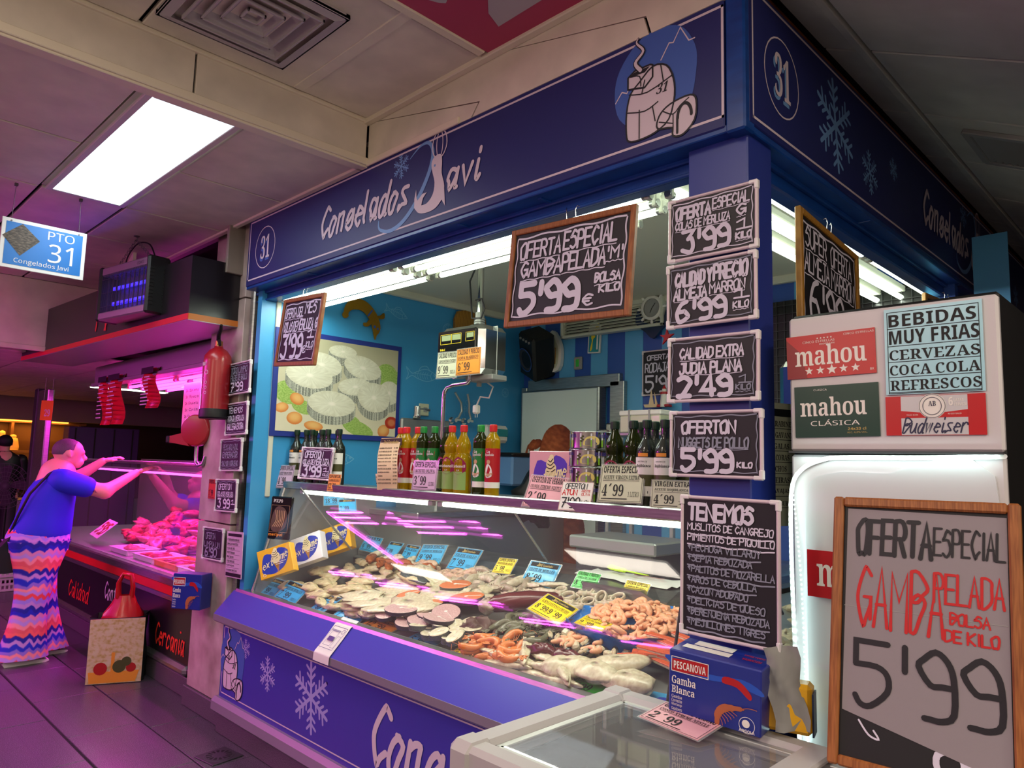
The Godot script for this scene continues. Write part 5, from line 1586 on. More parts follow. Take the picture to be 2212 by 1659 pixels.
# a few source pieces strewn over an area, every piece an object of its own
func strew(protos: Array, n: int, x0: float, x1: float, z0: float, z1: float, lift0: float, lift1: float, yaw0 := 0.0, yaw1 := 360.0, taken := []) -> void:
	for k in n:
		var x := 0.0
		var z := 0.0
		for tries in 12:
			x = rng.randf_range(x0, x1)
			z = rng.randf_range(z0, z1)
			var ok := true
			for q in taken:
				if Vector2(x, z).distance_to(q) < 0.035: ok = false
			if ok: break
		taken.append(Vector2(x, z))
		var p: Node3D = protos[k % protos.size()]
		var first: bool = k < protos.size() and not p.has_meta("laid")
		if first: p.set_meta("laid", true)
		lay(p, first, x, z, lerpf(lift0, lift1, rng.randf()), rng.randf_range(yaw0, yaw1), "", rng.randf_range(-0.12, 0.12))

func sweep_body(path: Array, rad: Array, sides := 10, flat := 1.0) -> Mb:
	var b := Mb.new()
	b.tube(path, rad, sides, false)
	if flat != 1.0:
		for k in b.v.size(): b.v[k].y *= flat
	return b

func shrimp(m: String, label: String, group: String, s: float, seed_: int, cooked := false, peeled := false) -> Node3D:
	var t := thing("peeled_shrimp" if peeled else "prawn", label, "shrimp", Vector3.ZERO, Vector3.ZERO, group)
	var path := []
	var rad := []
	for k in 11:
		var a := lerpf(-0.3, 2.6 + 0.3 * (seed_ % 3), k / 10.0)
		path.append(Vector3(cos(a) * 0.022 * (1.0 if peeled else 1.5), 0.003 * sin(k * 0.7), -sin(a) * 0.018 * (1.0 if peeled else 1.3)) * s)
		rad.append((0.0095 * sin(PI * clampf(0.12 + 0.8 * k / 10.0, 0, 1)) + 0.001 + (0.0006 if k % 2 == 0 and not peeled else 0.0)) * s)
	rad[10] = 0.002 * s
	rad[0] = 0.004 * s
	obj("body", sweep_body(path, rad, 7 if peeled else 9), m, t)
	if not peeled:
		var b := Mb.new()
		for q in 3:
			b.x = Transform3D(Basis(Vector3.UP, -0.5 + 0.5 * q), path[10])
			b.blob(Vector3(-0.012, 0, 0.002) * s, Vector3(0.014, 0.0015, 0.005) * s, 4, 6)
		b.x = Transform3D()
		obj("tail", b, m, t)
		b = Mb.new()
		for q in 5:
			var p0: Vector3 = path[1 + q]
			b.tube([p0, p0 * 0.6 + Vector3(0, -0.006 * s, 0), p0 * 0.25 + Vector3(0, -0.01 * s, 0)], 0.0009 * s, 4, false)
		b.tube([path[0], path[0] + Vector3(0.02, 0.004, 0.02) * s, path[0] + Vector3(0.0, 0.006, 0.05) * s], 0.0006 * s, 4, false)
		b.blob(path[0] + Vector3(0.003, 0.006, 0.006) * s, Vector3.ONE * 0.0022 * s, 4, 6)
		obj("legs", b, m, t)
	return t

func steak(flesh: String, skin: String, name_: String, label: String, group: String, rx: float, rz: float, h: float) -> Node3D:
	var t := thing(name_, label, "fish", Vector3.ZERO, Vector3.ZERO, group)
	var b := Mb.new()
	b.lathe([Vector2(0.001, h), Vector2(0.3, h), Vector2(0.9, h * 1.02), Vector2(0.985, h * 0.9)], 20, rx, rz)
	b.lathe([Vector2(0.985, h * 0.1), Vector2(0.9, 0), Vector2(0.001, 0)], 20, rx, rz)
	obj("flesh", b, flesh, t)
	b = Mb.new()
	b.lathe([Vector2(0.985, 0.1 * h), Vector2(1.01, h * 0.25), Vector2(1.01, h * 0.8), Vector2(0.985, 0.9 * h)], 20, rx, rz)
	obj("skin", b, skin, t)
	b = Mb.new()
	b.blob(Vector3(0, h * 1.01, 0), Vector3(rx * 0.12, 0.002, rz * 0.14), 4, 8)
	b.tube([Vector3(rx * 0.1, h * 1.02, 0), Vector3(rx * 0.85, h * 1.02, rz * 0.1)], 0.0012, 4)
	obj("bone", b, "bone_white", t)
	return t

func seafood() -> void:
	for q in [["fillet_cream", "dccfa8"], ["fillet_white", "e2dcc2"], ["fillet_pink", "d9b9a4"], ["squid_white", "ded6c4"], ["squid_grey", "b7a99c"], ["rape_pale", "cdbfa0"]]:
		mat(q[0], q[1], 0.32, 0, {subsurf_scatter_enabled = true, subsurf_scatter_strength = 0.12})
		grain(q[0], Color(0.78, 0.72, 0.66), Color(1, 1, 1), 0.02, Vector3(9, 9, 9), 3, 11)
	mat("salmon", "e08a5a", 0.35); grain("salmon", Color(0.85, 0.75, 0.7), Color(1, 1, 1), 0.06, Vector3(20, 4, 8), 2, 2)
	mat("smoked_orange", "c9743a", 0.4); grain("smoked_orange", Color(0.6, 0.5, 0.45), Color(1, 1, 1), 0.03, Vector3(12, 12, 12))
	mat("sword_flesh", "d7b7b4", 0.35); grain("sword_flesh", Color(0.8, 0.7, 0.7), Color(1, 1, 1), 0.03, Vector3(12, 12, 12))
	mat("dark_skin", "2a2128", 0.3)
	mat("silver_skin", "7d8584", 0.22, 0.3); grain("silver_skin", Color(0.3, 0.3, 0.3), Color(1, 1, 1), 0.06, Vector3(14, 14, 14))
	mat("bone_white", "f0eadf", 0.4)
	mat("shrimp_pink", "efc7a8", 0.3, 0, {subsurf_scatter_enabled = true, subsurf_scatter_strength = 0.15}); grain("shrimp_pink", Color(0.95, 0.7, 0.55), Color(1, 1, 1), 0.05, Vector3(22, 22, 22), 2, 5)
	mat("prawn_raw", "8c8a6e", 0.25); grain("prawn_raw", Color(0.5, 0.5, 0.5), Color(1, 1, 1), 0.04, Vector3(25, 25, 25))
	mat("prawn_cooked", "e79a55", 0.3); grain("prawn_cooked", Color(0.85, 0.6, 0.5), Color(1, 1, 1), 0.04, Vector3(25, 25, 25))
	mat("squid_red", "7c3c40", 0.25); grain("squid_red", Color(0.55, 0.5, 0.5), Color(1, 0.9, 0.9), 0.05, Vector3(16, 16, 16))
	mat("octopus_brown", "8a6355", 0.3); grain("octopus_brown", Color(0.4, 0.35, 0.35), Color(1, 1, 1), 0.06, Vector3(25, 25, 25), 4, 3, 256, 0.4)
	mat("shell_dark", "2c2b30", 0.25); grain("shell_dark", Color(0.4, 0.4, 0.4), Color(1, 1, 1), 0.03, Vector3(30, 30, 30))
	mat("surimi_orange", "e2683c", 0.4); grain("surimi_orange", Color(0.75, 0.65, 0.6), Color(1, 1, 1), 0.03, Vector3(20, 20, 20))
	mat("bag_blue", "1e6fc4", 0.25)
	# raised steel tray bottom under the seafood
	var b := Mb.new()
	b.quad(Vector3(-3.88, 0.712, -1.975), Vector3(-1.0, 0.712, -1.975), Vector3(-1.68, 0.875, -2.65), Vector3(-3.88, 0.875, -2.65))
	b.quad(Vector3(-1.0, 0.712, -1.975), Vector3(-1.0, 0.712, -4.2), Vector3(-1.67, 0.875, -4.2), Vector3(-1.67, 0.875, -2.65))
	solo("steel_tray", b, "steel_soft", "sloping steel tray under the seafood inside the glass counter", "tray")
	var fil := func(lbl: String, m: String, grp: String, r: Vector3, n: int, sd: int, nm := "fish_fillet") -> Array:
		var out := []
		for k in n:
			out.append(solo(nm, lump(sd + k, r * (1.0 + 0.12 * (k - 1)), 0.55, 1.1, 8, 12), m, lbl, "fish", Vector3(-2.5, 0.8, -2.3), Vector3.ZERO, grp))
		return out
	# fillets at the left
	strew(fil.call("pale cream fish fillet in the heap beside the leftmost blue cards", "fillet_cream", "cream fillets at the left front", Vector3(0.085, 0.017, 0.038), 3, 100), 22, -3.82, -3.2, -2.36, -2.06, 0.0, 0.05, -40, 40)
	strew(fil.call("pale brownish fillet in the heap at the left rear near the ice cream boxes", "rape_pale", "brownish fillets at the left rear", Vector3(0.07, 0.018, 0.03), 3, 120), 14, -3.7, -3.25, -2.6, -2.36, 0.0, 0.04, -50, 50)
	strew(fil.call("small whitish squid body lying at the rear left by the ledge", "squid_white", "small squid at the rear left", Vector3(0.045, 0.02, 0.024), 2, 140, "small_squid"), 12, -3.72, -3.3, -2.63, -2.52, 0.01, 0.05)
	strew(fil.call("orange brown fish piece in the row behind the first fillets", "smoked_orange", "orange brown fish pieces", Vector3(0.06, 0.02, 0.026), 3, 150), 15, -3.6, -3.1, -2.56, -2.44, 0.03, 0.06, -60, 20)
	strew(fil.call("pale pinkish fish loin in the row along the ledge under the blue cards", "fillet_pink", "pinkish loins along the ledge", Vector3(0.065, 0.022, 0.026), 3, 160, "fish_loin"), 18, -3.2, -2.72, -2.62, -2.48, 0.0, 0.05, -20, 50)
	strew(fil.call("white cod loin in the row left of the salmon", "fillet_white", "white loins left of the salmon", Vector3(0.085, 0.024, 0.036), 3, 170, "fish_loin"), 18, -3.15, -2.55, -2.5, -2.36, 0.02, 0.06, -30, 30)
	var sil := thing("fish_piece", "long silver-skinned fish piece lying on the white loins", "fish")
	obj("flesh", lump(181, Vector3(0.16, 0.022, 0.036), 0.3, 1.2, 8, 14), "fillet_cream", sil)
	b = lump(182, Vector3(0.155, 0.016, 0.033), 0.25, 1.2, 8, 14)
	for k in b.v.size(): b.v[k] += Vector3(0, 0.008, 0)
	obj("skin", b, "silver_skin", sil)
	lay(sil, true, -3.0, -2.35, 0.07, -10)
	strew(fil.call("broad thin pale fillet lying flat in the middle of the bed behind the 7'99 card", "fillet_white", "broad fillets in the middle", Vector3(0.11, 0.012, 0.06), 4, 190), 26, -3.12, -2.7, -2.32, -2.06, 0.0, 0.06, -50, 50)
	strew(fil.call("narrow pale fillet near the front edge behind the second and third blue cards", "fillet_cream", "narrow fillets at the front edge", Vector3(0.08, 0.016, 0.028), 3, 200), 14, -3.5, -2.95, -2.12, -2.03, 0.0, 0.02, -30, 30)
	# salmon, swordfish, hake slices
	var sl := ["thick orange salmon steak lying uppermost beside the white squid", "orange salmon steak under the pink reflection, in front of the uppermost one", "smaller salmon steak at the left end of the salmon row", "salmon steak standing on edge in the middle of the row", "salmon steak partly covered, between the others"]
	var sp := [[-2.69, -2.37, 0.055, 20], [-2.51, -2.28, 0.055, 35], [-2.86, -2.22, 0.04, 60], [-2.77, -2.22, 0.035, 80], [-2.67, -2.21, 0.03, 15]]
	for k in 5:
		lay(steak("salmon", "silver_skin", "salmon_steak", sl[k], "", 0.085 if k < 2 else 0.06, 0.055 if k < 2 else 0.04, 0.026), true, sp[k][0], sp[k][1], sp[k][2], sp[k][3])
	var sw := steak("sword_flesh", "dark_skin", "swordfish_steak", "pinkish swordfish steak with dark skin behind the orange card", "swordfish steaks behind the orange card", 0.095, 0.06, 0.022)
	for k in 12:
		lay(sw, k == 0, -2.92 + 0.085 * (k % 6) + rng.randf_range(-0.02, 0.02), -2.13 + 0.06 * (k / 6) - 0.012 * (k % 3), 0.005 + 0.018 * (k % 3), rng.randf_range(-40, 40), "", rng.randf_range(-0.25, 0.15))
	var hk := steak("fillet_white", "silver_skin", "hake_slice", "round white hake slice beside the blue 5'99 slices card", "round hake slices", 0.045, 0.034, 0.026)
	for k in 20:
		lay(hk, k == 0, -2.52 + 0.062 * (k % 5) + rng.randf_range(-0.015, 0.015), -2.15 + 0.042 * (k / 5), 0.004 + 0.02 * (k % 2), rng.randf_range(0, 180), "", rng.randf_range(-0.5, 0.3))
	# squid tangle
	var sq := []
	for v in 2:
		var t := thing("squid", "white squid with tentacles in the tangle behind the salmon", "squid", Vector3.ZERO, Vector3.ZERO, "squid in the white tangle")
		obj("mantle", sweep_body([Vector3(-0.06, 0, 0), Vector3(-0.03, 0.004, 0.004), Vector3(0.0, 0.004, 0), Vector3(0.03, 0.002, -0.004), Vector3(0.05, 0, 0)], [0.004, 0.016, 0.021, 0.018, 0.012], 10), ["squid_white", "squid_grey"][v], t)
		b = Mb.new()
		for q in 6:
			var a := (q - 2.5) * 0.3
			b.tube([Vector3(0.045, 0, 0), Vector3(0.065, 0.004, a * 0.02), Vector3(0.085, 0.002, a * 0.05), Vector3(0.1, 0.006 * sin(q * 2.0), a * 0.07)], [0.006, 0.005, 0.0035, 0.001], 5, false)
		obj("tentacles", b, "squid_white", t)
		b = Mb.new()
		b.blob(Vector3(-0.045, 0.002, 0), Vector3(0.018, 0.003, 0.032), 5, 8)
		obj("fin", b, "squid_white", t)
		sq.append(t)
	strew(sq, 34, -2.78, -2.38, -2.64, -2.4, 0.01, 0.06)
	strew(fil.call("long thin white squid strip lying above the reddish squid", "squid_white", "white strips above the reddish squid", Vector3(0.075, 0.011, 0.016), 2, 220, "squid_strip"), 12, -2.46, -2.2, -2.6, -2.42, 0.02, 0.06, -30, 20)
	var rd := thing("squid", "large reddish brown squid lying across the bed left of the yellow card", "squid")
	obj("mantle", sweep_body([Vector3(0.2, 0.012, -0.13), Vector3(0.17, 0.02, -0.11), Vector3(0.08, 0.03, -0.05), Vector3(0.0, 0.03, 0.0), Vector3(-0.06, 0.026, 0.03), Vector3(-0.1, 0.018, 0.05)], [0.008, 0.028, 0.04, 0.042, 0.036, 0.02], 14), "squid_red", rd)
	obj("head", lump(230, Vector3(0.045, 0.034, 0.036), 0.5), "squid_grey", rd)
	(rd.get_child(1) as Node3D).position = Vector3(-0.09, 0.02, 0.05)
	lay(rd, true, -2.3, -2.35, 0.03, 8)
	var oc := thing("octopus", "brown knobbly octopus heap in front of the reddish squid", "octopus")
	obj("head", lump(240, Vector3(0.075, 0.04, 0.055), 0.8, 3.0, 12, 18), "octopus_brown", oc)
	for q in 7:
		var a := q * 0.9
		var path := []
		for k in 7:
			path.append(Vector3(cos(a + k * 0.28) * (0.04 + 0.014 * k), 0.012 - 0.003 * k, sin(a + k * 0.28) * (0.03 + 0.011 * k)))
		obj("arm", sweep_body(path, [0.016, 0.015, 0.013, 0.011, 0.009, 0.006, 0.002], 8), "octopus_brown", oc)
	lay(oc, true, -2.29, -2.14, 0.03, 20)
	# prawns
	var pr := [shrimp("prawn_raw", "raw grey green prawn in the heap under the aslant yellow card", "raw prawns", 1.5, 0), shrimp("prawn_raw", "raw grey green prawn in the heap under the aslant yellow card", "raw prawns", 1.6, 1)]
	strew(pr, 32, -2.24, -1.94, -2.36, -2.15, 0.0, 0.05)
	pr = [shrimp("prawn_cooked", "cooked orange prawn beside the yellow cooked prawn card", "cooked prawns", 1.4, 0, true), shrimp("prawn_cooked", "cooked orange prawn beside the yellow cooked prawn card", "cooked prawns", 1.5, 1, true)]
	strew(pr, 26, -2.2, -1.95, -2.12, -2.0, 0.0, 0.045)
	# rings
	b = Mb.new()
	var P := []
	for k in 18:
		var a := TAU * k / 18
		var row := PackedVector3Array()
		for q in 8:
			var c := TAU * q / 8
			row.append(Vector3(cos(a) * (0.03 + 0.0055 * cos(c)), 0.011 * sin(c), -sin(a) * (0.024 + 0.0055 * cos(c))))
		P.append(row)
	b.grid(P, true, true)
	var rg := solo("squid_ring", b, "squid_white", "white squid ring in the heap under the green squid ring card", "squid", Vector3.ZERO, Vector3.ZERO, "squid rings")
	for k in 34:
		lay(rg, k == 0, rng.randf_range(-2.2, -1.88), rng.randf_range(-2.63, -2.44), rng.randf_range(0.005, 0.06), rng.randf_range(0, 180), "", rng.randf_range(-0.6, 0.6))
	# peeled shrimp heap in its blue bag
	P = []
	for k in 8:
		var row := PackedVector3Array()
		for q in 40:
			var a := TAU * q / 40
			var rr := 0.17 + 0.075 * k / 7.0 + 0.012 * sin(a * 9.0 + k) * k / 7.0
			row.append(Vector3(-1.72 + cos(a) * rr * 1.12, 0.80 + 0.012 * k + 0.01 * sin(a * 7.0) * k / 7.0 + 0.2 * maxf(0.0, sin(a)) * rr * 1.2, -2.42 - sin(a) * rr * 0.85))
		P.append(row)
	b = Mb.new(); b.grid(P, true)
	solo("plastic_bag", b, "bag_blue", "blue plastic bag spread under the heap of peeled shrimps", "bag")
	var ps := []
	for k in 3:
		ps.append(shrimp("shrimp_pink", "peeled pink white shrimp in the big heap at the right end of the bed", "peeled shrimps in the heap", 1.0 + 0.1 * k, k, true, true))
	for k in 210:
		var a := rng.randf() * TAU
		var rr := sqrt(rng.randf())
		var x := -1.7 + cos(a) * rr * 0.2
		var z := -2.43 - sin(a) * rr * 0.16
		var y := 0.055 * (1.0 - rr * rr) + rng.randf_range(-0.012, 0.012) + 0.035
		lay(ps[k % 3], k < 3, x, z, y, rng.randf_range(0, 360), "", rng.randf_range(-1.0, 1.0))
	# white cubes, mussels, strips, slabs
	b = boxm(Vector3.ZERO, Vector3(0.036, 0.026, 0.03), 0.007)
	var cu := solo("cuttlefish_cube", b, "fillet_white", "white cuttlefish cube in the heap in front of the peeled shrimps", "seafood", Vector3.ZERO, Vector3.ZERO, "white cuttlefish cubes")
	for k in 36:
		lay(cu, k == 0, rng.randf_range(-1.95, -1.6), rng.randf_range(-2.29, -2.16), rng.randf_range(0.0, 0.045), rng.randf_range(0, 180), "", rng.randf_range(-0.5, 0.5))
	for v in 12:
		lay(ps[v % 3], false, rng.randf_range(-1.9, -1.65), rng.randf_range(-2.24, -2.14), 0.05, rng.randf_range(0, 360), "peeled pink white shrimp lying among the white cuttlefish cubes").set_meta("group", "shrimps among the cubes")
	for v in 9:
		var t := thing("mussel", "dark mussel shell with pale meat among the white cubes", "mussel", Vector3.ZERO, Vector3.ZERO, "mussels")
		b = lump(300 + v, Vector3(0.034, 0.011, 0.018), 0.3)
		obj("shell", b, "shell_dark", t)
		b = lump(320 + v, Vector3(0.022, 0.009, 0.012), 0.4)
		for k in b.v.size(): b.v[k] += Vector3(0.002, 0.006, 0)
		obj("meat", b, "rape_pale", t)
		lay(t, true, -1.98 + 0.045 * v + rng.randf_range(-0.01, 0.01), -2.15 + rng.randf_range(-0.06, 0.03), 0.04, rng.randf_range(0, 360), "", 0.3)
	for v in 2:
		var o := solo("small_octopus", lump(340 + v, Vector3(0.06, 0.026, 0.03), 0.5), "squid_red", ["dark purplish baby octopus left of its twin above the white strips", "dark purplish baby octopus with grey head next to the white slab"][v], "octopus")
		lay(o, true, -1.88 + 0.12 * v, -2.09, 0.04, 10)
	strew(fil.call("long pale fish strip behind the blue card of the week", "fillet_white", "pale strips behind the card of the week", Vector3(0.12, 0.013, 0.022), 3, 360, "fish_strip"), 18, -2.02, -1.68, -2.08, -1.98, 0.0, 0.04, -50, 10)
	for v in 4:
		var o := solo("squid_slab", lump(380 + v, Vector3(0.1, 0.028, 0.062), 0.35, 1.0, 10, 16), "fillet_white", ["leftmost broad white squid slab behind the green squid tube card", "second broad white squid slab behind the green squid tube card", "third broad white squid slab, next to the light blue box", "broad white squid slab lying behind the other slabs"][v], "squid")
		lay(o, true, [-1.72, -1.59, -1.47, -1.55][v], [-2.05, -2.05, -2.06, -2.13][v], 0.03 + 0.012 * (v % 2), [20, -15, 10, 40][v])
	# crab sticks
	for v in 2:
		var t := thing("crab_stick", "orange and white crab stick in the pile at the right end behind the prawn box", "crab stick", Vector3.ZERO, Vector3.ZERO, "crab sticks")
		obj("white_side", boxm(Vector3.ZERO, Vector3(0.17, 0.014, 0.022), 0.004), "fillet_white", t)
		obj("orange_side", boxm(Vector3(0, 0.0065, 0), Vector3(0.168, 0.006, 0.0225), 0.002), "surimi_orange", t)
		for k in 13:
			lay(t, k == 0, -1.45 + rng.randf_range(-0.08, 0.06), -2.35 + 0.024 * (k % 7) + rng.randf_range(-0.005, 0.005), 0.03 + 0.016 * (k / 7) + 0.01 * v, rng.randf_range(-20, 30), "", rng.randf_range(-0.1, 0.1))
	var sp2 := thing("crab_stick_pack", "flat wrapped pack of crab sticks leaning on the shrimp bag", "package")
	obj("sticks", boxm(Vector3.ZERO, Vector3(0.16, 0.02, 0.07), 0.006), "surimi_orange", sp2)
	obj("wrapper", boxm(Vector3(0, 0.001, 0), Vector3(0.175, 0.024, 0.08), 0.006), "sleeve", sp2)
	lay(sp2, true, -1.42, -2.43, 0.08, -25)
	# right-hand bed
	var rf: Array = fil.call("white fish piece on the side bed right of the pillar", "fillet_white", "white fish on the side bed", Vector3(0.075, 0.025, 0.04), 2, 400)
	for k in 24:
		var p: Node3D = rf[k % 2]
		var o: Node3D = p if k < 2 else dup(p, Vector3.ZERO, Vector3.ZERO)
		var x := rng.randf_range(-1.5, -1.06)
		o.position = Vector3(x, 0.74 + (-1.0 - x) * 0.24, rng.randf_range(-3.6, -2.5))
		o.rotation_degrees = Vector3(0, rng.randf_range(0, 360), 14)
	card("green card on the side bed right of the tall list board", Vector3(-1.06, 0.86, -2.75), Vector3(-30, 60, 0), 0.15, 0.11, "card_green", "CALIDAD", false, "", "5´99", "")
	card("blue card low on the side bed right of the tall list board", Vector3(-1.04, 0.76, -2.55), Vector3(-50, 60, 0), 0.15, 0.11, "card_blue", "", true, "", "9´99", "")

func cone_art(parent: Node, w: float, h: float, z: float, blue: String, cream: String) -> void:
	var b := Mb.new()
	b.poly(curve(pl([-0.42 * w, 0.25 * h, -0.3 * w, 0.8 * h, 0.0, 0.75 * h, 0.15 * w, 0.92 * h, 0.42 * w, 0.75 * h, 0.3 * w, 0.3 * h, 0.0, 0.1 * h, -0.25 * w, 0.12 * h]), 3, true), z)
	obj("splash_print", b, blue, parent)
	b = Mb.new()
	b.poly(pl([-0.08 * w, 0.55 * h, 0.16 * w, 0.58 * h, 0.06 * w, 0.1 * h]), z + 0.0008)
	obj("cone_print", b, "wood_light", parent)
	b = Mb.new()
	for q in 5:
		b.disc(Vector2((0.035 + 0.02 * sin(q * 2.1)) * w, (0.58 + 0.075 * q) * h), (0.135 - 0.02 * q) * w, z + 0.001 + q * 0.00015)
	obj("cream_print", b, cream, parent)
	b = Mb.new()
	for q in 4:
		b.stroke(curve(pl([(-0.08 + 0.02 * q) * w, (0.6 + 0.07 * q) * h, 0.03 * w, (0.57 + 0.07 * q) * h, (0.14 - 0.02 * q) * w, (0.63 + 0.07 * q) * h]), 3), 0.02 * h, z + 0.002)
	obj("sauce_print", b, "heading_brown", parent)

func ice_box(label: String, at: Vector3, deg: Vector3, w: float, h: float, d: float, m: String, blue := "box_blue", script := "box_cream") -> Node3D:
	var t := thing("ice_cream_box", label, "box", at, deg)
	obj("carton", boxm(Vector3(0, h / 2, -d / 2), Vector3(w, h, d), 0.002), m, t)
	cone_art(t, w, h, 0.0008, blue, "box_cream")
	var b := Mb.new()
	hand(b, "extreme", Vector2(-w * 0.38, h * 0.3), w * 0.78, h * 0.26, h * 0.028, 0.004, 0.15, 0.02, 0.28)
	obj("script", b, script, t)
	b = Mb.new()
	ring(b, Vector2(-w * 0.36, h * 0.12), h * 0.05, h * 0.05, h * 0.015, 0.003, 0, TAU, 12)
	bar(b, w * 0.02, h * 0.42, w * 0.3, h * 0.02, 0.003)
	bar(b, w * 0.02, h * 0.36, w * 0.22, h * 0.02, 0.003)
	obj("small_print", b, "white", t)
	return t

# ---------------------------------------------------------------- goods on the shelf
func label_wrap(parent: Node, r: float, y0: float, y1: float, a0: float, a1: float, m: String, called := "label") -> void:
	var P := []
	for y in [y0, y1]:
		var row := PackedVector3Array()
		for k in 13:
			var a := lerpf(a0, a1, k / 12.0)
			row.append(Vector3(sin(a) * r, y, cos(a) * r))
		P.append(row)
	var b := Mb.new()
	b.grid(P)
	obj(called, b, m, parent)

func bend(b: Mb, r: float) -> void:
	for k in b.v.size():
		var p := b.v[k]
		var rr := r + p.z
		b.v[k] = Vector3(sin(p.x / r) * rr, p.y, cos(p.x / r) * rr)

func bottle(kind: String, label: String, group := "") -> Node3D:
	var t := thing("oil_bottle", label, "bottle", Vector3.ZERO, Vector3.ZERO, group)
	var b := Mb.new()
	var cap := "cap_red"
	if kind == "dark":
		b.lathe([Vector2(0.001, 0), Vector2(0.036, 0.0), Vector2(0.038, 0.006), Vector2(0.038, 0.19), Vector2(0.034, 0.212), Vector2(0.02, 0.235), Vector2(0.0145, 0.25), Vector2(0.0135, 0.285), Vector2(0.015, 0.288)], 18)
		obj("glass", b, "glass_dark", t)
		label_wrap(t, 0.0386, 0.04, 0.175, -1.6, 1.6, "white")
		label_wrap(t, 0.0388, 0.075, 0.115, -1.6, 1.6, "label_olive", "picture_band")
		label_wrap(t, 0.0388, 0.178, 0.19, -0.5, 0.5, "card_orange", "seal")
		b = Mb.new()
		ink(b, "Hojiblanca", "serif-bold", -0.028, 0.138, 0.056, 0.013, 0.0008, 0.15)
		ink(b, "MAESTROS DE", "sans", -0.02, 0.158, 0.036, 0.005, 0.0008)
		bar(b, -0.02, 0.05, 0.04, 0.008, 0.0008)
		bend(b, 0.0386)
		obj("print", b, "ink_black", t)
		cap = "cap_dark"
	elif kind == "esp_red" or kind == "esp_green":
		b.lathe([Vector2(0.001, 0), Vector2(0.03, 0.0), Vector2(0.033, 0.006), Vector2(0.033, 0.23), Vector2(0.031, 0.248), Vector2(0.018, 0.268), Vector2(0.013, 0.28), Vector2(0.013, 0.296)], 18)
		obj("plastic", b, "oil_yellow" if kind == "esp_red" else "oil_olive", t)
		label_wrap(t, 0.0336, 0.06, 0.205, -2.2, 2.2, "label_red" if kind == "esp_red" else "label_green")
		label_wrap(t, 0.0338, 0.035, 0.06, -2.2, 2.2, "white", "lower_label")
		b = Mb.new()
		b.poly(pl([-0.026, 0.165, 0.028, 0.165, 0.03, 0.19, -0.024, 0.192]), 0.0012)
		bend(b, 0.0336); obj("red_banner", b, "label_red", t)
		b = Mb.new()
		hand(b, "La", Vector2(-0.008, 0.186), 0.014, 0.01, 0.002, 0.0018)
		ink(b, "Española", "serif-bold", -0.021, 0.169, 0.044, 0.014, 0.0018)
		b.poly(curve(pl([-0.012, 0.08, -0.014, 0.12, -0.002, 0.138, 0.014, 0.12, 0.016, 0.085]), 3, true), 0.0012)
		bend(b, 0.0336); obj("white_print", b, "white", t)
		b = Mb.new()
		b.disc(Vector2(0.0, 0.146), 0.0085, 0.0016, 0.01, 14)
		b.poly(curve(pl([-0.02, 0.09, -0.004, 0.084, 0.016, 0.09, 0.018, 0.1, 0.0, 0.096, -0.018, 0.102]), 3, true), 0.0018)
		bend(b, 0.0336); obj("figure_print", b, "skin_print", t)
		cap = "cap_red" if kind == "esp_red" else "cap_green"
	else:
		b.lathe([Vector2(0.001, 0), Vector2(0.036, 0.0), Vector2(0.041, 0.008), Vector2(0.041, 0.05), Vector2(0.0395, 0.055), Vector2(0.041, 0.06), Vector2(0.041, 0.085), Vector2(0.0395, 0.09), Vector2(0.041, 0.095), Vector2(0.041, 0.14), Vector2(0.038, 0.165), Vector2(0.031, 0.178), Vector2(0.03, 0.185), Vector2(0.034, 0.195), Vector2(0.035, 0.215), Vector2(0.03, 0.235), Vector2(0.0145, 0.268), Vector2(0.0135, 0.294)], 18)
		obj("plastic", b, "oil_yellow" if kind == "carb" else "oil_olive", t)
		label_wrap(t, 0.0416, 0.02, 0.1, -1.1, 0.9, "label_meadow", "picture_label")
		b = Mb.new()
		b.poly(curve(pl([-0.042, 0.12, -0.03, 0.145, 0.0, 0.165, 0.03, 0.145, 0.038, 0.12, 0.03, 0.1, 0.0, 0.088, -0.03, 0.1]), 3, true), 0.001)
		bend(b, 0.0414); obj("heart_label", b, "label_wine", t)
		b = Mb.new()
		ink(b, "Carbonell", "sans-bold", -0.034, 0.118, 0.066, 0.013, 0.0016)
		ink(b, "0,4", "sans", -0.008, 0.102, 0.014, 0.008, 0.0016)
		bend(b, 0.0414); obj("print", b, "white", t)
		cap = "cap_red" if kind == "carb" else "cap_dark"
	b = Mb.new()
	b.lathe([Vector2(0.0155, 0.278), Vector2(0.0165, 0.28), Vector2(0.0165, 0.306), Vector2(0.015, 0.309), Vector2(0.001, 0.309)], 16)
	for q in 16:
		var a := TAU * q / 16
		b.box(Vector3(cos(a) * 0.0166, 0.293, sin(a) * 0.0166), Vector3(0.0012, 0.02, 0.0012))
	obj("cap", b, cap, t)
	return t

func put_bottles(src: Node3D, spots: Array, labels: Array) -> void:
	for k in spots.size():
		var o: Node3D = src if k == 0 else dup(src, Vector3.ZERO, Vector3.ZERO)
		o.position = Vector3(spots[k][0], 1.36, spots[k][1])
		o.rotation_degrees = Vector3(0, spots[k][2], 0)
		if k < labels.size(): o.set_meta("label", labels[k])

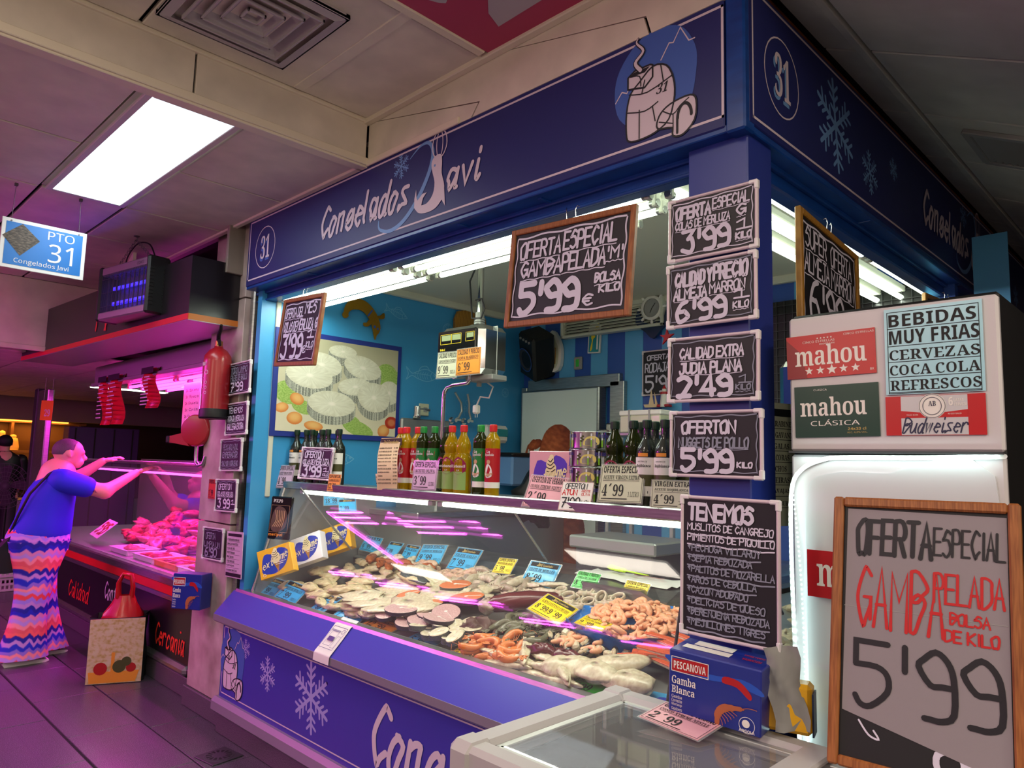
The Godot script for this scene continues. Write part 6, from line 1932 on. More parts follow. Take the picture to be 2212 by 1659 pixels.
func shelf_goods() -> void:
	for q in [["cap_red", "d22a26"], ["cap_green", "1f8a3a"], ["cap_dark", "12301f"], ["label_red", "b51620"], ["label_green", "1d7a34"], ["label_wine", "8f1740"], ["label_olive", "4d4c2a"], ["label_meadow", "8fae62"], ["skin_print", "caa07a"], ["box_blue", "2240b4"], ["box_cream", "f2e4b4"], ["box_yellow", "f2b51c"], ["box_white", "e9e6ef"], ["box_violet", "5a3cc0"], ["tin_green", "8fc63a"], ["tin_yellow", "e8d27a"], ["brand_violet", "3c2c8c"]]:
		mat(q[0], q[1], 0.35)
	mat("glass_dark", "13180e", 0.06, 0, {clearcoat_enabled = true, clearcoat = 0.5})
	mat("oil_yellow", "e2b312", 0.05, 0, {refraction_enabled = true, refraction_scale = 0.04})
	M["oil_yellow"].albedo_color.a = 0.35
	mat("oil_olive", "2c3310", 0.05, 0, {refraction_enabled = true, refraction_scale = 0.04})
	M["oil_olive"].albedo_color.a = 0.6
	var L := "dark glass bottle of extra virgin oil at the left end of the shelf"
	put_bottles(bottle("dark", L, "dark bottles at the left end of the shelf"), [[-3.93, -2.17, 5], [-3.855, -2.19, 0], [-3.775, -2.18, 8], [-3.7, -2.2, 0], [-3.62, -2.19, 4], [-3.9, -2.27, 0], [-3.81, -2.28, 0], [-3.66, -2.28, 0], [-3.52, -2.2, 6]], [])
	put_bottles(bottle("esp_red", ""), [[-2.98, -2.22, 10], [-2.905, -2.2, 5], [-2.84, -2.22, 12], [-2.286, -2.2, 14]], ["red-capped bottle of yellow oil with red label, leftmost beside the menu sheet", "red-capped bottle with red label, second from the menu sheet", "red-capped bottle with red label next to the green-capped pair", "red-capped bottle with red label at the right end of the oil row"])
	put_bottles(bottle("esp_green", ""), [[-2.772, -2.2, 8], [-2.7, -2.21, 4], [-2.365, -2.2, 10]], ["green-capped dark bottle, left one of the pair behind the lilac card", "green-capped dark bottle, right one of the pair behind the lilac card", "green-capped bottle with green label next to the right end of the oil row"])
	put_bottles(bottle("carb_dark", ""), [[-2.622, -2.22, 10], [-1.624, -2.19, 14], [-1.54, -2.19, 14]], ["dark-capped olive bottle with pink heart label left of the yellow bottles", "dark heart-label oil bottle next to the tuna tins", "dark heart-label oil bottle second from the tuna tins"])
	put_bottles(bottle("carb", ""), [[-2.548, -2.19, 16], [-2.456, -2.18, 16]], ["waisted bottle of clear yellow oil with pink heart label, left of its twin", "waisted bottle of clear yellow oil with pink heart label, right of its twin"])
	put_bottles(bottle("dark", "dark white-labelled oil bottle in the group left of the pillar", "dark bottles by the pillar"), [[-1.475, -2.18, 10], [-1.4, -2.18, 10], [-1.5, -2.27, 0], [-1.435, -2.27, 0], [-1.36, -2.28, 0], [-1.57, -2.28, 0]], [])
	# tins
	var tin := thing("tuna_tin", "", "tin")
	var b := Mb.new()
	b.lathe([Vector2(0.001, 0.002), Vector2(0.08, 0.002), Vector2(0.084, 0.0), Vector2(0.086, 0.003), Vector2(0.084, 0.006), Vector2(0.084, 0.062), Vector2(0.086, 0.065), Vector2(0.084, 0.068), Vector2(0.08, 0.064), Vector2(0.001, 0.064)], 32)
	obj("metal", b, "chrome", tin)
	label_wrap(tin, 0.0845, 0.008, 0.034, -3.1, 3.1, "tin_green", "green_band")
	label_wrap(tin, 0.0845, 0.034, 0.06, -3.1, 3.1, "box_white", "white_band")
	b = Mb.new()
	for x in [-0.07, 0.07]: ink(b, "RIBEIRA", "sans-bold", x - 0.04, 0.044, 0.045, 0.012, 0.0008)
	bend(b, 0.0845); obj("lettering", b, "brand_violet", tin)
	b = Mb.new()
	b.poly(curve(pl([-0.03, 0.014, -0.03, 0.03, -0.015, 0.046, 0.015, 0.048, 0.03, 0.036, 0.028, 0.018, 0.0, 0.014]), 3, true), 0.0008)
	bend(b, 0.0845); obj("tuna_print", b, "tin_yellow", tin)
	b = Mb.new()
	for q in 4: b.disc(Vector2(-0.04 + 0.006 * (q % 2), 0.03 + 0.006 * q), 0.005, 0.0009, 0.004, 8)
	bend(b, 0.0845); obj("olive_print", b, "label_olive", tin)
	var tl := ["lowest tuna tin of the stack beside the violet box", "second tuna tin from below in the stack", "third tuna tin from below in the stack", "topmost tuna tin of the stack beside the violet box"]
	for k in 4:
		var o: Node3D = tin if k == 0 else dup(tin, Vector3.ZERO, Vector3.ZERO)
		o.position = Vector3(-1.785 + 0.004 * (k % 2), 1.359 + 0.0685 * k, -2.25)
		o.rotation_degrees = Vector3(0, 20 + k * 6, 0)
		o.set_meta("label", tl[k])
	# ice cream boxes
	ice_box("violet and pink ice cream box standing on the shelf left of the tins", Vector3(-1.945, 1.36, -2.19), Vector3(0, 12, 0), 0.19, 0.195, 0.07, "card_pink", "box_violet", "box_cream")
	ice_box("yellow ice cream box at the front of the row against the left end panel", Vector3(-3.72, 0.868, -1.985), Vector3(-11, 34, 20), 0.195, 0.157, 0.06, "box_yellow")
	ice_box("white and blue ice cream box in the middle of the row against the end panel", Vector3(-3.74, 0.92, -2.175), Vector3(-14, 25, 21), 0.197, 0.158, 0.06, "box_white")
	ice_box("yellow ice cream box at the rear of the row, under the pink reflection", Vector3(-3.76, 0.968, -2.375), Vector3(-16, 26, 21), 0.193, 0.156, 0.06, "box_yellow")
	ice_box("light blue ice cream box on the bed between the squid slabs and the prawn box", Vector3(-1.29, 0.735, -1.99), Vector3(-78, 10, 0), 0.18, 0.15, 0.07, "card_blue", "box_blue", "box_cream")
	var t := thing("octopus_pack", "black vacuum pack with an octopus picture leaning on the left end panel", "package", Vector3(-3.84, 1.045, -2.033), Vector3(-4, 27, -1))
	obj("pack", boxm(Vector3(0, 0.12, -0.012), Vector3(0.142, 0.239, 0.02), 0.006), "black_gloss", t)
	b = Mb.new()
	b.poly(curve(pl([-0.045, 0.05, -0.055, 0.1, -0.035, 0.17, 0.0, 0.185, 0.04, 0.16, 0.05, 0.1, 0.035, 0.06, 0.0, 0.045]), 3, true), 0.0)
	obj("meat_picture", b, "octopus_brown", t)
	b = Mb.new()
	for q in 6: b.stroke(curve(pl([-0.04 + 0.012 * q, 0.07, -0.02 + 0.01 * q, 0.11, -0.03 + 0.012 * q, 0.16]), 3), 0.004, 0.001)
	outline(b, -0.06, 0.04, 0.12, 0.15, 0.0012, 0.001)
	obj("gloss_print", b, "skin_print", t)
	b = Mb.new()
	ink(b, "PULPO", "serif-bold", -0.05, 0.205, 0.06, 0.018, 0.001)
	obj("white_print", b, "white", t)
	b = Mb.new()
	ink(b, "meripul", "sans-bold", -0.06, 0.014, 0.09, 0.022, 0.001)
	obj("orange_print", b, "card_orange", t)
	# white bag and knife on the ledge
	var P := []
	for k in 8:
		var row := PackedVector3Array()
		for q in 14:
			row.append(Vector3(-0.27 + 0.54 * q / 13.0, 0.012 + 0.012 * absf(sin(q * 1.3 + k)) * (1.0 if k % 7 > 0 else 0.2), 0.12 - 0.24 * k / 7.0 + 0.02 * sin(q * 0.9)))
		P.append(row)
	b = Mb.new(); b.grid(P)
	t = thing("carrier_bag", "white plastic carrier bag with red and black print lying on the steel ledge", "bag", Vector3(-1.98, 0.978, -2.83), Vector3(0, -6, 0))
	obj("sheet", b, "white", t)
	P = []
	b = Mb.new()
	b.x = Transform3D(Basis(Vector3.RIGHT, -PI / 2), Vector3(0.08, 0.03, 0))
	hand(b, "Congelados", Vector2(-0.03, 0.0), 0.12, 0.03, 0.003, 0.0)
	ring(b, Vector2(-0.06, 0.02), 0.03, 0.022, 0.005, 0.0)
	obj("print", b, "red", t)
	t = thing("knife", "kitchen knife with a lime green handle lying on the white bag", "knife", Vector3(-2.05, 1.022, -2.83), Vector3(0, -14, 0))
	mat("lime", "c9f01c", 0.35)
	b = Mb.new(); b.tube([Vector3(-0.1, 0, 0), Vector3(-0.08, 0.003, 0), Vector3(-0.03, 0.0, 0), Vector3(0.02, 0, 0)], [0.006, 0.013, 0.011, 0.01], 10)
	obj("handle", b, "lime", t)
	b = Mb.new(); b.prism(pl([0.02, -0.008, 0.16, -0.004, 0.18, 0.004, 0.02, 0.01]), -0.001, 0.001)
	var bl := obj("blade", b, "lime", t)
	bl.rotation_degrees.x = -80
	# small things standing behind the shelf edge
	t = thing("notepad", "blue-backed notepad and pens standing behind the menu sheet", "stationery", Vector3(-3.12, 1.36, -2.3), Vector3(0, 15, 0))
	obj("back", boxm(Vector3(0, 0.06, 0), Vector3(0.1, 0.15, 0.01), 0.003), "white", t)
	obj("pad", boxm(Vector3(0.01, 0.035, 0.03), Vector3(0.09, 0.07, 0.04), 0.003), "sign_lilac", t)
	obj("stand", boxm(Vector3(0.01, 0.006, 0.03), Vector3(0.13, 0.012, 0.07), 0.003), "sign_midblue", t)
	b = Mb.new()
	for k in 3: b.cyl(Vector3(-0.06, 0, 0.01 * k), Vector3(-0.08 + 0.01 * k, 0.13, 0.01 * k - 0.02), 0.004, 6)
	obj("pens", b, "black", t)
	b = Mb.new()
	b.lathe([Vector2(0.001, 0), Vector2(0.035, 0.0), Vector2(0.045, 0.05), Vector2(0.047, 0.07), Vector2(0.043, 0.07), Vector2(0.038, 0.01), Vector2(0.001, 0.008)], 16)
	t = thing("cup", "pale cup with a yellow flower print standing on the shelf left of the notepad", "cup", Vector3(-3.22, 1.36, -2.3))
	obj("body", b, "card_cream", t)
	b = Mb.new()
	for k in 9: b.disc(Vector2(-0.03 + 0.008 * k, 0.02 + 0.011 * (k % 4)), 0.004, 0.0, -1.0, 7)
	bend(b, 0.0475); obj("flowers", b, "label_olive", t)
	# pleated card behind the dark bottles
	t = thing("steel_box", "dark grey steel appliance standing behind the glass at the right", "appliance", Vector3(-2.16, 0.986, -2.95))
	obj("cabinet", boxm(Vector3(0, 0.05, -0.1), Vector3(0.46, 0.12, 0.3), 0.006), "grey_dark", t)
	obj("lid", boxm(Vector3(0, 0.135, -0.1), Vector3(0.52, 0.06, 0.34), 0.008), "steel_soft", t)

# ---------------------------------------------------------------- inside the stall
func poster_material(key: String, im: Image) -> void:
	var m := mat(key, "ffffff", 0.4)
	m.albedo_texture = ImageTexture.create_from_image(im)

func oval(im: Image, cx: float, cy: float, rx: float, ry: float, turn: float, col: Callable) -> void:
	var w := im.get_width()
	var h := im.get_height()
	var R := maxf(rx, ry * h / w) * 1.05
	var R2 := maxf(ry, rx * w / h) * 1.05
	for y in range(maxi(0, int((cy - R2) * h)), mini(h, int((cy + R2) * h) + 1)):
		for x in range(maxi(0, int((cx - R) * w)), mini(w, int((cx + R) * w) + 1)):
			var d := Vector2((float(x) / w - cx) * w / h, float(y) / h - cy).rotated(-turn)
			var u := d.x / (rx * w / h)
			var v := d.y / ry
			var q := u * u + v * v
			if q <= 1.0:
				im.set_pixel(x, y, col.call(u, v, q))

func fish_poster() -> Image:
	var im := Image.create(420, 300, false, Image.FORMAT_RGB8)
	var nz := FastNoiseLite.new()
	nz.seed = 4
	nz.frequency = 0.35
	for y in 300:
		for x in 420:
			im.set_pixel(x, y, Color(0.72, 0.69, 0.58).lerp(Color(0.88, 0.84, 0.74), y / 300.0))
	var leaf := func(u, v, q): return Color(0.42, 0.58, 0.2).lerp(Color(0.8, 0.86, 0.55), clampf(0.5 + 0.5 * nz.get_noise_2d(u * 12, v * 20), 0, 1))
	for s in [[0.08, 0.6, 0.1, 0.12], [0.2, 0.74, 0.09, 0.07], [0.9, 0.3, 0.1, 0.13], [0.97, 0.36, 0.06, 0.12], [0.66, 0.93, 0.14, 0.08], [0.6, 0.85, 0.08, 0.06], [0.56, 0.6, 0.06, 0.1]]:
		oval(im, s[0], s[1], s[2], s[3], 0.3, leaf)
	var skin := func(u, v, q): return Color(0.85, 0.84, 0.78).lerp(Color(0.2, 0.2, 0.19), clampf(0.35 + 1.1 * nz.get_noise_2d(u * 34, v * 40), 0, 1))
	var flesh := func(u, v, q): return Color(0.93, 0.91, 0.84).lerp(Color(0.8, 0.77, 0.68), clampf(0.25 + 0.5 * nz.get_noise_2d(atan2(v, u) * 14, q * 3) + 0.25 * q, 0, 1)).lerp(Color(0.97, 0.93, 0.88), clampf(1.0 - q * 26, 0, 1))
	for s in [[0.5, 0.1, 0.12, 0.07, 0.0], [0.93, 0.5, 0.1, 0.14, 0.3], [0.33, 0.27, 0.17, 0.13, 0.1], [0.68, 0.25, 0.17, 0.13, 0.2], [0.62, 0.47, 0.15, 0.1, -0.1], [0.24, 0.4, 0.19, 0.14, 0.1], [0.43, 0.68, 0.2, 0.14, 0.05], [0.79, 0.57, 0.15, 0.17, 0.2]]:
		for k in 7:
			oval(im, s[0], s[1] + 0.085 - 0.012 * k, s[2], s[3], s[4], skin)
		oval(im, s[0], s[1], s[2] * 0.98, s[3] * 0.97, s[4], flesh)
	var tom := func(u, v, q): return Color(0.93, 0.72, 0.45).lerp(Color(0.85, 0.5, 0.25), clampf(q + v * 0.4, 0, 1))
	for s in [[0.15, 0.66, 0.055, 0.06, 0.4], [0.14, 0.86, 0.06, 0.065, 0.0], [0.29, 0.93, 0.075, 0.05, 0.1], [0.04, 0.76, 0.05, 0.05, -0.2], [0.89, 0.94, 0.055, 0.07, -0.4]]:
		oval(im, s[0], s[1], s[2], s[3], s[4], tom)
	oval(im, 0.96, 0.84, 0.06, 0.07, 0.0, func(u, v, q): return Color(0.72, 0.2, 0.12).lerp(Color(0.9, 0.6, 0.4), clampf(1.0 - q * 2.0, 0, 0.7)))
	return im

func lobster_poster() -> Image:
	var im := Image.create(180, 420, false, Image.FORMAT_RGB8)
	im.fill(Color(0.86, 0.9, 0.88))
	var nz := FastNoiseLite.new()
	nz.frequency = 0.4
	var sh := func(u, v, q): return Color(0.85, 0.45, 0.25).lerp(Color(0.45, 0.16, 0.07), clampf(0.25 + 0.5 * q + 0.35 * u + 0.4 * nz.get_noise_2d(u * 5, v * 9), 0, 1))
	for s in [[0.12, 0.27, 0.05, 0.06, 0.5], [0.1, 0.33, 0.04, 0.09, 0.0], [0.2, 0.24, 0.1, 0.022, -0.3], [0.16, 0.42, 0.12, 0.09, 0.3]]:
		oval(im, s[0], s[1], s[2], s[3], s[4], sh)
	oval(im, 0.105, 0.31, 0.02, 0.05, 0.0, func(u, v, q): return Color(0.86, 0.9, 0.88))
	for s in [[0.5, 0.45, 0.36, 0.22, 0.1], [0.52, 0.33, 0.3, 0.15, 0.1], [0.5, 0.25, 0.22, 0.1, 0.2], [0.55, 0.62, 0.32, 0.16, 0.0], [0.58, 0.74, 0.26, 0.11, 0.0], [0.62, 0.84, 0.17, 0.08, 0.0]]:
		oval(im, s[0], s[1], s[2], s[3], s[4], sh)
	oval(im, 0.52, 0.32, 0.12, 0.035, 0.2, func(u, v, q): return Color(0.93, 0.66, 0.48).lerp(Color(0.72, 0.32, 0.16), q))
	return im

func inside_stall() -> void:
	# fish picture on the left wall
	poster_material("fish_poster", fish_poster())
	var t := thing("poster", "large blue-bordered poster of white fish slices with tomato on the left wall", "poster", Vector3(-3.975, 1.95, -2.475), Vector3(0, 90, 0))
	obj("board", boxm(Vector3.ZERO, Vector3(0.92, 0.645, 0.012), 0.002), "pillar_blue", t)
	var b := Mb.new()
	b.quad(Vector3(-0.43, -0.29, 0.0075), Vector3(0.43, -0.29, 0.0075), Vector3(0.43, 0.29, 0.0075), Vector3(-0.43, 0.29, 0.0075))
	obj("print", b, "fish_poster", t)
	# glitter shrimp
	mat("glitter_gold", "c99a1c", 0.35, 0.4)
	grain("glitter_gold", Color(0.5, 0.45, 0.4), Color(1, 1, 1), 0.12, Vector3(60, 60, 60), 2)
	t = thing("wall_decoration", "golden glitter shrimp cut-out hanging on the left wall above the poster", "decoration", Vector3(-3.965, 2.42, -2.62), Vector3(0, 90, 0))
	b = Mb.new()
	b.prism(curve(pl([-0.155, 0.02, -0.13, 0.085, -0.06, 0.12, 0.02, 0.105, 0.09, 0.045, 0.125, -0.03, 0.12, -0.075, 0.1, -0.1, 0.09, -0.13, 0.075, -0.09, 0.065, -0.05, 0.03, 0.01, -0.02, 0.045, -0.08, 0.045, -0.12, 0.02, -0.125, -0.01]), 3, true), -0.004, 0.004)
	b.prism(curve(pl([0.1, 0.03, 0.125, 0.04, 0.15, 0.06, 0.158, 0.04, 0.15, 0.02, 0.12, 0.015]), 3, true), -0.0035, 0.0035)
	b.prism(curve(pl([0.04, 0.0, 0.02, -0.025, -0.005, -0.03, 0.0, -0.05, 0.03, -0.05, 0.06, -0.02]), 3, true), -0.0035, 0.0035)
	b.prism(curve(pl([-0.15, 0.02, -0.165, 0.0, -0.155, -0.02, -0.135, -0.02, -0.12, 0.0]), 3, true), -0.0035, 0.0035)
	obj("cutout", b, "glitter_gold", t)
	b = Mb.new()
	b.stroke(pl([0.055, 0.06, 0.025, 0.02]), 0.01, 0.0046)
	b.disc(Vector2(0.08, -0.045), 0.009, 0.0046); b.disc(Vector2(0.105, -0.055), 0.008, 0.0046)
	obj("cut_marks", b, "stripe_dark", t)
	# hanging scale
	t = thing("hanging_scale", "polished steel retail scale hung from a pole with a dark display panel", "scale", Vector3(-2.94, 2.095, -2.66), Vector3(0, 4, 0))
	obj("housing", boxm(Vector3(0, 0.01, 0), Vector3(0.33, 0.27, 0.22), 0.03), "chrome", t)
	obj("seam", boxm(Vector3(0, 0.01, -0.01), Vector3(0.334, 0.274, 0.006), 0.003), "steel_soft", t)
	b = Mb.new()
	b.box(Vector3(-0.01, 0.06, 0.118), Vector3(0.29, 0.12, 0.02), 0.006)
	obj("display_panel", b, "black_gloss", t)
	mat("lcd_green", "9aa77c", 0.3)
	b = Mb.new()
	bar(b, -0.12, 0.065, 0.07, 0.03, 0.129); bar(b, -0.04, 0.065, 0.065, 0.03, 0.129); bar(b, 0.07, 0.07, 0.05, 0.025, 0.129)
	obj("lcd", b, "lcd_green", t)
	b = Mb.new()
	outline(b, -0.13, 0.045, 0.085, 0.055, 0.002, 0.1295); outline(b, -0.045, 0.045, 0.075, 0.055, 0.002, 0.1295); outline(b, 0.062, 0.05, 0.065, 0.05, 0.002, 0.1295)
	ink(b, "N&C", "sans-bold", -0.13, 0.01, 0.04, 0.012, 0.1295)
	obj("display_print", b, "card_yellow", t)
	b = Mb.new()
	b.cyl(Vector3(0.02, 0.14, -0.02), Vector3(0.02, 0.56, -0.02), 0.018, 14)
	b.lathe([Vector2(0.001, 0.138), Vector2(0.035, 0.138), Vector2(0.03, 0.155), Vector2(0.02, 0.165)], 14)
	obj("pole", b, "chrome", t)
	b = Mb.new()
	b.cyl(Vector3(0.02, 0.19, -0.02), Vector3(0.02, 0.235, -0.02), 0.027, 12)
	for k in 3: b.cyl(Vector3(0.02, 0.17 + 0.012 * k, -0.02), Vector3(0.02, 0.178 + 0.012 * k, -0.02), 0.032, 12)
	obj("tape_wrap", b, "sleeve_grey", t)
	b = Mb.new()
	b.tube([Vector3(-0.01, 0.5, -0.01), Vector3(-0.045, 0.42, 0.0), Vector3(-0.03, 0.3, 0.0), Vector3(0.0, 0.2, 0.02), Vector3(0.05, 0.2, 0.0), Vector3(0.075, 0.25, 0.0), Vector3(0.05, 0.31, 0.0), Vector3(0.02, 0.3, 0.02)], 0.005, 8)
	obj("cable", b, "grey_dark", t)
	b = Mb.new()
	b.cyl(Vector3(0.05, -0.125, 0), Vector3(0.05, -0.18, 0), 0.014, 10)
	b.box(Vector3(0.1, -0.14, 0.0), Vector3(0.2, 0.03, 0.12), 0.005)
	obj("underside", b, "grey_plastic", t)
	card("cream card on the left half of the hanging scale, cooked prawns 9'99", Vector3(-2.995, 1.95, -2.515), Vector3(-3, 4, -1), 0.165, 0.15, "card_pale", "CALIDAD Y PRECIO", false, "LANGOSTINO COCIDO", "9´99", "1KILO")
	card("orange card on the right half of the hanging scale, shellfish soup 6'99", Vector3(-2.815, 1.955, -2.51), Vector3(-3, 4, 1), 0.185, 0.15, "card_orange", "CALIDAD Y PRECIO", false, "SOPA MARISCO", "6´99", "")
	# tap arm
	t = thing("tap_pipe", "bent chrome tap pipe rising behind the oil bottles", "tap", Vector3(-3.11, 1.35, -2.6))
	b = Mb.new()
	b.tube([Vector3(0, 0, 0), Vector3(0, 0.5, 0), Vector3(0.005, 0.54, 0), Vector3(0.03, 0.565, 0), Vector3(0.08, 0.575, 0), Vector3(0.2, 0.58, 0), Vector3(0.215, 0.6, 0), Vector3(0.215, 0.66, 0)], 0.012, 12)
	obj("pipe", b, "chrome", t)
	# water tap, hoses, socket, plug, sink panel
	t = thing("wall_socket", "white wall socket plate on the blue wall behind the tap", "socket", Vector3(-3.978, 1.86, -3.15), Vector3(0, 90, 0))
	obj("plate", boxm(Vector3.ZERO, Vector3(0.085, 0.085, 0.012), 0.004), "card_pale", t)
	obj("hole", boxm(Vector3(0.01, 0, 0.006), Vector3(0.035, 0.035, 0.003), 0.001), "grey_plastic", t)
	t = thing("mixer_tap", "small chrome mixer tap with a lever over the sink panel", "tap", Vector3(-3.9, 1.79, -3.03))
	b = Mb.new()
	b.lathe([Vector2(0.001, 0.0), Vector2(0.026, 0.0), Vector2(0.026, 0.02), Vector2(0.023, 0.025), Vector2(0.023, 0.08), Vector2(0.02, 0.085), Vector2(0.001, 0.085)], 14)
	obj("body", b, "chrome", t)
	b = Mb.new()
	b.tube([Vector3(0, 0.065, 0), Vector3(0.01, 0.067, -0.06), Vector3(0.01, 0.062, -0.1)], [0.004, 0.006, 0.01], 8)
	obj("lever", b, "chrome", t)
	t = thing("sink", "steel sink splash panel on the left wall behind the oil bottles", "sink", Vector3(-3.93, 1.35, -3.13))
	obj("splash_panel", boxm(Vector3(0, 0.21, 0), Vector3(0.03, 0.46, 0.42), 0.01), "steel_soft", t)
	obj("basin", boxm(Vector3(0.2, -0.08, 0), Vector3(0.42, 0.16, 0.44), 0.01), "steel_soft", t)
	for k in 2:
		t = thing("water_hose", ["braided water hose with valve, nearer the socket", "braided water hose with valve, farther from the socket"][k], "hose", Vector3(-3.96, 1.8, -3.4 - 0.12 * k))
		b = Mb.new()
		b.tube([Vector3(0.02, 0.0, 0), Vector3(0.03, 0.02, -0.03), Vector3(0.03, 0.07, -0.06 + 0.05 * k), Vector3(0.03, 0.13, -0.05 + 0.04 * k), Vector3(0.03, 0.2, 0.01)], 0.009, 8)
		obj("hose", b, "steel_soft", t)
		b = Mb.new()
		b.cyl(Vector3(-0.015, 0, 0), Vector3(0.04, 0, 0), 0.014, 10)
		b.box(Vector3(0.03, 0.005, -0.03), Vector3(0.015, 0.02, 0.05), 0.004)
		b.cyl(Vector3(-0.014, 0, 0), Vector3(-0.01, 0, 0), 0.026, 12)
		obj("valve", b, "chrome", t)
	t = thing("plug", "white electric plug dangling on a looped cable under the scale", "plug", Vector3(-3.0, 1.8, -2.75))
	obj("body", boxm(Vector3(0, 0, 0), Vector3(0.04, 0.05, 0.035), 0.008), "white_plastic", t)
	b = Mb.new()
	b.tube([Vector3(0, 0.02, 0), Vector3(0.03, 0.07, 0), Vector3(0.1, 0.06, 0), Vector3(0.13, 0.12, 0), Vector3(0.06, 0.16, 0), Vector3(0.03, 0.2, 0)], 0.005, 6)
	for s in [-1, 1]: b.cyl(Vector3(0.008 * s, -0.025, 0), Vector3(0.008 * s, -0.045, 0), 0.002, 5)
	obj("cable", b, "white_plastic", t)
	t = thing("dispenser", "white and teal paper dispenser on the wall behind the last oil bottle", "dispenser", Vector3(-3.93, 1.72, -3.78))
	obj("case", boxm(Vector3.ZERO, Vector3(0.1, 0.13, 0.24), 0.02), "white_plastic", t)
	mat("teal", "1c8f9a", 0.4)
	obj("window", boxm(Vector3(0.046, 0.01, -0.05), Vector3(0.014, 0.06, 0.12), 0.005), "teal", t)
	t = thing("container", "pale blue plastic container with black lid against the wall right of the oil row", "container", Vector3(-3.86, 1.36, -3.95))
	obj("bin", boxm(Vector3(0, 0.09, 0), Vector3(0.18, 0.22, 0.24), 0.015), "sign_lightblue", t)
	obj("lid", boxm(Vector3(0, 0.21, 0), Vector3(0.2, 0.03, 0.26), 0.01), "black", t)
	solo("cloth", lump(500, Vector3(0.15, 0.16, 0.12), 0.8), "black", "dark crumpled cloth bundle on the floor side right of the oil row", "cloth", Vector3(-3.35, 1.25, -3.6))
	t = thing("counter_unit", "work counter along the left and back of the stall behind the shelf", "counter", Vector3(-3.7, 0, -3.4))
	obj("body", boxm(Vector3(0.0, 0.68, 0), Vector3(0.5, 0.96, 1.3)), "steel_soft", t)
	obj("top", boxm(Vector3(0.0, 1.18, 0), Vector3(0.54, 0.04, 1.4), 0.006), "steel", t)
	# wooden board near the pole
	t = thing("wooden_board", "round-ended wooden board with a hole leaning on the wall behind the scale", "board", Vector3(-3.968, 2.5, -3.55), Vector3(0, 90, 0))
	b = Mb.new(); b.prism(curve(pl([-0.14, -0.1, 0.1, -0.1, 0.14, -0.04, 0.14, 0.06, 0.1, 0.1, -0.14, 0.1]), 3, true), 0, 0.02)
	obj("board", b, "wood_light", t)
	b = Mb.new(); b.disc(Vector2(0.08, 0.0), 0.03, 0.021)
	obj("hole", b, "void_dark", t)
	# cold-room door with lobster print
	poster_material("lobster_print", lobster_poster())
	t = thing("door_1", "", "", Vector3(-3.53, 0, -4.14))
	t.set_meta("kind", "structure")
	b = Mb.new()
	b.box(Vector3(0.07, 2.11, 0), Vector3(0.88, 0.09, 0.05), 0.004)
	b.box(Vector3(0.49, 1.2, 0), Vector3(0.12, 1.8, 0.05), 0.004)
	b.box(Vector3(-0.41, 1.2, 0), Vector3(0.06, 1.8, 0.05), 0.004)
	obj("frame", b, "steel", t)
	obj("leaf", boxm(Vector3(0.0, 1.2, 0.04), Vector3(0.76, 1.73, 0.09), 0.008), "steel", t)
	b = Mb.new()
	b.quad(Vector3(-0.365, 0.4, 0.087), Vector3(0.365, 0.4, 0.087), Vector3(0.365, 2.05, 0.087), Vector3(-0.365, 2.05, 0.087))
	obj("door_print", b, "lobster_print", t)
	b = Mb.new()
	b.box(Vector3(0.46, 1.72, 0.04), Vector3(0.06, 0.16, 0.06), 0.008)
	b.box(Vector3(0.41, 1.72, 0.075), Vector3(0.09, 0.07, 0.02), 0.004)
	obj("latch", b, "chrome", t)
	# wall things on the stripes
	t = thing("loudspeaker", "tilted black loudspeaker with a blue-ringed cone hanging on the striped wall", "loudspeaker", Vector3(-3.72, 2.34, -4.02), Vector3(20, -20, -28))
	obj("cabinet", boxm(Vector3.ZERO, Vector3(0.22, 0.36, 0.2), 0.02), "black", t)
	b = Mb.new()
	b.x = Transform3D(Basis(Vector3.RIGHT, PI / 2), Vector3(0, -0.02, 0.1))
	b.lathe([Vector2(0.085, 0.0), Vector2(0.09, 0.006), Vector2(0.08, 0.008), Vector2(0.05, -0.01), Vector2(0.025, -0.012), Vector2(0.001, 0.0)], 22)
	obj("cone", b, "grey_dark", t)
	b = Mb.new(); ring(b, Vector2(0, -0.02), 0.09, 0.09, 0.006, 0.111); obj("ring", b, "stripe_dark", t)
	b = Mb.new()
	for k in 4: b.cyl(Vector3(-0.06 + 0.04 * k, 0.14, 0.1), Vector3(-0.06 + 0.04 * k, 0.14, 0.11), 0.009, 10)
	obj("knobs", b, "grey_plastic", t)
	t = thing("boat_plaque", "white boat-shaped wall plaque with a rope-framed picture", "decoration", Vector3(-3.66, 2.37, -4.15), Vector3(0, 0, -2))
	b = Mb.new(); b.prism(curve(pl([-0.075, -0.15, 0.075, -0.15, 0.1, -0.02, 0.07, 0.08, 0.0, 0.16, -0.07, 0.08, -0.1, -0.02]), 3, true), 0, 0.035)
	obj("hull", b, "white", t)
	b = Mb.new(); b.prism(curve(pl([-0.055, -0.13, 0.055, -0.13, 0.075, -0.02, 0.05, 0.06, 0.0, 0.12, -0.05, 0.06, -0.075, -0.02]), 3, true), 0.034, 0.036)
	obj("inside", b, "card_pale", t)
	b = Mb.new(); b.tube([Vector3(-0.045, 0.02, 0.037), Vector3(0.045, 0.02, 0.037), Vector3(0.045, -0.1, 0.037), Vector3(-0.045, -0.1, 0.037), Vector3(-0.045, 0.02, 0.037)], 0.004, 6)
	obj("rope", b, "wood_light", t)
	b = Mb.new(); b.poly(pl([-0.01, -0.06, 0.02, -0.06, 0.0, -0.02]), 0.0375)
	obj("picture", b, "grey_dark", t)
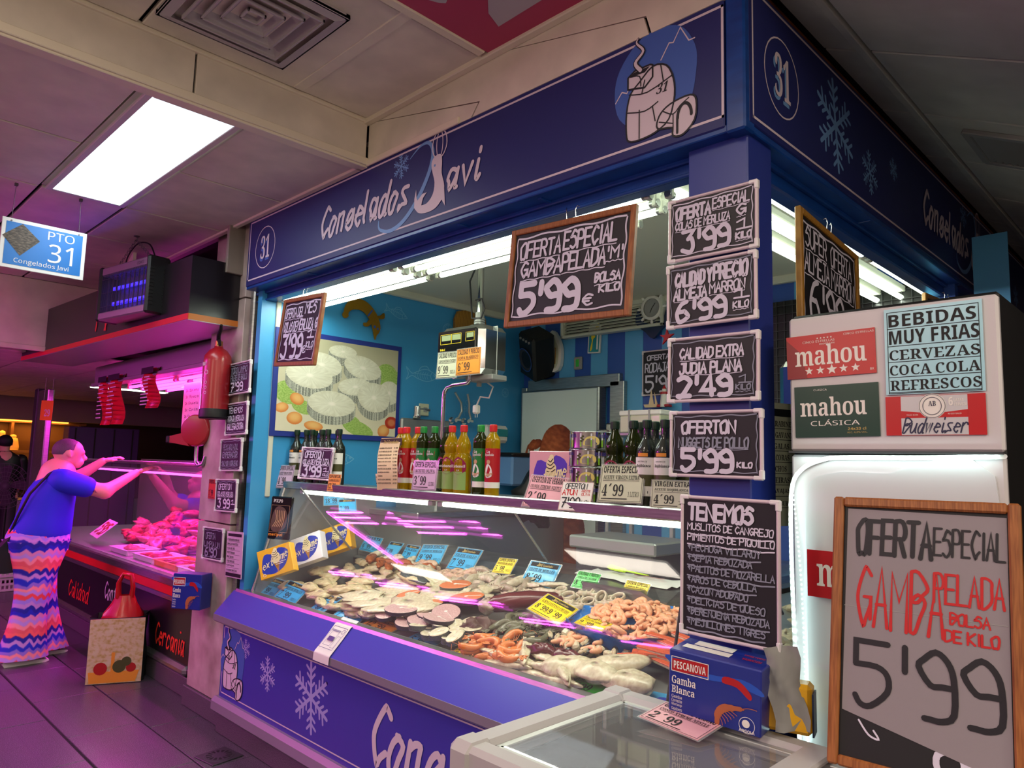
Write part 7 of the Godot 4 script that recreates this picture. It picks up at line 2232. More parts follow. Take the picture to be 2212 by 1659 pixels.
	t = thing("thermometer", "painted wooden thermometer plaque with a fisherman in yellow on the stripes", "thermometer", Vector3(-3.26, 2.44, -4.15), Vector3(0, 0, -3))
	b = Mb.new(); b.prism(pl([-0.055, -0.12, 0.055, -0.12, 0.055, 0.085, 0.0, 0.125, -0.055, 0.085]), 0, 0.015)
	obj("plaque", b, "white", t)
	b = Mb.new(); bar(b, -0.047, -0.112, 0.094, 0.15, 0.0155); obj("sea_print", b, "teal", t)
	b = Mb.new(); b.poly(curve(pl([-0.035, -0.1, -0.02, -0.03, -0.03, 0.0, -0.01, 0.02, 0.01, 0.0, -0.01, -0.02, -0.015, -0.09]), 3, true), 0.016); b.poly(pl([-0.01, 0.05, 0.035, 0.1, 0.04, 0.05]), 0.016); obj("yellow_print", b, "card_yellow", t)
	obj("tube", boxm(Vector3(0.032, -0.02, 0.018), Vector3(0.014, 0.15, 0.006), 0.003), "white", t)
	t = thing("light_switch", "grey switch box with a green rocker on the striped wall", "switch", Vector3(-3.42, 2.26, -4.15))
	obj("box", boxm(Vector3.ZERO, Vector3(0.075, 0.095, 0.02), 0.006), "grey_plastic", t)
	obj("rocker", boxm(Vector3(0, 0, 0.011), Vector3(0.03, 0.055, 0.006), 0.002), "card_green", t)
	t = thing("anchor_clock", "dark blue anchor with a white ship's wheel clock on the wall left of the pillar", "clock", Vector3(-2.74, 2.58, -4.13))
	b = Mb.new()
	b.prism(curve(pl([-0.12, 0.0, -0.14, -0.09, -0.06, -0.16, 0.0, -0.21, 0.06, -0.16, 0.14, -0.09, 0.12, 0.0, 0.08, -0.08, 0.0, -0.11, -0.08, -0.08]), 3, true), 0, 0.02)
	b.box(Vector3(0, 0.02, 0.01), Vector3(0.035, 0.26, 0.018), 0.003)
	b.box(Vector3(0, 0.12, 0.01), Vector3(0.12, 0.03, 0.018), 0.003)
	obj("anchor", b, "navy", t)
	b = Mb.new()
	b.x = Transform3D(Basis(Vector3.RIGHT, PI / 2), Vector3(0, 0, 0.03))
	b.lathe([Vector2(0.065, -0.008), Vector2(0.085, -0.008), Vector2(0.085, 0.008), Vector2(0.065, 0.008)], 24)
	b.x = Transform3D()
	for k in 8:
		var a := k * PI / 4
		b.tube([Vector3(cos(a) * 0.082, sin(a) * 0.082, 0.03), Vector3(cos(a) * 0.1, sin(a) * 0.1, 0.03), Vector3(cos(a) * 0.115, sin(a) * 0.115, 0.03)], [0.006, 0.011, 0.006], 8)
	obj("wheel", b, "white", t)
	b = Mb.new(); b.disc(Vector2.ZERO, 0.066, 0.028); obj("dial", b, "grey_plastic", t)
	b = Mb.new(); line(b, 0, 0, 0.025, 0.03, 0.005, 0.03); line(b, 0, 0, -0.015, -0.03, 0.005, 0.03); obj("hands", b, "black", t)
	t = thing("air_conditioner", "white louvred ventilation grille above the striped wall", "vent", Vector3(-3.0, 2.55, -4.12))
	b = Mb.new()
	b.box(Vector3(-0.1, -0.09, 0), Vector3(0.9, 0.02, 0.06), 0.003)
	for s in [-1, 1]: b.box(Vector3(-0.1 + 0.44 * s, 0, 0), Vector3(0.02, 0.2, 0.06), 0.003)
	obj("frame", b, "stall_white", t)
	for k in 8:
		var o := obj("slat", boxm(Vector3.ZERO, Vector3(0.86, 0.003, 0.03)), "stall_white", t)
		o.position = Vector3(-0.1, -0.075 + k * 0.022, 0.0)
		o.rotation_degrees.x = 40
	obj("shadow_box", boxm(Vector3(-0.1, 0, -0.025), Vector3(0.86, 0.17, 0.01)), "void_dark", t)
	chalkboard("chalkboard on the striped back wall half hidden by the pillar boards, slices at 5'99", Vector3(-2.7, 2.14, -4.145), K0, 0.29, 0.31, "pink_plastic", [["OFERTA E", 0.12, 0.8, 0.8, 0.11, 0.025], ["RODAJAS", 0.06, 0.52, 0.82, 0.2, 0.03], ["5'99", 0.08, 0.06, 0.84, 0.36, 0.05]], false, 0)
	t = thing("lighthouse_ornament", "small painted lighthouse with sailing boat ornament under the back chalkboard", "decoration", Vector3(-2.64, 1.9, -4.1))
	b = Mb.new(); b.lathe([Vector2(0.001, 0), Vector2(0.03, 0), Vector2(0.022, 0.09), Vector2(0.026, 0.095), Vector2(0.016, 0.1), Vector2(0.014, 0.12), Vector2(0.001, 0.14)], 12)
	obj("tower", b, "white", t)
	b = Mb.new(); b.cyl(Vector3(0, 0.085, 0), Vector3(0, 0.1, 0), 0.027, 12); b.cyl(Vector3(0, 0.12, 0), Vector3(0, 0.145, 0), 0.016, 12, 0.001); b.box(Vector3(0, 0.008, 0), Vector3(0.09, 0.016, 0.05), 0.003)
	obj("red_bands", b, "red", t)
	b = Mb.new(); b.prism(pl([-0.12, 0.02, -0.08, 0.02, -0.1, 0.12]), 0, 0.004); b.prism(pl([-0.07, 0.02, -0.05, 0.02, -0.075, 0.1]), 0, 0.004); b.prism(pl([-0.14, 0.0, -0.05, 0.0, -0.04, 0.02, -0.15, 0.02]), -0.02, 0.02)
	obj("sail_boat", b, "card_cream", t)
	b = Mb.new()
	for k in 5:
		b.x = Transform3D(Basis(Vector3.BACK, TAU * k / 5), Vector3.ZERO)
		b.prism(pl([-0.014, 0.0, 0.014, 0.0, 0.0, 0.05]), -0.006 - 0.0003 * k, 0.006 + 0.0003 * k)
	solo("star_ornament", b, "red", "red glitter star hanging behind the gap between the pillar boards", "decoration", Vector3(-2.3, 2.26, -3.6))
	t = thing("foam_box", "white foam boxes with grey straps standing behind the oil bottles by the pillar", "box", Vector3(-2.42, 1.7, -3.6))
	obj("box", boxm(Vector3(0, 0.05, 0), Vector3(0.28, 0.1, 0.2), 0.006), "card_pale", t)
	obj("lid", boxm(Vector3(0, 0.115, 0), Vector3(0.29, 0.03, 0.21), 0.006), "white", t)
	b = Mb.new()
	for s in [-1, 1]: b.box(Vector3(0.07 * s, 0.065, 0.0), Vector3(0.012, 0.136, 0.215))
	obj("strap", b, "grey_plastic", t)
	t = thing("shelf_unit", "tall steel shelf rack carrying the white foam boxes", "shelf", Vector3(-2.42, 0, -3.62))
	b = Mb.new()
	for s in [-1, 1]:
		for q in [-1, 1]: b.box(Vector3(0.22 * s, 0.95, 0.12 * q), Vector3(0.025, 1.5, 0.025), 0.003)
	b.box(Vector3(0, 1.69, 0), Vector3(0.48, 0.02, 0.3), 0.004); b.box(Vector3(0, 1.0, 0), Vector3(0.48, 0.02, 0.3), 0.004)
	obj("frame", b, "steel_soft", t)
	# mesh screen, second scale and papers at the right side
	t = thing("mesh_screen", "black wire mesh screen behind the right side of the pillar", "screen", Vector3(-1.75, 1.9, -4.12))
	obj("back_sheet", boxm(Vector3(0, 0.1, 0), Vector3(1.35, 1.0, 0.01)), "black", t)
	b = Mb.new()
	for k in 28: b.box(Vector3(-0.66 + 0.049 * k, 0.1, 0.012), Vector3(0.004, 1.0, 0.004))
	for k in 20: b.box(Vector3(0, -0.38 + 0.05 * k, 0.014), Vector3(1.35, 0.004, 0.004))
	obj("wires", b, "grey_dark", t)
	t = thing("key_box", "polished steel box with hanging keys half hidden behind the fridge edge", "box", Vector3(-0.97, 1.72, -2.32), Vector3(0, 90, 0))
	obj("housing", boxm(Vector3.ZERO, Vector3(0.16, 0.26, 0.1), 0.02), "chrome", t)
	b = Mb.new(); ring(b, Vector2(-0.03, 0.03), 0.012, 0.012, 0.003, 0.052); line(b, -0.03, 0.02, -0.03, -0.03, 0.006, 0.052)
	obj("keys", b, "wood_light", t)
	t = thing("price_list", "yellowish printed list of shellfish behind the pillar boards at the right", "sign", Vector3(-0.935, 1.52, -2.12), Vector3(0, 78, 0))
	obj("paper", boxm(Vector3.ZERO, Vector3(0.2, 0.36, 0.003)), "card_pale", t)
	b = Mb.new()
	bar(b, -0.09, 0.14, 0.18, 0.022, 0.0025)
	var ws := ["CARABINEROS", "BOGAVANTES", "CIGALAS", "NECORAS", "PECHOS", "VIEIRAS", "NAVAJAS", "ZAMBURIÑAS"]
	for k in 8:
		ink(b, ws[k], "serif-bold", -0.09, 0.11 - 0.033 * k, 0.013 * ws[k].length(), 0.016, 0.0025)
		bar(b, -0.09, 0.103 - 0.033 * k, 0.16, 0.0016, 0.0025)
	obj("print", b, "ink_black", t)
	t = thing("poster", "blue sea poster with an orange band between the pillar and the fridge", "poster", Vector3(-0.945, 1.58, -2.5), Vector3(0, 90, 0))
	obj("board", boxm(Vector3.ZERO, Vector3(0.36, 0.5, 0.008)), "stripe_dark", t)
	b = Mb.new(); bar(b, -0.18, 0.1, 0.36, 0.03, 0.005); b.poly(pl([-0.18, -0.02, 0.18, -0.1, 0.18, -0.06, -0.18, 0.02]), 0.005)
	obj("print", b, "card_orange", t)
	card("pale card at the far right on the shelf beside the fridge edge", Vector3(-1.05, 1.365, -2.45), Vector3(-10, 70, 0), 0.17, 0.13, "card_pale", "VIRGEN EXTRA", false, "ACEITE", "4´99", "")
var K0 := Vector3.ZERO

# ---------------------------------------------------------------- drinks fridge, freezer
func fridge() -> void:
	mat("fridge_white", "cfc9cd", 0.35)
	mat("beer_red", "bf1720", 0.3)
	mat("beer_red_dark", "8c0f1a", 0.3)
	mat("beer_green", "0f3a30", 0.3)
	mat("poster_blue", "a9dcea", 0.2, 0, {clearcoat_enabled = true, clearcoat = 0.7})
	mat("beer_silver", "c9c7cc", 0.35, 0.2)
	mat("beer_navy", "26264a", 0.4)
	glow("led_glow", Color(0.86, 1.0, 0.97), 7.0)
	var t := thing("fridge", "tall white drinks fridge with black sides and a glowing LED strip", "fridge", Vector3(-0.605, 0, -1.945))
	obj("cabinet", boxm(Vector3(0, 0.98, -0.3), Vector3(0.49, 1.9, 0.56), 0.006), "black", t)
	obj("header_panel", boxm(Vector3(0, 1.737, -0.012), Vector3(0.492, 0.365, 0.024), 0.006), "fridge_white", t)
	obj("door", boxm(Vector3(0.0, 0.83, -0.014), Vector3(0.492, 1.43, 0.022), 0.006), "fridge_white", t)
	var b := Mb.new()
	b.box(Vector3(0, 1.552, 0.0), Vector3(0.49, 0.006, 0.03))
	obj("door_gap", b, "grey_dark", t)
	b = Mb.new()
	b.prism(curve(pl([-0.21, 0.1, -0.215, 1.0, -0.205, 1.42, -0.15, 1.495, 0.0, 1.5, 0.225, 1.5, 0.225, 0.8, 0.22, 0.1]), 3, true), -0.005, 0.002)
	obj("door_film", b, "fridge_film", t)
	# LED strip: dots on a backing along the top and down the left edge
	var path := curve(pl([0.245, 1.545, 0.1, 1.54, -0.1, 1.538, -0.16, 1.532, -0.215, 1.505, -0.243, 1.45, -0.247, 1.3, -0.243, 1.1, -0.235, 0.85, -0.228, 0.7]), 12)
	b = Mb.new()
	b.stroke(path, 0.012, 0.004)
	obj("led_backing", b, "white_plastic", t)
	var s := thing("led_strip", "bright white LED strip curving along the top and left edge of the fridge door", "light", Vector3(-0.605, 0, -1.945))
	b = Mb.new()
	var acc := 0.0
	for k in range(1, path.size()):
		acc += path[k].distance_to(path[k - 1])
		if acc > 0.0125:
			acc = 0.0
			b.box(Vector3(path[k].x, path[k].y, 0.0065), Vector3(0.0075, 0.0075, 0.004), 0.001)
	obj("led", b, "led_glow", s)
	lamp(Vector3(-0.605, 1.535, -1.915), Vector3(0, -0.2, -1), Vector2(0.46, 0.01), Color(0.86, 1.0, 0.97), 0.012)
	lamp(Vector3(-0.83, 1.1, -1.915), Vector3(0.35, 0, -1), Vector2(0.01, 0.8), Color(0.86, 1.0, 0.97), 0.014)
	var sc := thing("led_strip", "thin second LED line hanging beside the left edge of the fridge door", "light", Vector3(-0.605, 0, -1.945))
	b = Mb.new()
	for k in 60:
		var f := k / 59.0
		b.box(Vector3(-0.238 + 0.04 * f + 0.006 * sin(f * 5.0), 1.46 - 0.72 * f, 0.012), Vector3(0.003, 0.004, 0.003))
	obj("led", b, "led_glow", sc)
	# posters stuck on the front
	t = thing("beer_sign", "red beer carton panel with white lettering and five stars, upper left on the fridge", "sign", Vector3(-0.74, 1.81, -1.942), Vector3(0, 0, 1))
	obj("card", boxm(Vector3.ZERO, Vector3(0.23, 0.117, 0.003)), "beer_red", t)
	b = Mb.new(); b.poly(pl([-0.115, -0.058, -0.06, -0.058, -0.075, 0.01, -0.115, 0.05]), 0.0018); obj("shade_print", b, "beer_red_dark", t)
	b = Mb.new()
	ink(b, "mahou", "serif-bold", -0.092, -0.025, 0.185, 0.055, 0.0022)
	for k in 5:
		star(b, Vector2(-0.055 + 0.03 * k, -0.04), 0.0115 + (0.003 if k == 2 else 0.0), 0.0022)
		star(b, Vector2(-0.03 + 0.009 * k, 0.047), 0.003, 0.0022)
	ink(b, "CINCO ESTRELLAS", "sans", -0.07, 0.036, 0.085, 0.006, 0.0022)
	ink(b, "MADRID 1890", "sans", -0.025, 0.029, 0.04, 0.004, 0.0022)
	ink(b, "CINCO ESTRELLAS", "sans", 0.038, 0.048, 0.075, 0.005, 0.0022)
	ink(b, "8X", "sans", 0.1, -0.05, 0.01, 0.006, 0.0022)
	obj("white_print", b, "white", t)
	t = thing("beer_sign", "dark green beer carton panel lettered CLASICA, lower left on the fridge", "sign", Vector3(-0.728, 1.66, -1.942), Vector3(0, 0, 0.7))
	obj("card", boxm(Vector3.ZERO, Vector3(0.215, 0.137, 0.003)), "beer_green", t)
	b = Mb.new()
	ink(b, "mahou", "serif-bold", -0.092, -0.012, 0.17, 0.05, 0.0022)
	ink(b, "CLÁSICA", "sans", -0.065, -0.038, 0.125, 0.016, 0.0022)
	ink(b, "CLASICA", "sans", -0.055, 0.055, 0.035, 0.005, 0.0022)
	obj("white_print", b, "white", t)
	b = Mb.new()
	ink(b, "24x33 cl", "sans-bold", 0.03, -0.051, 0.045, 0.007, 0.0022)
	ink(b, "ALC. 4,8% VOL.", "sans", 0.028, -0.06, 0.05, 0.005, 0.0022)
	obj("gold_print", b, "card_gold", t)
	t = thing("drinks_sign", "pale blue notice BEBIDAS MUY FRIAS listing beers and soft drinks on the fridge", "sign", Vector3(-0.496, 1.803, -1.941))
	obj("paper", boxm(Vector3.ZERO, Vector3(0.213, 0.216, 0.002)), "poster_blue", t)
	b = Mb.new()
	outline(b, -0.1, -0.106, 0.2, 0.206, 0.0015, 0.0016)
	var ws := [["BEBIDAS", "sans-bold", 0.062, 0.031, 0.19], ["MUY FRIAS", "sans-bold", 0.018, 0.034, 0.195], ["CERVEZAS", "serif-bold", -0.022, 0.025, 0.195], ["COCA COLA", "serif-bold", -0.06, 0.025, 0.195], ["REFRESCOS", "serif-bold", -0.098, 0.025, 0.195]]
	for q in ws:
		ink(b, q[0], q[1], -0.096, q[2], q[4], q[3], 0.0016)
		bar(b, -0.1, q[2] - 0.0055, 0.2, 0.0016, 0.0016)
	obj("print", b, "ink_black", t)
	t = thing("beer_sign", "red and silver beer carton panel with navy script under the blue notice", "sign", Vector3(-0.498, 1.642, -1.942))
	obj("card", boxm(Vector3.ZERO, Vector3(0.214, 0.096, 0.003)), "beer_red", t)
	b = Mb.new(); bar(b, -0.072, -0.047, 0.143, 0.094, 0.0018); obj("silver_print", b, "beer_silver", t)
	b = Mb.new(); b.poly(pl([-0.072, -0.006, 0.071, -0.006, 0.071, 0.012, 0.0, 0.004, -0.072, 0.012]), 0.002); obj("red_band", b, "beer_red", t)
	b = Mb.new(); b.disc(Vector2(-0.003, 0.022), 0.03, 0.0024, 0.03); obj("medal_print", b, "white", t)
	b = Mb.new()
	hand(b, "Budweiser", Vector2(-0.07, -0.042), 0.138, 0.036, 0.0032, 0.0024, 0.25, 0.0)
	ink(b, "AB", "serif-bold", -0.011, 0.022, 0.016, 0.012, 0.003)
	ring(b, Vector2(-0.003, 0.022), 0.02, 0.021, 0.0012, 0.003); ring(b, Vector2(-0.003, 0.022), 0.028, 0.028, 0.001, 0.003)
	obj("navy_print", b, "beer_navy", t)
	b = Mb.new()
	ink(b, "6", "sans-bold", 0.032, 0.022, 0.009, 0.02, 0.0024); ink(b, "LATAS", "sans-bold", 0.043, 0.031, 0.02, 0.007, 0.0024); ink(b, "CERVEZA", "sans-bold", 0.043, 0.021, 0.027, 0.007, 0.0024)
	ink(b, "TRADE MARK", "sans", -0.06, 0.0, 0.026, 0.003, 0.0026); ink(b, "REGISTERED", "sans", 0.03, 0.001, 0.028, 0.003, 0.0026)
	obj("white_print", b, "white", t)
	t = thing("beer_sign", "red beer carton panel mostly hidden behind the large wooden-framed notice", "sign", Vector3(-0.73, 1.238, -1.93))
	obj("card", boxm(Vector3.ZERO, Vector3(0.15, 0.119, 0.003)), "beer_red", t)
	b = Mb.new(); ink(b, "m", "serif-bold", -0.05, -0.03, 0.06, 0.055, 0.0022); obj("white_print", b, "white", t)
	# large notice in a wooden frame standing on the freezer
	t = thing("notice_board", "large wooden-framed notice in black and red marker, peeled prawns bag 5'99", "sign", Vector3(-0.483, 0.872, -1.69), Vector3(-10, 2, 0.5))
	var w := 0.365
	var h := 0.58
	for sgn in [-1, 1]:
		obj("frame_rail", boxm(Vector3(0, h / 2 + (h - 0.022) / 2 * sgn, 0), Vector3(w - 0.044, 0.022, 0.022), 0.004), "wood", t)
		obj("frame_rail", boxm(Vector3((w - 0.022) / 2 * sgn, h / 2, 0), Vector3(0.022, h, 0.022), 0.004), "wood", t)
	obj("slate", boxm(Vector3(0, h / 2, -0.003), Vector3(w - 0.03, h - 0.03, 0.008)), "slate", t)
	b = Mb.new(); b.prism(pl([-0.155, 0.115, 0.158, 0.045, 0.158, h - 0.03, -0.152, h - 0.026]), 0.0012, 0.0022)
	obj("paper", b, "notice_paper", t)
	b = Mb.new()
	bar(b, -0.155, 0.335, 0.31, 0.0012, 0.0028)
	obj("paper_fold", b, "grey_plastic", t)
	b = Mb.new()
	hand(b, "OFERTA", Vector2(-0.13, 0.455), 0.15, 0.075, 0.0095, 0.003, 0.03)
	hand(b, "ESPECIAL", Vector2(0.025, 0.462), 0.128, 0.055, 0.005, 0.003, 0.03)
	hand(b, "5'99", Vector2(-0.128, 0.135), 0.27, 0.13, 0.012, 0.003, 0.0, 0.02)
	obj("black_lettering", b, "marker_black", t)
	b = Mb.new()
	hand(b, "GAMBA", Vector2(-0.128, 0.295), 0.17, 0.125, 0.007, 0.003, 0.02)
	hand(b, "PELADA", Vector2(0.025, 0.365), 0.125, 0.06, 0.0055, 0.003, 0.02)
	hand(b, "BOLSA", Vector2(0.055, 0.325), 0.07, 0.022, 0.004, 0.003)
	hand(b, "DE KILO", Vector2(0.045, 0.29), 0.095, 0.022, 0.0045, 0.003)
	obj("red_lettering", b, "marker_red", t)
	b = Mb.new()
	hand(b, "00", Vector2(0.03, 0.03), 0.1, 0.05, 0.012, 0.0018)
	b.stroke(curve(pl([-0.12, 0.1, -0.1, 0.075, -0.08, 0.07, -0.09, 0.085]), 4), 0.004, 0.0018)
	obj("old_chalk", b, "chalk", t)

func star(b: Mb, at: Vector2, r: float, z: float) -> void:
	var p := PackedVector2Array()
	for k in 10:
		p.append(at + Vector2.from_angle(PI / 2 + TAU * k / 10) * (r if k % 2 == 0 else r * 0.42))
	b.poly(p, z)

func prawn_box(label: String, at: Vector3, deg: Vector3, w: float, h: float, d: float, big: bool) -> void:
	var t := thing("prawn_box", label, "box", at, deg)
	obj("carton", boxm(Vector3(0, h / 2, -d / 2), Vector3(w, h, d), 0.003), "prawn_blue", t)
	var b := Mb.new()
	b.poly(pl([-w * 0.46, h * 0.66, -w * 0.06, h * 0.7, -w * 0.06, h * 0.9, -w * 0.46, h * 0.86]), 0.001)
	b.poly(curve(pl([w * 0.1, h * 0.68, w * 0.25, h * 0.66, w * 0.38, h * 0.52, w * 0.4, h * 0.6, w * 0.28, h * 0.76, w * 0.12, h * 0.78]), 3, true), 0.001)
	obj("red_print", b, "label_red", t)
	b = Mb.new()
	b.poly(curve(pl([-w * 0.5, h * 0.9, -w * 0.1, h * 0.75, w * 0.3, h * 0.8, w * 0.5, h * 0.7, w * 0.5, h * 0.62, w * 0.2, h * 0.7, -w * 0.1, h * 0.66, -w * 0.5, h * 0.8]), 3, true), 0.0006)
	obj("wave_print", b, "prawn_wave", t)
	b = Mb.new()
	ink(b, "PESCANOVA", "sans-bold", -w * 0.44, h * 0.71, w * 0.36, h * 0.12, 0.0018, 0.0, 0.02)
	ink(b, "Gamba", "serif-bold", -w * 0.46, h * 0.47, w * 0.27, h * 0.13, 0.0018)
	ink(b, "Blanca", "serif-bold", -w * 0.46, h * 0.32, w * 0.26, h * 0.12, 0.0018)
	for k in 4: ink(b, ["Gamba", "Crevette", "Shrimp", "Gambero"][k], "serif", -w * 0.46, h * (0.24 - 0.065 * k), w * 0.12, h * 0.05, 0.0018)
	outline(b, -w * 0.47, h * 0.66, w * 0.42, h * 0.24, h * 0.012, 0.0016)
	if big:
		ring(b, Vector2(w * 0.36, h * 0.14), h * 0.12, h * 0.12, h * 0.008, 0.0018)
		b.disc(Vector2(w * 0.35, h * 0.16), h * 0.06, 0.0018)
		ink(b, "ANGOLA", "sans-bold", w * 0.28, h * 0.03, w * 0.16, h * 0.045, 0.0022)
		b.quad(Vector3(-w * 0.42, h + 0.0008, -d * 0.3), Vector3(w * 0.1, h + 0.0008, -d * 0.3), Vector3(w * 0.1, h + 0.0008, -d * 0.55), Vector3(-w * 0.42, h + 0.0008, -d * 0.55))
		b.quad(Vector3(-w * 0.35, h + 0.0008, -d * 0.6), Vector3(w * 0.08, h + 0.0008, -d * 0.6), Vector3(w * 0.08, h + 0.0008, -d * 0.9), Vector3(-w * 0.35, h + 0.0008, -d * 0.9))
		var c := Mb.new()
		c.x = Transform3D(Basis(Vector3(-1, 0, 0), Vector3(0, 0, 1), Vector3(0, 1, 0)), Vector3(0, h, -d * 0.5))
		ink(c, "PESCANOVA", "sans-bold", -w * 0.42, 0.0, w * 0.2, d * 0.12, 0.001)
		ink(c, "Gamba Blanca", "serif-bold", -w * 0.42, -d * 0.22, w * 0.22, d * 0.1, 0.001)
		obj("top_print", c, "label_red", t)
	obj("white_print", b, "white", t)
	b = Mb.new()
	var p := curve(pl([0.05 * w, 0.06 * h, 0.06 * w, 0.2 * h, 0.12 * w, 0.3 * h, 0.22 * w, 0.34 * h, 0.32 * w, 0.36 * h]), 5)
	b.brush(p, [h * 0.08, h * 0.11, h * 0.12, h * 0.1, h * 0.07, h * 0.03], 0.002)
	for k in 6: b.stroke(curve(pl([(0.07 + 0.02 * k) * w, (0.16 + 0.03 * k) * h, (0.1 + 0.03 * k) * w, (0.1 + 0.03 * k) * h, (0.11 + 0.03 * k) * w, (0.04 + 0.04 * k) * h]), 3), h * 0.01, 0.0024)
	b.stroke(curve(pl([0.3 * w, 0.36 * h, 0.38 * w, 0.4 * h, 0.46 * w, 0.4 * h]), 4), h * 0.012, 0.0024)
	obj("prawn_print", b, "prawn_print", t)

func freezer() -> void:
	mat("freezer_grey", "b9b4b4", 0.35)
	mat("freezer_dark", "77787a", 0.4)
	mat("prawn_blue", "12268c", 0.25, 0, {clearcoat_enabled = true, clearcoat = 0.5})
	mat("prawn_wave", "2a55c0", 0.25)
	mat("prawn_print", "b0603c", 0.4)
	var t := thing("chest_freezer", "grey chest freezer with a sliding glass lid in the foreground", "freezer", Vector3(-0.56, 0, -1.5))
	var W := 1.56
	var D := 0.64
	var b := Mb.new()
	for s in [-1, 1]:
		b.box(Vector3(0, 0.42, (D / 2 - 0.03) * s), Vector3(W - 0.02, 0.76, 0.05), 0.01)
		b.box(Vector3((W / 2 - 0.035) * s, 0.42, 0), Vector3(0.05, 0.76, D - 0.06), 0.01)
	b.box(Vector3(0, 0.06, 0), Vector3(W - 0.06, 0.05, D - 0.06))
	obj("body", b, "white_plastic", t)
	b = Mb.new()
	for s in [-1, 1]:
		b.box(Vector3(0, 0.825, (D / 2 - 0.03) * s), Vector3(W - 0.1, 0.06, 0.065), 0.012)
		b.box(Vector3((W / 2 - 0.035) * s, 0.825, 0), Vector3(0.075, 0.06, D - 0.1), 0.012)
	obj("rim", b, "freezer_grey", t)
	for q in [[-1, -1], [1, -1], [-1, 1], [1, 1]]:
		obj("corner_cap", boxm(Vector3((W / 2 - 0.035) * q[0], 0.81, (D / 2 - 0.035) * q[1]), Vector3(0.09, 0.1, 0.09), 0.02), "freezer_grey", t)
	b = Mb.new()
	for s in [-1, 1]:
		b.box(Vector3(0, 0.838, (D / 2 - 0.075) * s), Vector3(W - 0.17, 0.012, 0.022), 0.002)
	for x in [-W / 2 + 0.085, W / 2 - 0.085]: b.box(Vector3(x, 0.838, 0), Vector3(0.022, 0.012, D - 0.15), 0.002)
	obj("inner_frame", b, "aluminium", t)
	b = Mb.new()
	b.x = Transform3D(Basis(Vector3.UP, 0.0), Vector3(-0.16, 0.852, 0))
	b.box(Vector3.ZERO, Vector3(0.07, 0.016, D - 0.11), 0.005)
	obj("lid_handle", b, "freezer_grey", t)
	obj("lid_pane", boxm(Vector3(-0.41, 0.842, 0), Vector3(0.55, 0.005, D - 0.16)), "glass_lid", t)
	obj("lid_pane", boxm(Vector3(0.28, 0.834, 0), Vector3(0.84, 0.005, D - 0.16)), "glass_lid", t)
	b = Mb.new()
	for s in [-1, 1]:
		b.box(Vector3(0, 0.5, (D / 2 - 0.06) * s), Vector3(W - 0.12, 0.6, 0.006))
		b.box(Vector3((W / 2 - 0.066) * s, 0.5, 0), Vector3(0.006, 0.6, D - 0.12))
	obj("liner", b, "freezer_dark", t)
	# bags and boxes inside
	for k in 8:
		var kind: String = ["smoked_orange", "prawn_blue", "white", "beer_red", "card_blue", "smoked_orange", "prawn_blue", "white"][k]
		solo("frozen_bag", lump(520 + k, Vector3(0.13, 0.05, 0.11), 0.4), kind, ["frozen food bag of orange colour left in the freezer", "frozen food bag of deep blue colour in the freezer", "frozen food bag of white colour in the freezer", "frozen food bag of red colour in the freezer", "frozen food bag of light blue colour in the freezer", "frozen orange bag at the far right in the freezer", "frozen deep blue bag at the right in the freezer", "frozen white bag at the right in the freezer"][k], "bag", Vector3(-1.12 + 0.155 * k, 0.58 + 0.03 * (k % 2), -1.5 + 0.08 * sin(k * 2.3)), Vector3(0, 30 * k, 0))
	card("pink card lying on the freezer edge, summer offer of cones 2'99", Vector3(-1.035, 0.858, -1.62), Vector3(-83, 29, -31), 0.183, 0.128, "card_pink", "OFERTON DE VERANO", false, "CONOS XTREME NESTLE", "2´99", "")
	prawn_box("large blue frozen prawn carton standing at the back edge of the freezer", Vector3(-0.967, 0.862, -1.725), Vector3(4, 6, -3), 0.244, 0.162, 0.12, true)
	prawn_box("blue frozen prawn carton fixed on the marble pier under the lowest chalkboard", Vector3(-4.36, 0.615, -1.76), Vector3(0, 32, 0), 0.19, 0.2, 0.1, false)
	t = thing("cardboard_flap", "crumpled grey cardboard flap behind the right end of the prawn carton", "cardboard", Vector3(-0.8, 0.87, -1.8), Vector3(0, 25, 8))
	var P := []
	for k in 8:
		var row := PackedVector3Array()
		for q in 5: row.append(Vector3(-0.035 + 0.02 * q + 0.006 * sin(k * 1.3), 0.2 * k / 7.0, 0.012 * sin(q * 1.7 + k)))
		P.append(row)
	b = Mb.new(); b.grid(P); obj("flap", b, "grey_plastic", t)
	t = thing("yellow_carton", "yellow carton glimpsed between the prawn carton and the fridge", "box", Vector3(-0.83, 0.862, -1.83), Vector3(0, 15, 0))
	obj("carton", boxm(Vector3(0, 0.06, 0), Vector3(0.14, 0.12, 0.06), 0.01), "box_yellow", t)
	obj("band", boxm(Vector3(0.072, 0.05, 0), Vector3(0.004, 0.1, 0.05)), "navy", t)

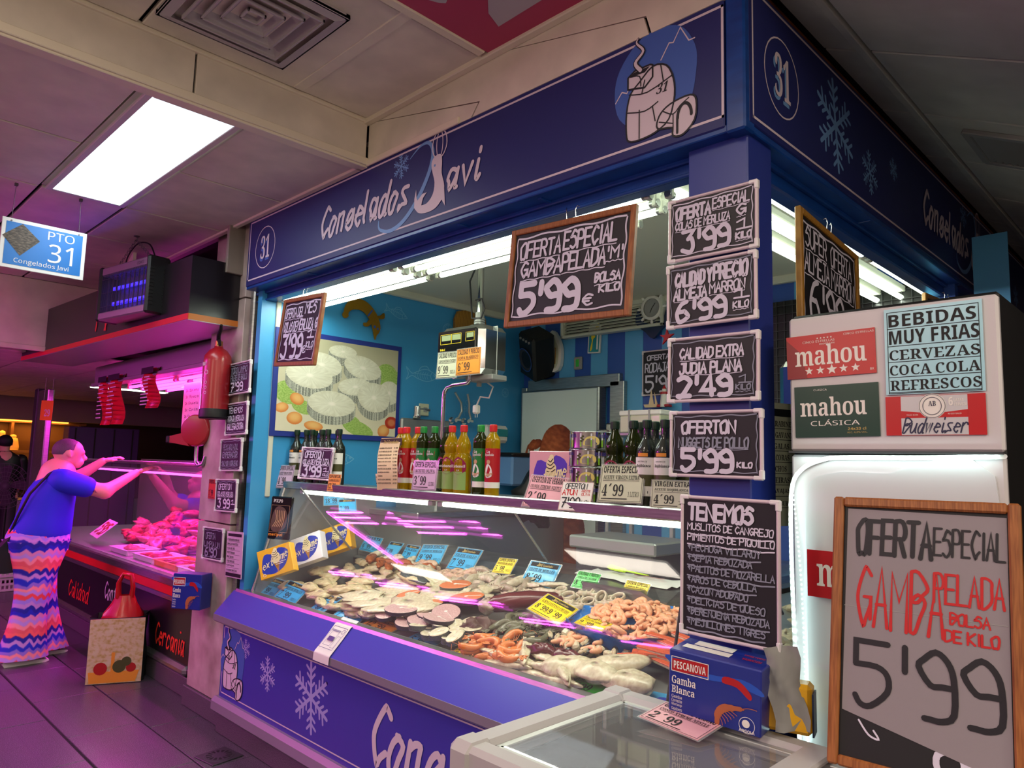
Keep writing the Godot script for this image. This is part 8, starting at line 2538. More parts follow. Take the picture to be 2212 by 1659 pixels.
# ---------------------------------------------------------------- people
func nets(bones: Array, cell: float, ks := 0.03) -> Mb:
	var lo := Vector3.INF
	var hi := -Vector3.INF
	for q in bones:
		var r := Vector3.ONE * (maxf(q[2], q[3]) + cell * 2)
		lo = lo.min(q[0] - r).min(q[1] - r)
		hi = hi.max(q[0] + r).max(q[1] + r)
	var n := Vector3i(((hi - lo) / cell).ceil()) + Vector3i.ONE
	var F := PackedFloat32Array()
	F.resize(n.x * n.y * n.z)
	F.fill(1.0)
	for q in bones:
		var a: Vector3 = q[0]
		var ab: Vector3 = q[1] - q[0]
		var ra: float = q[2]
		var rb: float = q[3]
		var sc: Vector3 = q[4] if q.size() > 4 else Vector3.ONE
		var l2 := maxf(ab.length_squared(), 1e-9)
		var m := maxf(ra, rb) + ks + cell * 2
		var i0 := Vector3i(((a.min(q[1]) - Vector3.ONE * m - lo) / cell).floor()).clamp(Vector3i.ZERO, n - Vector3i.ONE)
		var i1 := Vector3i(((a.max(q[1]) + Vector3.ONE * m - lo) / cell).ceil()).clamp(Vector3i.ZERO, n - Vector3i.ONE)
		for z in range(i0.z, i1.z + 1):
			for y in range(i0.y, i1.y + 1):
				for x in range(i0.x, i1.x + 1):
					var p := lo + Vector3(x, y, z) * cell - a
					var tt := clampf(p.dot(ab) / l2, 0.0, 1.0)
					var d := ((p - ab * tt) / sc).length() - lerpf(ra, rb, tt)
					var id := (z * n.y + y) * n.x + x
					var o := F[id]
					var hh := clampf(0.5 + 0.5 * (o - d) / ks, 0.0, 1.0)
					F[id] = lerpf(o, d, hh) - ks * hh * (1.0 - hh)
	var b := Mb.new()
	var ids := {}
	var W := n.x
	var WH := n.x * n.y
	var offs := [0, 1, W, W + 1, WH, WH + 1, WH + W, WH + W + 1]
	var cs := [Vector3(0, 0, 0), Vector3(1, 0, 0), Vector3(0, 1, 0), Vector3(1, 1, 0), Vector3(0, 0, 1), Vector3(1, 0, 1), Vector3(0, 1, 1), Vector3(1, 1, 1)]
	var ed := [[0, 1], [2, 3], [4, 5], [6, 7], [0, 2], [1, 3], [4, 6], [5, 7], [0, 4], [1, 5], [2, 6], [3, 7]]
	for z in n.z - 1:
		for y in n.y - 1:
			var base := (z * n.y + y) * n.x
			for x in n.x - 1:
				var id := base + x
				var c := 0
				for k in 8:
					if F[id + offs[k]] < 0.0: c += 1
				if c == 0 or c == 8: continue
				var s := Vector3.ZERO
				var cnt := 0
				for e in ed:
					var f0 := F[id + offs[e[0]]]
					var f1 := F[id + offs[e[1]]]
					if (f0 < 0.0) != (f1 < 0.0):
						s += cs[e[0]].lerp(cs[e[1]], f0 / (f0 - f1))
						cnt += 1
				var g := Vector3(F[id + 1] - F[id] + F[id + 1 + W] - F[id + W], F[id + W] - F[id] + F[id + W + 1] - F[id + 1], F[id + WH] - F[id] + F[id + WH + 1] - F[id + 1])
				ids[id] = b.vert(lo + (Vector3(x, y, z) + s / cnt) * cell, g if g.length_squared() > 1e-12 else Vector3.UP, Vector2.ZERO)
	for id in ids:
		for ax in 3:
			var st: int = [1, W, WH][ax]
			var u: int = [W, WH, 1][ax]
			var v: int = [WH, 1, W][ax]
			if not (ids.has(id - u) and ids.has(id - v) and ids.has(id - u - v)): continue
			var f0 := F[id]
			var f1 := F[id + st]
			if (f0 < 0.0) == (f1 < 0.0): continue
			var q := [ids[id], ids[id - u], ids[id - u - v], ids[id - v]]
			if f0 < 0.0: q = [q[0], q[3], q[2], q[1]]
			b.i.append_array(PackedInt32Array([q[0], q[1], q[2], q[0], q[2], q[3]]))
	return b

func join(b: Mb, c: Mb) -> void:
	var o := b.v.size()
	b.v.append_array(c.v); b.n.append_array(c.n); b.t.append_array(c.t); b.c.append_array(c.c)
	for q in c.i: b.i.append(q + o)

# rings of an outline: [y, centre x, centre z, radius x, radius z]
func loft(rows: Array, sides := 20, fold := 0.0) -> Mb:
	var P := []
	for q in rows:
		var row := PackedVector3Array()
		for k in sides:
			var a := TAU * k / sides
			var w := 1.0 + fold * sin(a * 7.0 + q[0] * 9.0)
			row.append(Vector3(q[1] + cos(a) * q[3] * w, q[0] + (q[5] * sin(a) if q.size() > 5 else 0.0), q[2] - sin(a) * q[4] * w))
		P.append(row)
	var b := Mb.new()
	b.grid(P, true)
	return b

func hand_bones(w: Vector3, dir: Vector3, up: Vector3, side: float) -> Array:
	var d := dir.normalized()
	var s := d.cross(up).normalized()
	var u := s.cross(d)
	var out := [[w, w + d * 0.04, 0.019, 0.017], [w + d * 0.03 - s * 0.018, w + d * 0.085 - s * 0.026, 0.013, 0.011], [w + d * 0.03 + s * 0.018, w + d * 0.08 + s * 0.026, 0.013, 0.011], [w + d * 0.03, w + d * 0.09, 0.014, 0.012]]
	for k in 4:
		var f := (k - 1.5) * 0.0175
		var L: float = [0.034, 0.04, 0.038, 0.03][k]
		var a := w + d * 0.085 + s * f * 1.0
		var b := a + d * L + s * f * 0.12 - u * 0.004
		var c := b + d * L * 0.65 - u * 0.016
		out.append([a, b, 0.009, 0.0082])
		out.append([b, c, 0.0082, 0.007])
	var t0 := w + d * 0.02 + s * side * 0.02
	var t1 := t0 + d * 0.035 + s * side * 0.028 - u * 0.008
	out.append([t0, t1, 0.012, 0.01])
	out.append([t1, t1 + d * 0.028 + s * side * 0.004 - u * 0.006, 0.01, 0.008])
	return out

func head_bones(c: Vector3) -> Array:
	var v := func(x, y, z): return c + Vector3(x, y, z)
	return [[v.call(0, 0.02, 0.025), v.call(0, 0.025, -0.02), 0.083, 0.078], [v.call(0, -0.03, -0.03), v.call(0, -0.062, -0.06), 0.06, 0.04], [v.call(0, -0.085, -0.068), v.call(0, -0.086, -0.07), 0.022, 0.02], [v.call(0, -0.005, -0.098), v.call(0, -0.032, -0.116), 0.011, 0.0145], [v.call(-0.012, -0.036, -0.105), v.call(0.012, -0.036, -0.105), 0.011, 0.011], [v.call(-0.03, 0.012, -0.087), v.call(0.03, 0.012, -0.087), 0.016, 0.016], [v.call(-0.02, -0.058, -0.092), v.call(0.02, -0.058, -0.092), 0.0085, 0.0085], [v.call(-0.018, -0.07, -0.088), v.call(0.018, -0.07, -0.088), 0.009, 0.009], [v.call(0.076, 0.0, 0.01), v.call(0.086, -0.02, 0.006), 0.012, 0.009], [v.call(0.082, 0.018, 0.014), v.call(0.084, 0.0, 0.018), 0.011, 0.01], [v.call(-0.076, 0.0, 0.01), v.call(-0.086, -0.02, 0.006), 0.012, 0.009], [v.call(-0.082, 0.018, 0.014), v.call(-0.084, 0.0, 0.018), 0.011, 0.01], [v.call(0, -0.05, 0.03), v.call(0, -0.15, 0.055), 0.056, 0.06]]

func chevrons() -> Image:
	var im := Image.create(192, 320, false, Image.FORMAT_RGB8)
	var pal := [Color(0.72, 0.62, 0.9), Color(0.55, 0.48, 0.85), Color(0.1, 0.16, 0.75), Color(0.75, 0.6, 0.85), Color(0.95, 0.45, 0.4), Color(0.92, 0.32, 0.3), Color(0.97, 0.62, 0.62), Color(0.85, 0.6, 0.75), Color(0.12, 0.2, 0.8), Color(0.1, 0.14, 0.62), Color(0.6, 0.55, 0.9), Color(0.9, 0.4, 0.4)]
	var nz := FastNoiseLite.new()
	nz.frequency = 0.02
	for y in 320:
		for x in 192:
			var zig := absf(fposmod(x / 24.0, 1.0) - 0.5) * 18.0
			var f := (y + zig + nz.get_noise_2d(x, y) * 8.0) / 9.5
			var k := int(f)
			im.set_pixel(x, y, pal[posmod(k * 5 + k / 4, 12)].lerp(pal[posmod(k * 5 + 5 + (k + 1) / 4, 12)], smoothstep(0.6, 1.0, f - k)))
	return im

func person() -> void:
	mat("skin", "dda18c", 0.45, 0, {subsurf_scatter_enabled = true, subsurf_scatter_strength = 0.1})
	mat("hair_grey", "6f6468", 0.7)
	grain("hair_grey", Color(0.45, 0.42, 0.45), Color(1, 1, 1), 0.06, Vector3(10, 40, 10), 3, 9)
	mat("shirt_blue", "1c2fd0", 0.75)
	mat("bag_black", "15121c", 0.6)
	mat("sandal_white", "e9e2e2", 0.5)
	poster_material("chevron_cloth", chevrons())
	M["chevron_cloth"].roughness = 0.8
	var o := Vector3(-6.3, 0, -1.58)
	var t := thing("person", "woman in a royal blue top and zigzag trousers reaching over the butcher's counter", "person", o)
	var hd := Vector3(0, 1.492, 0.0)
	var bones := [[Vector3(0, 1.34, 0.06), Vector3(0, 1.0, 0.12), 0.12, 0.15], [Vector3(-0.11, 1.28, 0.07), Vector3(0.11, 1.28, 0.07), 0.085, 0.085], [Vector3(-0.07, 0.88, 0.15), Vector3(0.07, 0.88, 0.15), 0.14, 0.14]]
	var arms := [[1, Vector3(0.185, 1.285, 0.05), Vector3(0.215, 1.215, -0.21), Vector3(0.13, 1.355, -0.45), Vector3(-0.05, 0.42, -1.0)], [-1, Vector3(-0.185, 1.285, 0.05), Vector3(-0.22, 1.30, -0.12), Vector3(-0.13, 1.44, -0.28), Vector3(0.05, 0.3, -1.0)]]
	for a in arms:
		bones.append([a[1], a[2], 0.066, 0.05])
		bones.append([a[2], a[3], 0.05, 0.03])
	for q in [[0.1, 0.17, 0.2], [-0.1, 0.08, -0.06]]:
		bones.append([Vector3(q[0], 0.82, 0.15), Vector3(q[0], 0.46, (q[1] + 0.12) / 2), 0.11, 0.075])
		bones.append([Vector3(q[0], 0.46, (q[1] + 0.12) / 2), Vector3(q[0], 0.09, q[1] + 0.05), 0.072, 0.045])
		bones.append([Vector3(q[0], 0.075, q[1] + 0.05), Vector3(q[0], 0.06, q[1] - 0.1), 0.038, 0.028])
	var body := nets(bones, 0.015, 0.035)
	join(body, nets(head_bones(hd), 0.0055, 0.018))
	for a in arms:
		join(body, nets([[a[2].lerp(a[3], 0.7), a[3], 0.034, 0.027]] + hand_bones(a[3], a[4], Vector3.UP, -float(a[0])), 0.0042, 0.008))
	obj("body", body, "skin", t)
	# hair
	var P := []
	var nz := FastNoiseLite.new()
	nz.frequency = 9.0
	for r in 15:
		var row := PackedVector3Array()
		for k in 26:
			var a := TAU * k / 26
			var ph := PI / 2 - (0.12 + r * 0.125)
			var front := cos(a - PI * 0.5)   # 1 at the forehead
			if front > 0.25: ph = maxf(ph, 0.42 + 0.35 * front)
			elif absf(front) <= 0.25: ph = maxf(ph, 0.05)
			else: ph = maxf(ph, -0.5)
			var d := Vector3(cos(ph) * cos(a), sin(ph), -cos(ph) * sin(a))
			row.append(hd + Vector3(0, 0.022, 0.012) + d * Vector3(0.089, 0.094, 0.1) * (1.0 + 0.035 * nz.get_noise_3dv(d * 1.5)))
		P.append(row)
	P.reverse()
	var b := Mb.new(); b.grid(P, true)
	obj("hair", b, "hair_grey", t)
	b = Mb.new()
	for s in [-1, 1]: b.blob(hd + Vector3(0.03 * s, 0.0, -0.084), Vector3(0.011, 0.007, 0.008), 5, 8)
	obj("eyes", b, "white", t)
	b = Mb.new()
	for s in [-1, 1]:
		b.blob(hd + Vector3(0.03 * s, 0.0, -0.09), Vector3(0.005, 0.005, 0.004), 5, 8)
		b.tube([hd + Vector3(0.014 * s, 0.02, -0.1), hd + Vector3(0.03 * s, 0.026, -0.098), hd + Vector3(0.046 * s, 0.018, -0.088)], 0.003, 5)
	obj("pupils", b, "hair_grey", t)
	# clothes
	var sh := loft([[0.885, 0, 0.14, 0.215, 0.195, 0.015], [0.93, 0, 0.135, 0.222, 0.198], [1.0, 0, 0.12, 0.213, 0.185], [1.08, 0, 0.11, 0.207, 0.175], [1.16, 0, 0.1, 0.207, 0.168], [1.23, 0, 0.085, 0.215, 0.15], [1.29, 0, 0.07, 0.215, 0.125], [1.335, 0, 0.06, 0.17, 0.1], [1.36, 0, 0.05, 0.115, 0.085]], 26, 0.012)
	join(sh, nets([[Vector3(0.17, 1.29, 0.06), Vector3(0.2, 1.25, -0.08), 0.09, 0.078], [Vector3(-0.17, 1.29, 0.06), Vector3(-0.2, 1.29, -0.03), 0.09, 0.078], [Vector3(-0.1, 1.28, 0.07), Vector3(0.1, 1.28, 0.07), 0.1, 0.1]], 0.013, 0.03))
	obj("shirt", sh, "shirt_blue", t)
	var tr := loft([[0.78, 0, 0.15, 0.215, 0.2], [0.84, 0, 0.15, 0.222, 0.207], [0.9, 0, 0.145, 0.216, 0.2], [0.94, 0, 0.14, 0.205, 0.19]], 28, 0.01)
	for k in 2:
		var x: float = [0.1, -0.1][k]
		var z: float = [0.2, 0.02][k]
		var rows := []
		for q in 9:
			var f := q / 8.0
			rows.append([lerpf(0.045, 0.86, f), x, lerpf(z, 0.15, f), lerpf(0.115, 0.125, f) - 0.02 * sin(PI * f), lerpf(0.165, 0.2, f) - 0.07 * sin(PI * f)])
		join(tr, loft(rows, 22, 0.03))
	for q in tr.v.size():
		var p := tr.v[q]
		tr.t[q] = Vector2((p.z + p.x * 0.6) * 2.0, 1.0 - p.y * 1.05)
	obj("trousers", tr, "chevron_cloth", t)
	for k in 2:
		var x: float = [0.1, -0.1][k]
		var z: float = [0.2, 0.03][k]
		b = Mb.new()
		b.x = Transform3D(Basis(Vector3(0, 0, -1), Vector3(0, 1, 0), Vector3(1, 0, 0)), Vector3(x - 0.045, 0, z - 0.02))
		b.prism(curve(pl([-0.13, 0.0, 0.0, 0.0, 0.12, 0.0, 0.14, 0.015, 0.1, 0.022, 0.0, 0.03, -0.1, 0.048, -0.135, 0.045]), 2, true), 0.0, 0.09)
		b.x = Transform3D()
		for s in 4:
			var zz: float = z - 0.14 + 0.022 * s + (0.0 if s < 3 else 0.03)
			b.tube([Vector3(x - 0.045, 0.03, zz + 0.04), Vector3(x - 0.03, 0.075 + 0.006 * s, zz + 0.02), Vector3(x + 0.02, 0.08 + 0.006 * s, zz), Vector3(x + 0.045, 0.03, zz + 0.01)], 0.007, 6)
		b.tube([Vector3(x - 0.045, 0.05, z + 0.02), Vector3(x - 0.03, 0.085, z + 0.09), Vector3(x + 0.03, 0.085, z + 0.09), Vector3(x + 0.045, 0.05, z + 0.02)], 0.008, 6)
		obj("sandal", b, "sandal_white", t)
	b = Mb.new()
	b.x = Transform3D(Basis(Vector3.UP, PI / 2 + 0.15).rotated(Vector3.RIGHT, -0.25), Vector3(0.258, 1.222, -0.14))
	hand(b, "Rocco", Vector2(-0.03, -0.012), 0.06, 0.022, 0.003, 0.0, 0.2)
	obj("tattoo", b, "bag_black", t)
	# shoulder bag
	t = thing("shoulder_bag", "black shoulder bag hanging behind the woman's hip on a long strap", "bag", o)
	b = Mb.new()
	b.x = Transform3D(Basis(Vector3.UP, PI / 2), Vector3(0.02, 0, 0))
	b.prism(curve(pl([-0.3, 0.93, -0.36, 0.86, -0.47, 0.71, -0.44, 0.65, -0.3, 0.64, -0.26, 0.72, -0.26, 0.86]), 3, true), -0.05, 0.05)
	obj("pouch", b, "bag_black", t)
	b = Mb.new()
	b.tube([Vector3(0.12, 1.375, 0.08), Vector3(0.14, 1.34, 0.15), Vector3(0.13, 1.2, 0.255), Vector3(0.08, 1.05, 0.3), Vector3(0.03, 0.92, 0.33)], 0.009, 6)
	obj("strap", b, "bag_black", t)
	extras()

# ---------------------------------------------------------------- left side odds and ends, far background
func extras() -> void:
	# fire extinguisher on the pier
	mat("ext_red", "a8121c", 0.25, 0, {clearcoat_enabled = true, clearcoat = 0.5})
	mat("brass", "b08a4a", 0.3, 0.8)
	var t := thing("fire_extinguisher", "red fire extinguisher with black base hanging high on the marble pier", "extinguisher", Vector3(-4.27, 1.72, -1.81))
	var b := Mb.new()
	b.lathe([Vector2(0.08, 0.05), Vector2(0.08, 0.34), Vector2(0.075, 0.375), Vector2(0.05, 0.41), Vector2(0.026, 0.425), Vector2(0.024, 0.435)], 24)
	obj("cylinder", b, "ext_red", t)
	b = Mb.new(); b.lathe([Vector2(0.001, 0), Vector2(0.082, 0.0), Vector2(0.086, 0.01), Vector2(0.084, 0.055), Vector2(0.078, 0.06)], 24); obj("base", b, "black", t)
	b = Mb.new(); b.cyl(Vector3(0, 0.43, 0), Vector3(0, 0.465, 0), 0.022, 12); b.cyl(Vector3(0, 0.45, 0), Vector3(0.04, 0.45, 0.02), 0.009, 8); obj("valve", b, "brass", t)
	b = Mb.new()
	b.tube([Vector3(-0.01, 0.465, 0), Vector3(0.01, 0.5, 0.01), Vector3(0.06, 0.53, 0.02), Vector3(0.085, 0.55, 0.03)], [0.012, 0.012, 0.01, 0.008], 8)
	b.tube([Vector3(0.0, 0.462, 0), Vector3(0.05, 0.46, 0.02), Vector3(0.085, 0.43, 0.03)], [0.011, 0.011, 0.008], 8)
	obj("handle", b, "black", t)
	b = Mb.new()
	ink(b, "FIREMAT", "sans-bold", -0.05, 0.31, 0.075, 0.022, 0.0006, 0.2)
	for k in 6: bar(b, -0.04, 0.28 - 0.022 * k, 0.03 + 0.01 * (k % 3), 0.006, 0.0006)
	ring(b, Vector2(0.03, 0.27), 0.012, 0.012, 0.003, 0.0006, 0, TAU, 14)
	for k in 3: ring(b, Vector2(0.03, 0.21 - 0.03 * k), 0.008, 0.008, 0.002, 0.0006, 0, TAU, 10)
	bend(b, 0.0805); obj("print", b, "white_plastic", t)
	label_wrap(t, 0.081, 0.075, 0.14, -0.9, -0.05, "white", "inspection_label")
	# ticket dispenser and its bracket
	t = thing("ticket_dispenser", "round red ticket dispenser with a black outlet beside the extinguisher", "dispenser", Vector3(-4.62, 1.66, -1.86), Vector3(0, 35, 0))
	b = Mb.new()
	b.x = Transform3D(Basis(Vector3.RIGHT, PI / 2), Vector3.ZERO)
	b.lathe([Vector2(0.001, -0.035), Vector2(0.09, -0.035), Vector2(0.1, -0.02), Vector2(0.1, 0.02), Vector2(0.09, 0.035), Vector2(0.001, 0.035)], 26)
	b.x = Transform3D()
	b.prism(pl([-0.03, -0.1, -0.19, -0.075, -0.19, -0.045, -0.09, -0.02]), -0.03, 0.03)
	obj("shell", b, "ext_red", t)
	obj("outlet", boxm(Vector3(-0.18, -0.06, 0), Vector3(0.03, 0.045, 0.066), 0.006), "black", t)
	t = thing("bracket", "bent steel tube bracket under the ticket dispenser", "bracket", Vector3(-4.66, 1.5, -1.88))
	b = Mb.new(); b.tube([Vector3(0, 0.12, 0), Vector3(0, 0.0, 0), Vector3(0.01, -0.04, 0), Vector3(0.05, -0.06, 0), Vector3(0.09, -0.05, -0.01), Vector3(0.1, 0.0, -0.02)], 0.013, 10); obj("tube", b, "steel", t)
	# shopping bag with a red carrier inside
	mat("tote_dark", "1d2a28", 0.5); mat("tote_cream", "d8c2b0", 0.5)
	grain("tote_cream", Color(0.8, 0.7, 0.3), Color(1, 1, 1), 0.02, Vector3(5, 5, 5), 3, 3, 256, 0.0, [[0.5, Color(1, 0.95, 0.9)]])
	t = thing("shopping_bag", "woven shopping bag with a dark side and fruit basket print on the floor", "bag", Vector3(-5.42, 0, -1.76), Vector3(0, 65, 0))
	b = Mb.new()
	var P := []
	for r in 7:
		var row := PackedVector3Array()
		var f := r / 6.0
		for k in 28:
			var a := TAU * k / 28
			var c := Vector2(signf(cos(a)) * pow(absf(cos(a)), 0.35), signf(sin(a)) * pow(absf(sin(a)), 0.35))
			row.append(Vector3(c.x * (0.165 + 0.012 * sin(f * 5.0 + k)), f * 0.42, -c.y * (0.11 + 0.01 * cos(f * 4.0 + k * 0.7))))
		P.append(row)
	b.grid(P, true)
	b.box(Vector3(0, 0.005, 0), Vector3(0.3, 0.01, 0.2))
	obj("woven_body", b, "tote_dark", t)
	b = Mb.new(); b.prism(pl([-0.16, 0.005, 0.165, 0.005, 0.165, 0.415, -0.16, 0.415]), 0.118, 0.124); obj("cream_side", b, "tote_cream", t)
	b = Mb.new(); b.prism(pl([-0.14, 0.01, 0.13, 0.01, 0.15, 0.08, -0.15, 0.08]), 0.124, 0.1255); b.prism(pl([-0.02, 0.07, 0.0, 0.07, 0.0, 0.2, -0.02, 0.2]), 0.124, 0.1255); obj("basket_print", b, "card_orange", t)
	b = Mb.new(); b.disc(Vector2(-0.08, 0.1), 0.04, 0.1262); b.disc(Vector2(0.1, 0.1), 0.03, 0.1262); obj("fruit_print", b, "red", t)
	b = Mb.new(); b.disc(Vector2(0.03, 0.11), 0.04, 0.1266); b.disc(Vector2(0.07, 0.14), 0.03, 0.1268); obj("leaf_print", b, "label_olive", t)
	t = thing("carrier_bag", "red plastic carrier bag with looped handle standing up out of the shopping bag", "bag", Vector3(-5.4, 0.27, -1.77), Vector3(0, 62, 0))
	b = Mb.new()
	P = []
	for q in [[0.0, 0.13, 0.085], [0.1, 0.14, 0.09], [0.16, 0.12, 0.07], [0.22, 0.08, 0.045], [0.28, 0.055, 0.03]]:
		var row := PackedVector3Array()
		for k in 20:
			var a := TAU * k / 20
			row.append(Vector3(cos(a) * q[1] * (1 + 0.1 * sin(k * 2.1 + q[0] * 30.0)), q[0], -sin(a) * q[2] * (1 + 0.12 * cos(k * 1.7))))
		P.append(row)
	b.grid(P, true)
	for s in [-1, 1]: b.tube([Vector3(-0.04, 0.26, 0.01 * s), Vector3(-0.045, 0.36, 0.012 * s), Vector3(-0.02, 0.42, 0.014 * s), Vector3(0.03, 0.41, 0.014 * s), Vector3(0.045, 0.33, 0.01 * s), Vector3(0.04, 0.26, 0.008 * s)], [0.018, 0.014, 0.011, 0.012, 0.014, 0.018], 8)
	obj("film", b, "red_film", t)
	# floor drain
	t = thing("floor_drain", "square iron floor drain with a round slotted grate by the counter plinth", "drain", Vector3(-3.71, 0.002, -1.72), Vector3(0, 8, 0))
	obj("frame", boxm(Vector3.ZERO, Vector3(0.17, 0.006, 0.17), 0.002), "iron", t)
	b = Mb.new(); b.lathe([Vector2(0.001, 0.006), Vector2(0.07, 0.006), Vector2(0.074, 0.003)], 24); obj("grate", b, "iron", t)
	b = Mb.new()
	for k in 14:
		b.x = Transform3D(Basis(Vector3.UP, TAU * k / 14), Vector3(0, 0.0062, 0))
		b.quad(Vector3(0.035, 0, 0.004), Vector3(0.062, 0, 0.009), Vector3(0.062, 0, -0.009), Vector3(0.035, 0, -0.004))
	b.x = Transform3D()
	obj("slot", b, "void_dark", t)
	# crates at far left
	t = thing("crate", "lower white plastic crate of the stack on the floor at the far left", "crate", Vector3(-9.75, 0, -2.0), Vector3(0, 4, 0))
	b = Mb.new()
	for s in [-1, 1]:
		for y in [0.015, 0.075, 0.135]: b.box(Vector3(0, y, 0.2 * s), Vector3(0.6, 0.025, 0.015), 0.003); b.box(Vector3(0.3 * s, y, 0), Vector3(0.015, 0.025, 0.4), 0.003)
		for k in 15: b.box(Vector3(-0.29 + 0.0415 * k, 0.075, 0.2 * s), Vector3(0.014, 0.12, 0.012))
		for k in 10: b.box(Vector3(0.3 * s, 0.075, -0.18 + 0.04 * k), Vector3(0.012, 0.12, 0.014))
	b.box(Vector3(0, 0.01, 0), Vector3(0.59, 0.012, 0.39))
	obj("basket", b, "white_plastic", t)
	dup(t, Vector3(-9.73, 0.15, -2.0), Vector3(0, 2, 0), "upper white plastic crate of the stack at the far left")
	# standing fan, cut by the frame
	t = thing("fan", "dark standing fan at the left edge of the frame", "fan", Vector3(-10.15, 0, -1.95), Vector3(0, 55, 0))
	b = Mb.new(); b.cyl(Vector3(0, 0, 0), Vector3(0, 0.95, 0), 0.018, 8); b.cyl(Vector3(0, 0, 0), Vector3(0, 0.03, 0), 0.2, 16); obj("stand", b, "black", t)
	b = Mb.new()
	for k in 5: ring(b, Vector2(0, 1.1), 0.06 + 0.05 * k, 0.06 + 0.05 * k, 0.004, 0.06)
	for k in 30: b.stroke(PackedVector2Array([Vector2(0, 1.1), Vector2(0, 1.1) + Vector2.from_angle(TAU * k / 30) * 0.26]), 0.003, 0.062)
	obj("guard", b, "grey_dark", t)
	b = Mb.new()
	for k in 4:
		b.x = Transform3D(Basis(Vector3.BACK, TAU * k / 4), Vector3(0, 1.1, 0.02))
		b.prism(curve(pl([0.02, 0.0, 0.1, 0.06, 0.22, 0.05, 0.23, -0.04, 0.1, -0.03]), 2, true), 0.002 * k, 0.006 + 0.002 * k)
	b.x = Transform3D(); b.cyl(Vector3(0, 1.1, -0.08), Vector3(0, 1.1, 0.05), 0.045, 12)
	obj("blades", b, "black", t)
	# far shop with warm light
	mat("wood_dark", "5a3c1e", 0.6); mat("cream_statue", "e8c27a", 0.6); mat("shop_dark", "241a16", 0.7); mat("cabinet_violet", "54306a", 0.5)
	glow("warm_glow", Color(1.0, 0.62, 0.2), 3.0)
	struct("wall_far_shop", boxm(Vector3(-14.2, 1.2, -3.2), Vector3(0.1, 2.4, 5.0)), "shop_dark")
	struct("trim_19", boxm(Vector3(-13.6, 2.25, -3.0), Vector3(0.2, 0.5, 5.0)), "beige_band")
	t = thing("wall_shelf", "brown wooden shelf wall of the far shop behind the steel post", "shelf", Vector3(-14.1, 0, -2.4))
	b = Mb.new()
	for y in [0.95, 1.5, 1.98]: b.box(Vector3(0.12, y, 0), Vector3(0.3, 0.04, 2.6), 0.004)
	for z in [-1.2, -0.25, 0.35, 1.2]: b.box(Vector3(0.12, 1.47, z), Vector3(0.28, 1.06, 0.04), 0.004)
	b.box(Vector3(0, 1.47, 0), Vector3(0.04, 1.06, 2.6))
	obj("boards", b, "wood_dark", t)
	var s := thing("strip_light", "warm yellow strip light of the far shop's glass counter", "light", Vector3(-13.2, 1.05, -2.6))
	obj("diffuser", boxm(Vector3.ZERO, Vector3(0.04, 0.03, 2.2)), "warm_glow", s)
	lamp(Vector3(-13.15, 1.08, -2.6), Vector3(-0.5, 0.6, 0), Vector2(2.2, 0.05), Color(1.0, 0.65, 0.25), 1.2)
	s = thing("strip_light", "warm lamp under the beam lighting the far shelf", "light", Vector3(-13.75, 1.99, -2.4))
	obj("diffuser", boxm(Vector3.ZERO, Vector3(0.05, 0.02, 2.0)), "warm_glow", s)
	lamp(Vector3(-13.75, 1.97, -2.4), Vector3(-0.5, -1, 0), Vector2(2.0, 0.05), Color(1.0, 0.65, 0.25), 1.2)
	t = thing("wall_clock", "dark wall clock with a round cream dial on the far shelf wall", "clock", Vector3(-13.75, 1.78, -2.12), Vector3(0, 90, 0))
	obj("case", boxm(Vector3.ZERO, Vector3(0.36, 0.34, 0.03), 0.012), "shop_dark", t)
	b = Mb.new(); b.disc(Vector2(0, 0.04), 0.11, 0.017); b.disc(Vector2(-0.1, -0.1), 0.035, 0.017); b.disc(Vector2(0.1, -0.1), 0.035, 0.017); obj("dial", b, "cream_statue", t)
	b = Mb.new(); line(b, 0, 0.04, -0.03, 0.09, 0.008, 0.019); line(b, 0, 0.04, -0.05, -0.02, 0.006, 0.019); obj("hands", b, "black", t)
	for k in 2:
		t = thing("figurine", ["taller cream robed figurine on the far shelf", "shorter cream robed figurine on the far shelf"][k], "figurine", Vector3(-13.85, 1.52, -2.52 - 0.15 * k))
		b = Mb.new(); b.lathe([Vector2(0.001, 0), Vector2(0.085, 0.0), Vector2(0.09, 0.05), Vector2(0.075, 0.14), Vector2(0.06, 0.19), Vector2(0.035, 0.215 - 0.03 * k), Vector2(0.045, 0.25 - 0.04 * k), Vector2(0.04, 0.29 - 0.05 * k), Vector2(0.001, 0.31 - 0.06 * k)], 14); obj("robe", b, "cream_statue", t)
	t = thing("poster", "small sheet of coloured price notes at the left edge on the far wall", "poster", Vector3(-13.7, 1.48, -2.0), Vector3(0, 90, 0))
	obj("sheet", boxm(Vector3.ZERO, Vector3(0.4, 0.3, 0.01)), "cream_statue", t)
	b = Mb.new()
	for k in 10: bar(b, -0.17 + 0.18 * (k % 2), 0.1 - 0.05 * (k / 2), 0.12, 0.02, 0.006)
	obj("print", b, "red", t)
	t = thing("cabinet", "violet-lit ribbed cabinet behind the woman's head", "cabinet", Vector3(-12.6, 0, -3.6))
	obj("body", boxm(Vector3(0, 0.95, 0), Vector3(0.3, 1.9, 1.0), 0.01), "cabinet_violet", t)
	b = Mb.new()
	for k in 4: b.box(Vector3(0.152, 0.95, -0.4 + 0.27 * k), Vector3(0.01, 1.86, 0.02))
	obj("rib", b, "shop_dark", t)
	t = thing("display_counter", "far glass counter with warm light behind the steel post", "counter", Vector3(-12.9, 0, -2.7))
	obj("base", boxm(Vector3(0, 0.4, 0), Vector3(0.7, 0.8, 3.0), 0.01), "steel_soft", t)
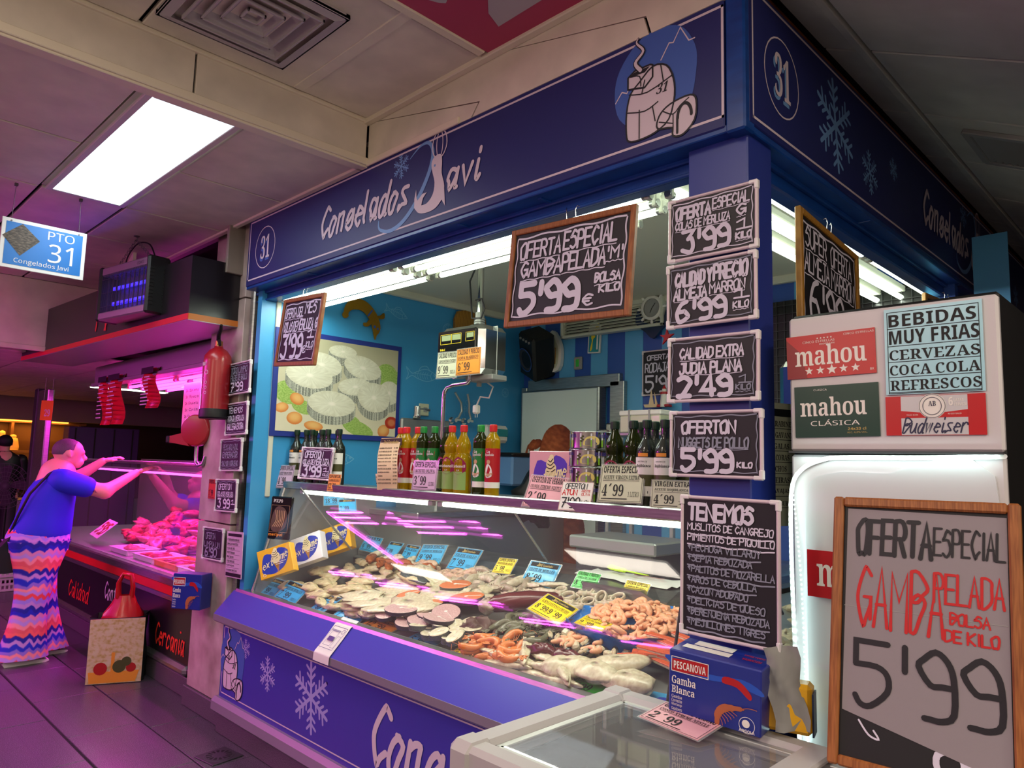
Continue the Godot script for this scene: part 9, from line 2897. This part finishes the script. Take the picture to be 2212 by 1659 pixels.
	obj("top", boxm(Vector3(-0.1, 1.15, 0), Vector3(0.4, 0.03, 3.0), 0.004), "steel", t)
	t = thing("person", "man in black seen from behind at the far shop's counter", "person", Vector3(-11.6, 0, -2.15), Vector3(0, 95, 0))
	var bd := nets([[Vector3(0, 1.4, 0), Vector3(0, 0.95, 0), 0.13, 0.14], [Vector3(-0.15, 1.38, 0), Vector3(0.15, 1.38, 0), 0.08, 0.08], [Vector3(-0.21, 1.36, 0), Vector3(-0.24, 1.08, 0), 0.06, 0.045], [Vector3(0.21, 1.36, 0), Vector3(0.24, 1.08, 0), 0.06, 0.045], [Vector3(-0.24, 1.08, 0), Vector3(-0.2, 0.95, -0.18), 0.045, 0.032], [Vector3(0.24, 1.08, 0), Vector3(0.2, 0.95, -0.18), 0.045, 0.032], [Vector3(-0.1, 0.9, 0), Vector3(-0.11, 0.08, 0), 0.11, 0.05], [Vector3(0.1, 0.9, 0), Vector3(0.11, 0.08, 0), 0.11, 0.05], [Vector3(-0.11, 0.05, 0.03), Vector3(-0.11, 0.05, -0.16), 0.045, 0.035], [Vector3(0.11, 0.05, 0.03), Vector3(0.11, 0.05, -0.16), 0.045, 0.035]], 0.02, 0.04)
	join(bd, nets(head_bones(Vector3(0, 1.6, -0.02)), 0.009, 0.02))
	for q in [-1, 1]: join(bd, nets(hand_bones(Vector3(0.2 * q, 0.95, -0.18), Vector3(0, 0, -1), Vector3.UP, -float(q)), 0.0055, 0.009))
	obj("body", bd, "skin", t)
	var sh := loft([[0.85, 0, 0, 0.19, 0.17], [1.0, 0, 0, 0.185, 0.165], [1.15, 0, 0, 0.19, 0.165], [1.3, 0, 0, 0.22, 0.15], [1.42, 0, 0, 0.22, 0.12], [1.47, 0, 0.0, 0.13, 0.1], [1.5, 0, 0.0, 0.085, 0.085]], 22, 0.01)
	join(sh, nets([[Vector3(-0.2, 1.38, 0), Vector3(-0.245, 1.1, 0), 0.085, 0.07], [Vector3(0.2, 1.38, 0), Vector3(0.245, 1.1, 0), 0.085, 0.07]], 0.018, 0.03))
	obj("shirt", sh, "black", t)
	var tr := loft([[0.03, -0.11, 0.01, 0.075, 0.09], [0.5, -0.105, 0, 0.09, 0.1], [0.88, -0.09, 0, 0.11, 0.15]], 14)
	join(tr, loft([[0.03, 0.11, 0.01, 0.075, 0.09], [0.5, 0.105, 0, 0.09, 0.1], [0.88, 0.09, 0, 0.11, 0.15]], 14))
	obj("trousers", tr, "grey_dark", t)
	b = Mb.new(); b.blob(Vector3(0, 1.63, 0.012), Vector3(0.088, 0.09, 0.096), 8, 14); obj("hair", b, "bag_black", t)
	# far ceiling strips
	for k in 2:
		s = thing("ceiling_light", ["long white strip light in the far ceiling left of the red sheets", "long white strip light in the far ceiling right of the red sheets"][k], "light", Vector3(-10.2 + 1.2 * k, 2.34, -3.2 - 0.6 * k))
		obj("diffuser", boxm(Vector3.ZERO, Vector3(0.15, 0.02, 0.9)), "tube_white", s)
		obj("rim", boxm(Vector3(0, 0.01, 0), Vector3(0.2, 0.02, 0.95)), "lamp_rim", s)
		lamp(s.position + Vector3(0, -0.02, 0), Vector3.DOWN, Vector2(0.15, 0.9), Color(1, 1, 0.95), 0.2, Vector3.FORWARD)
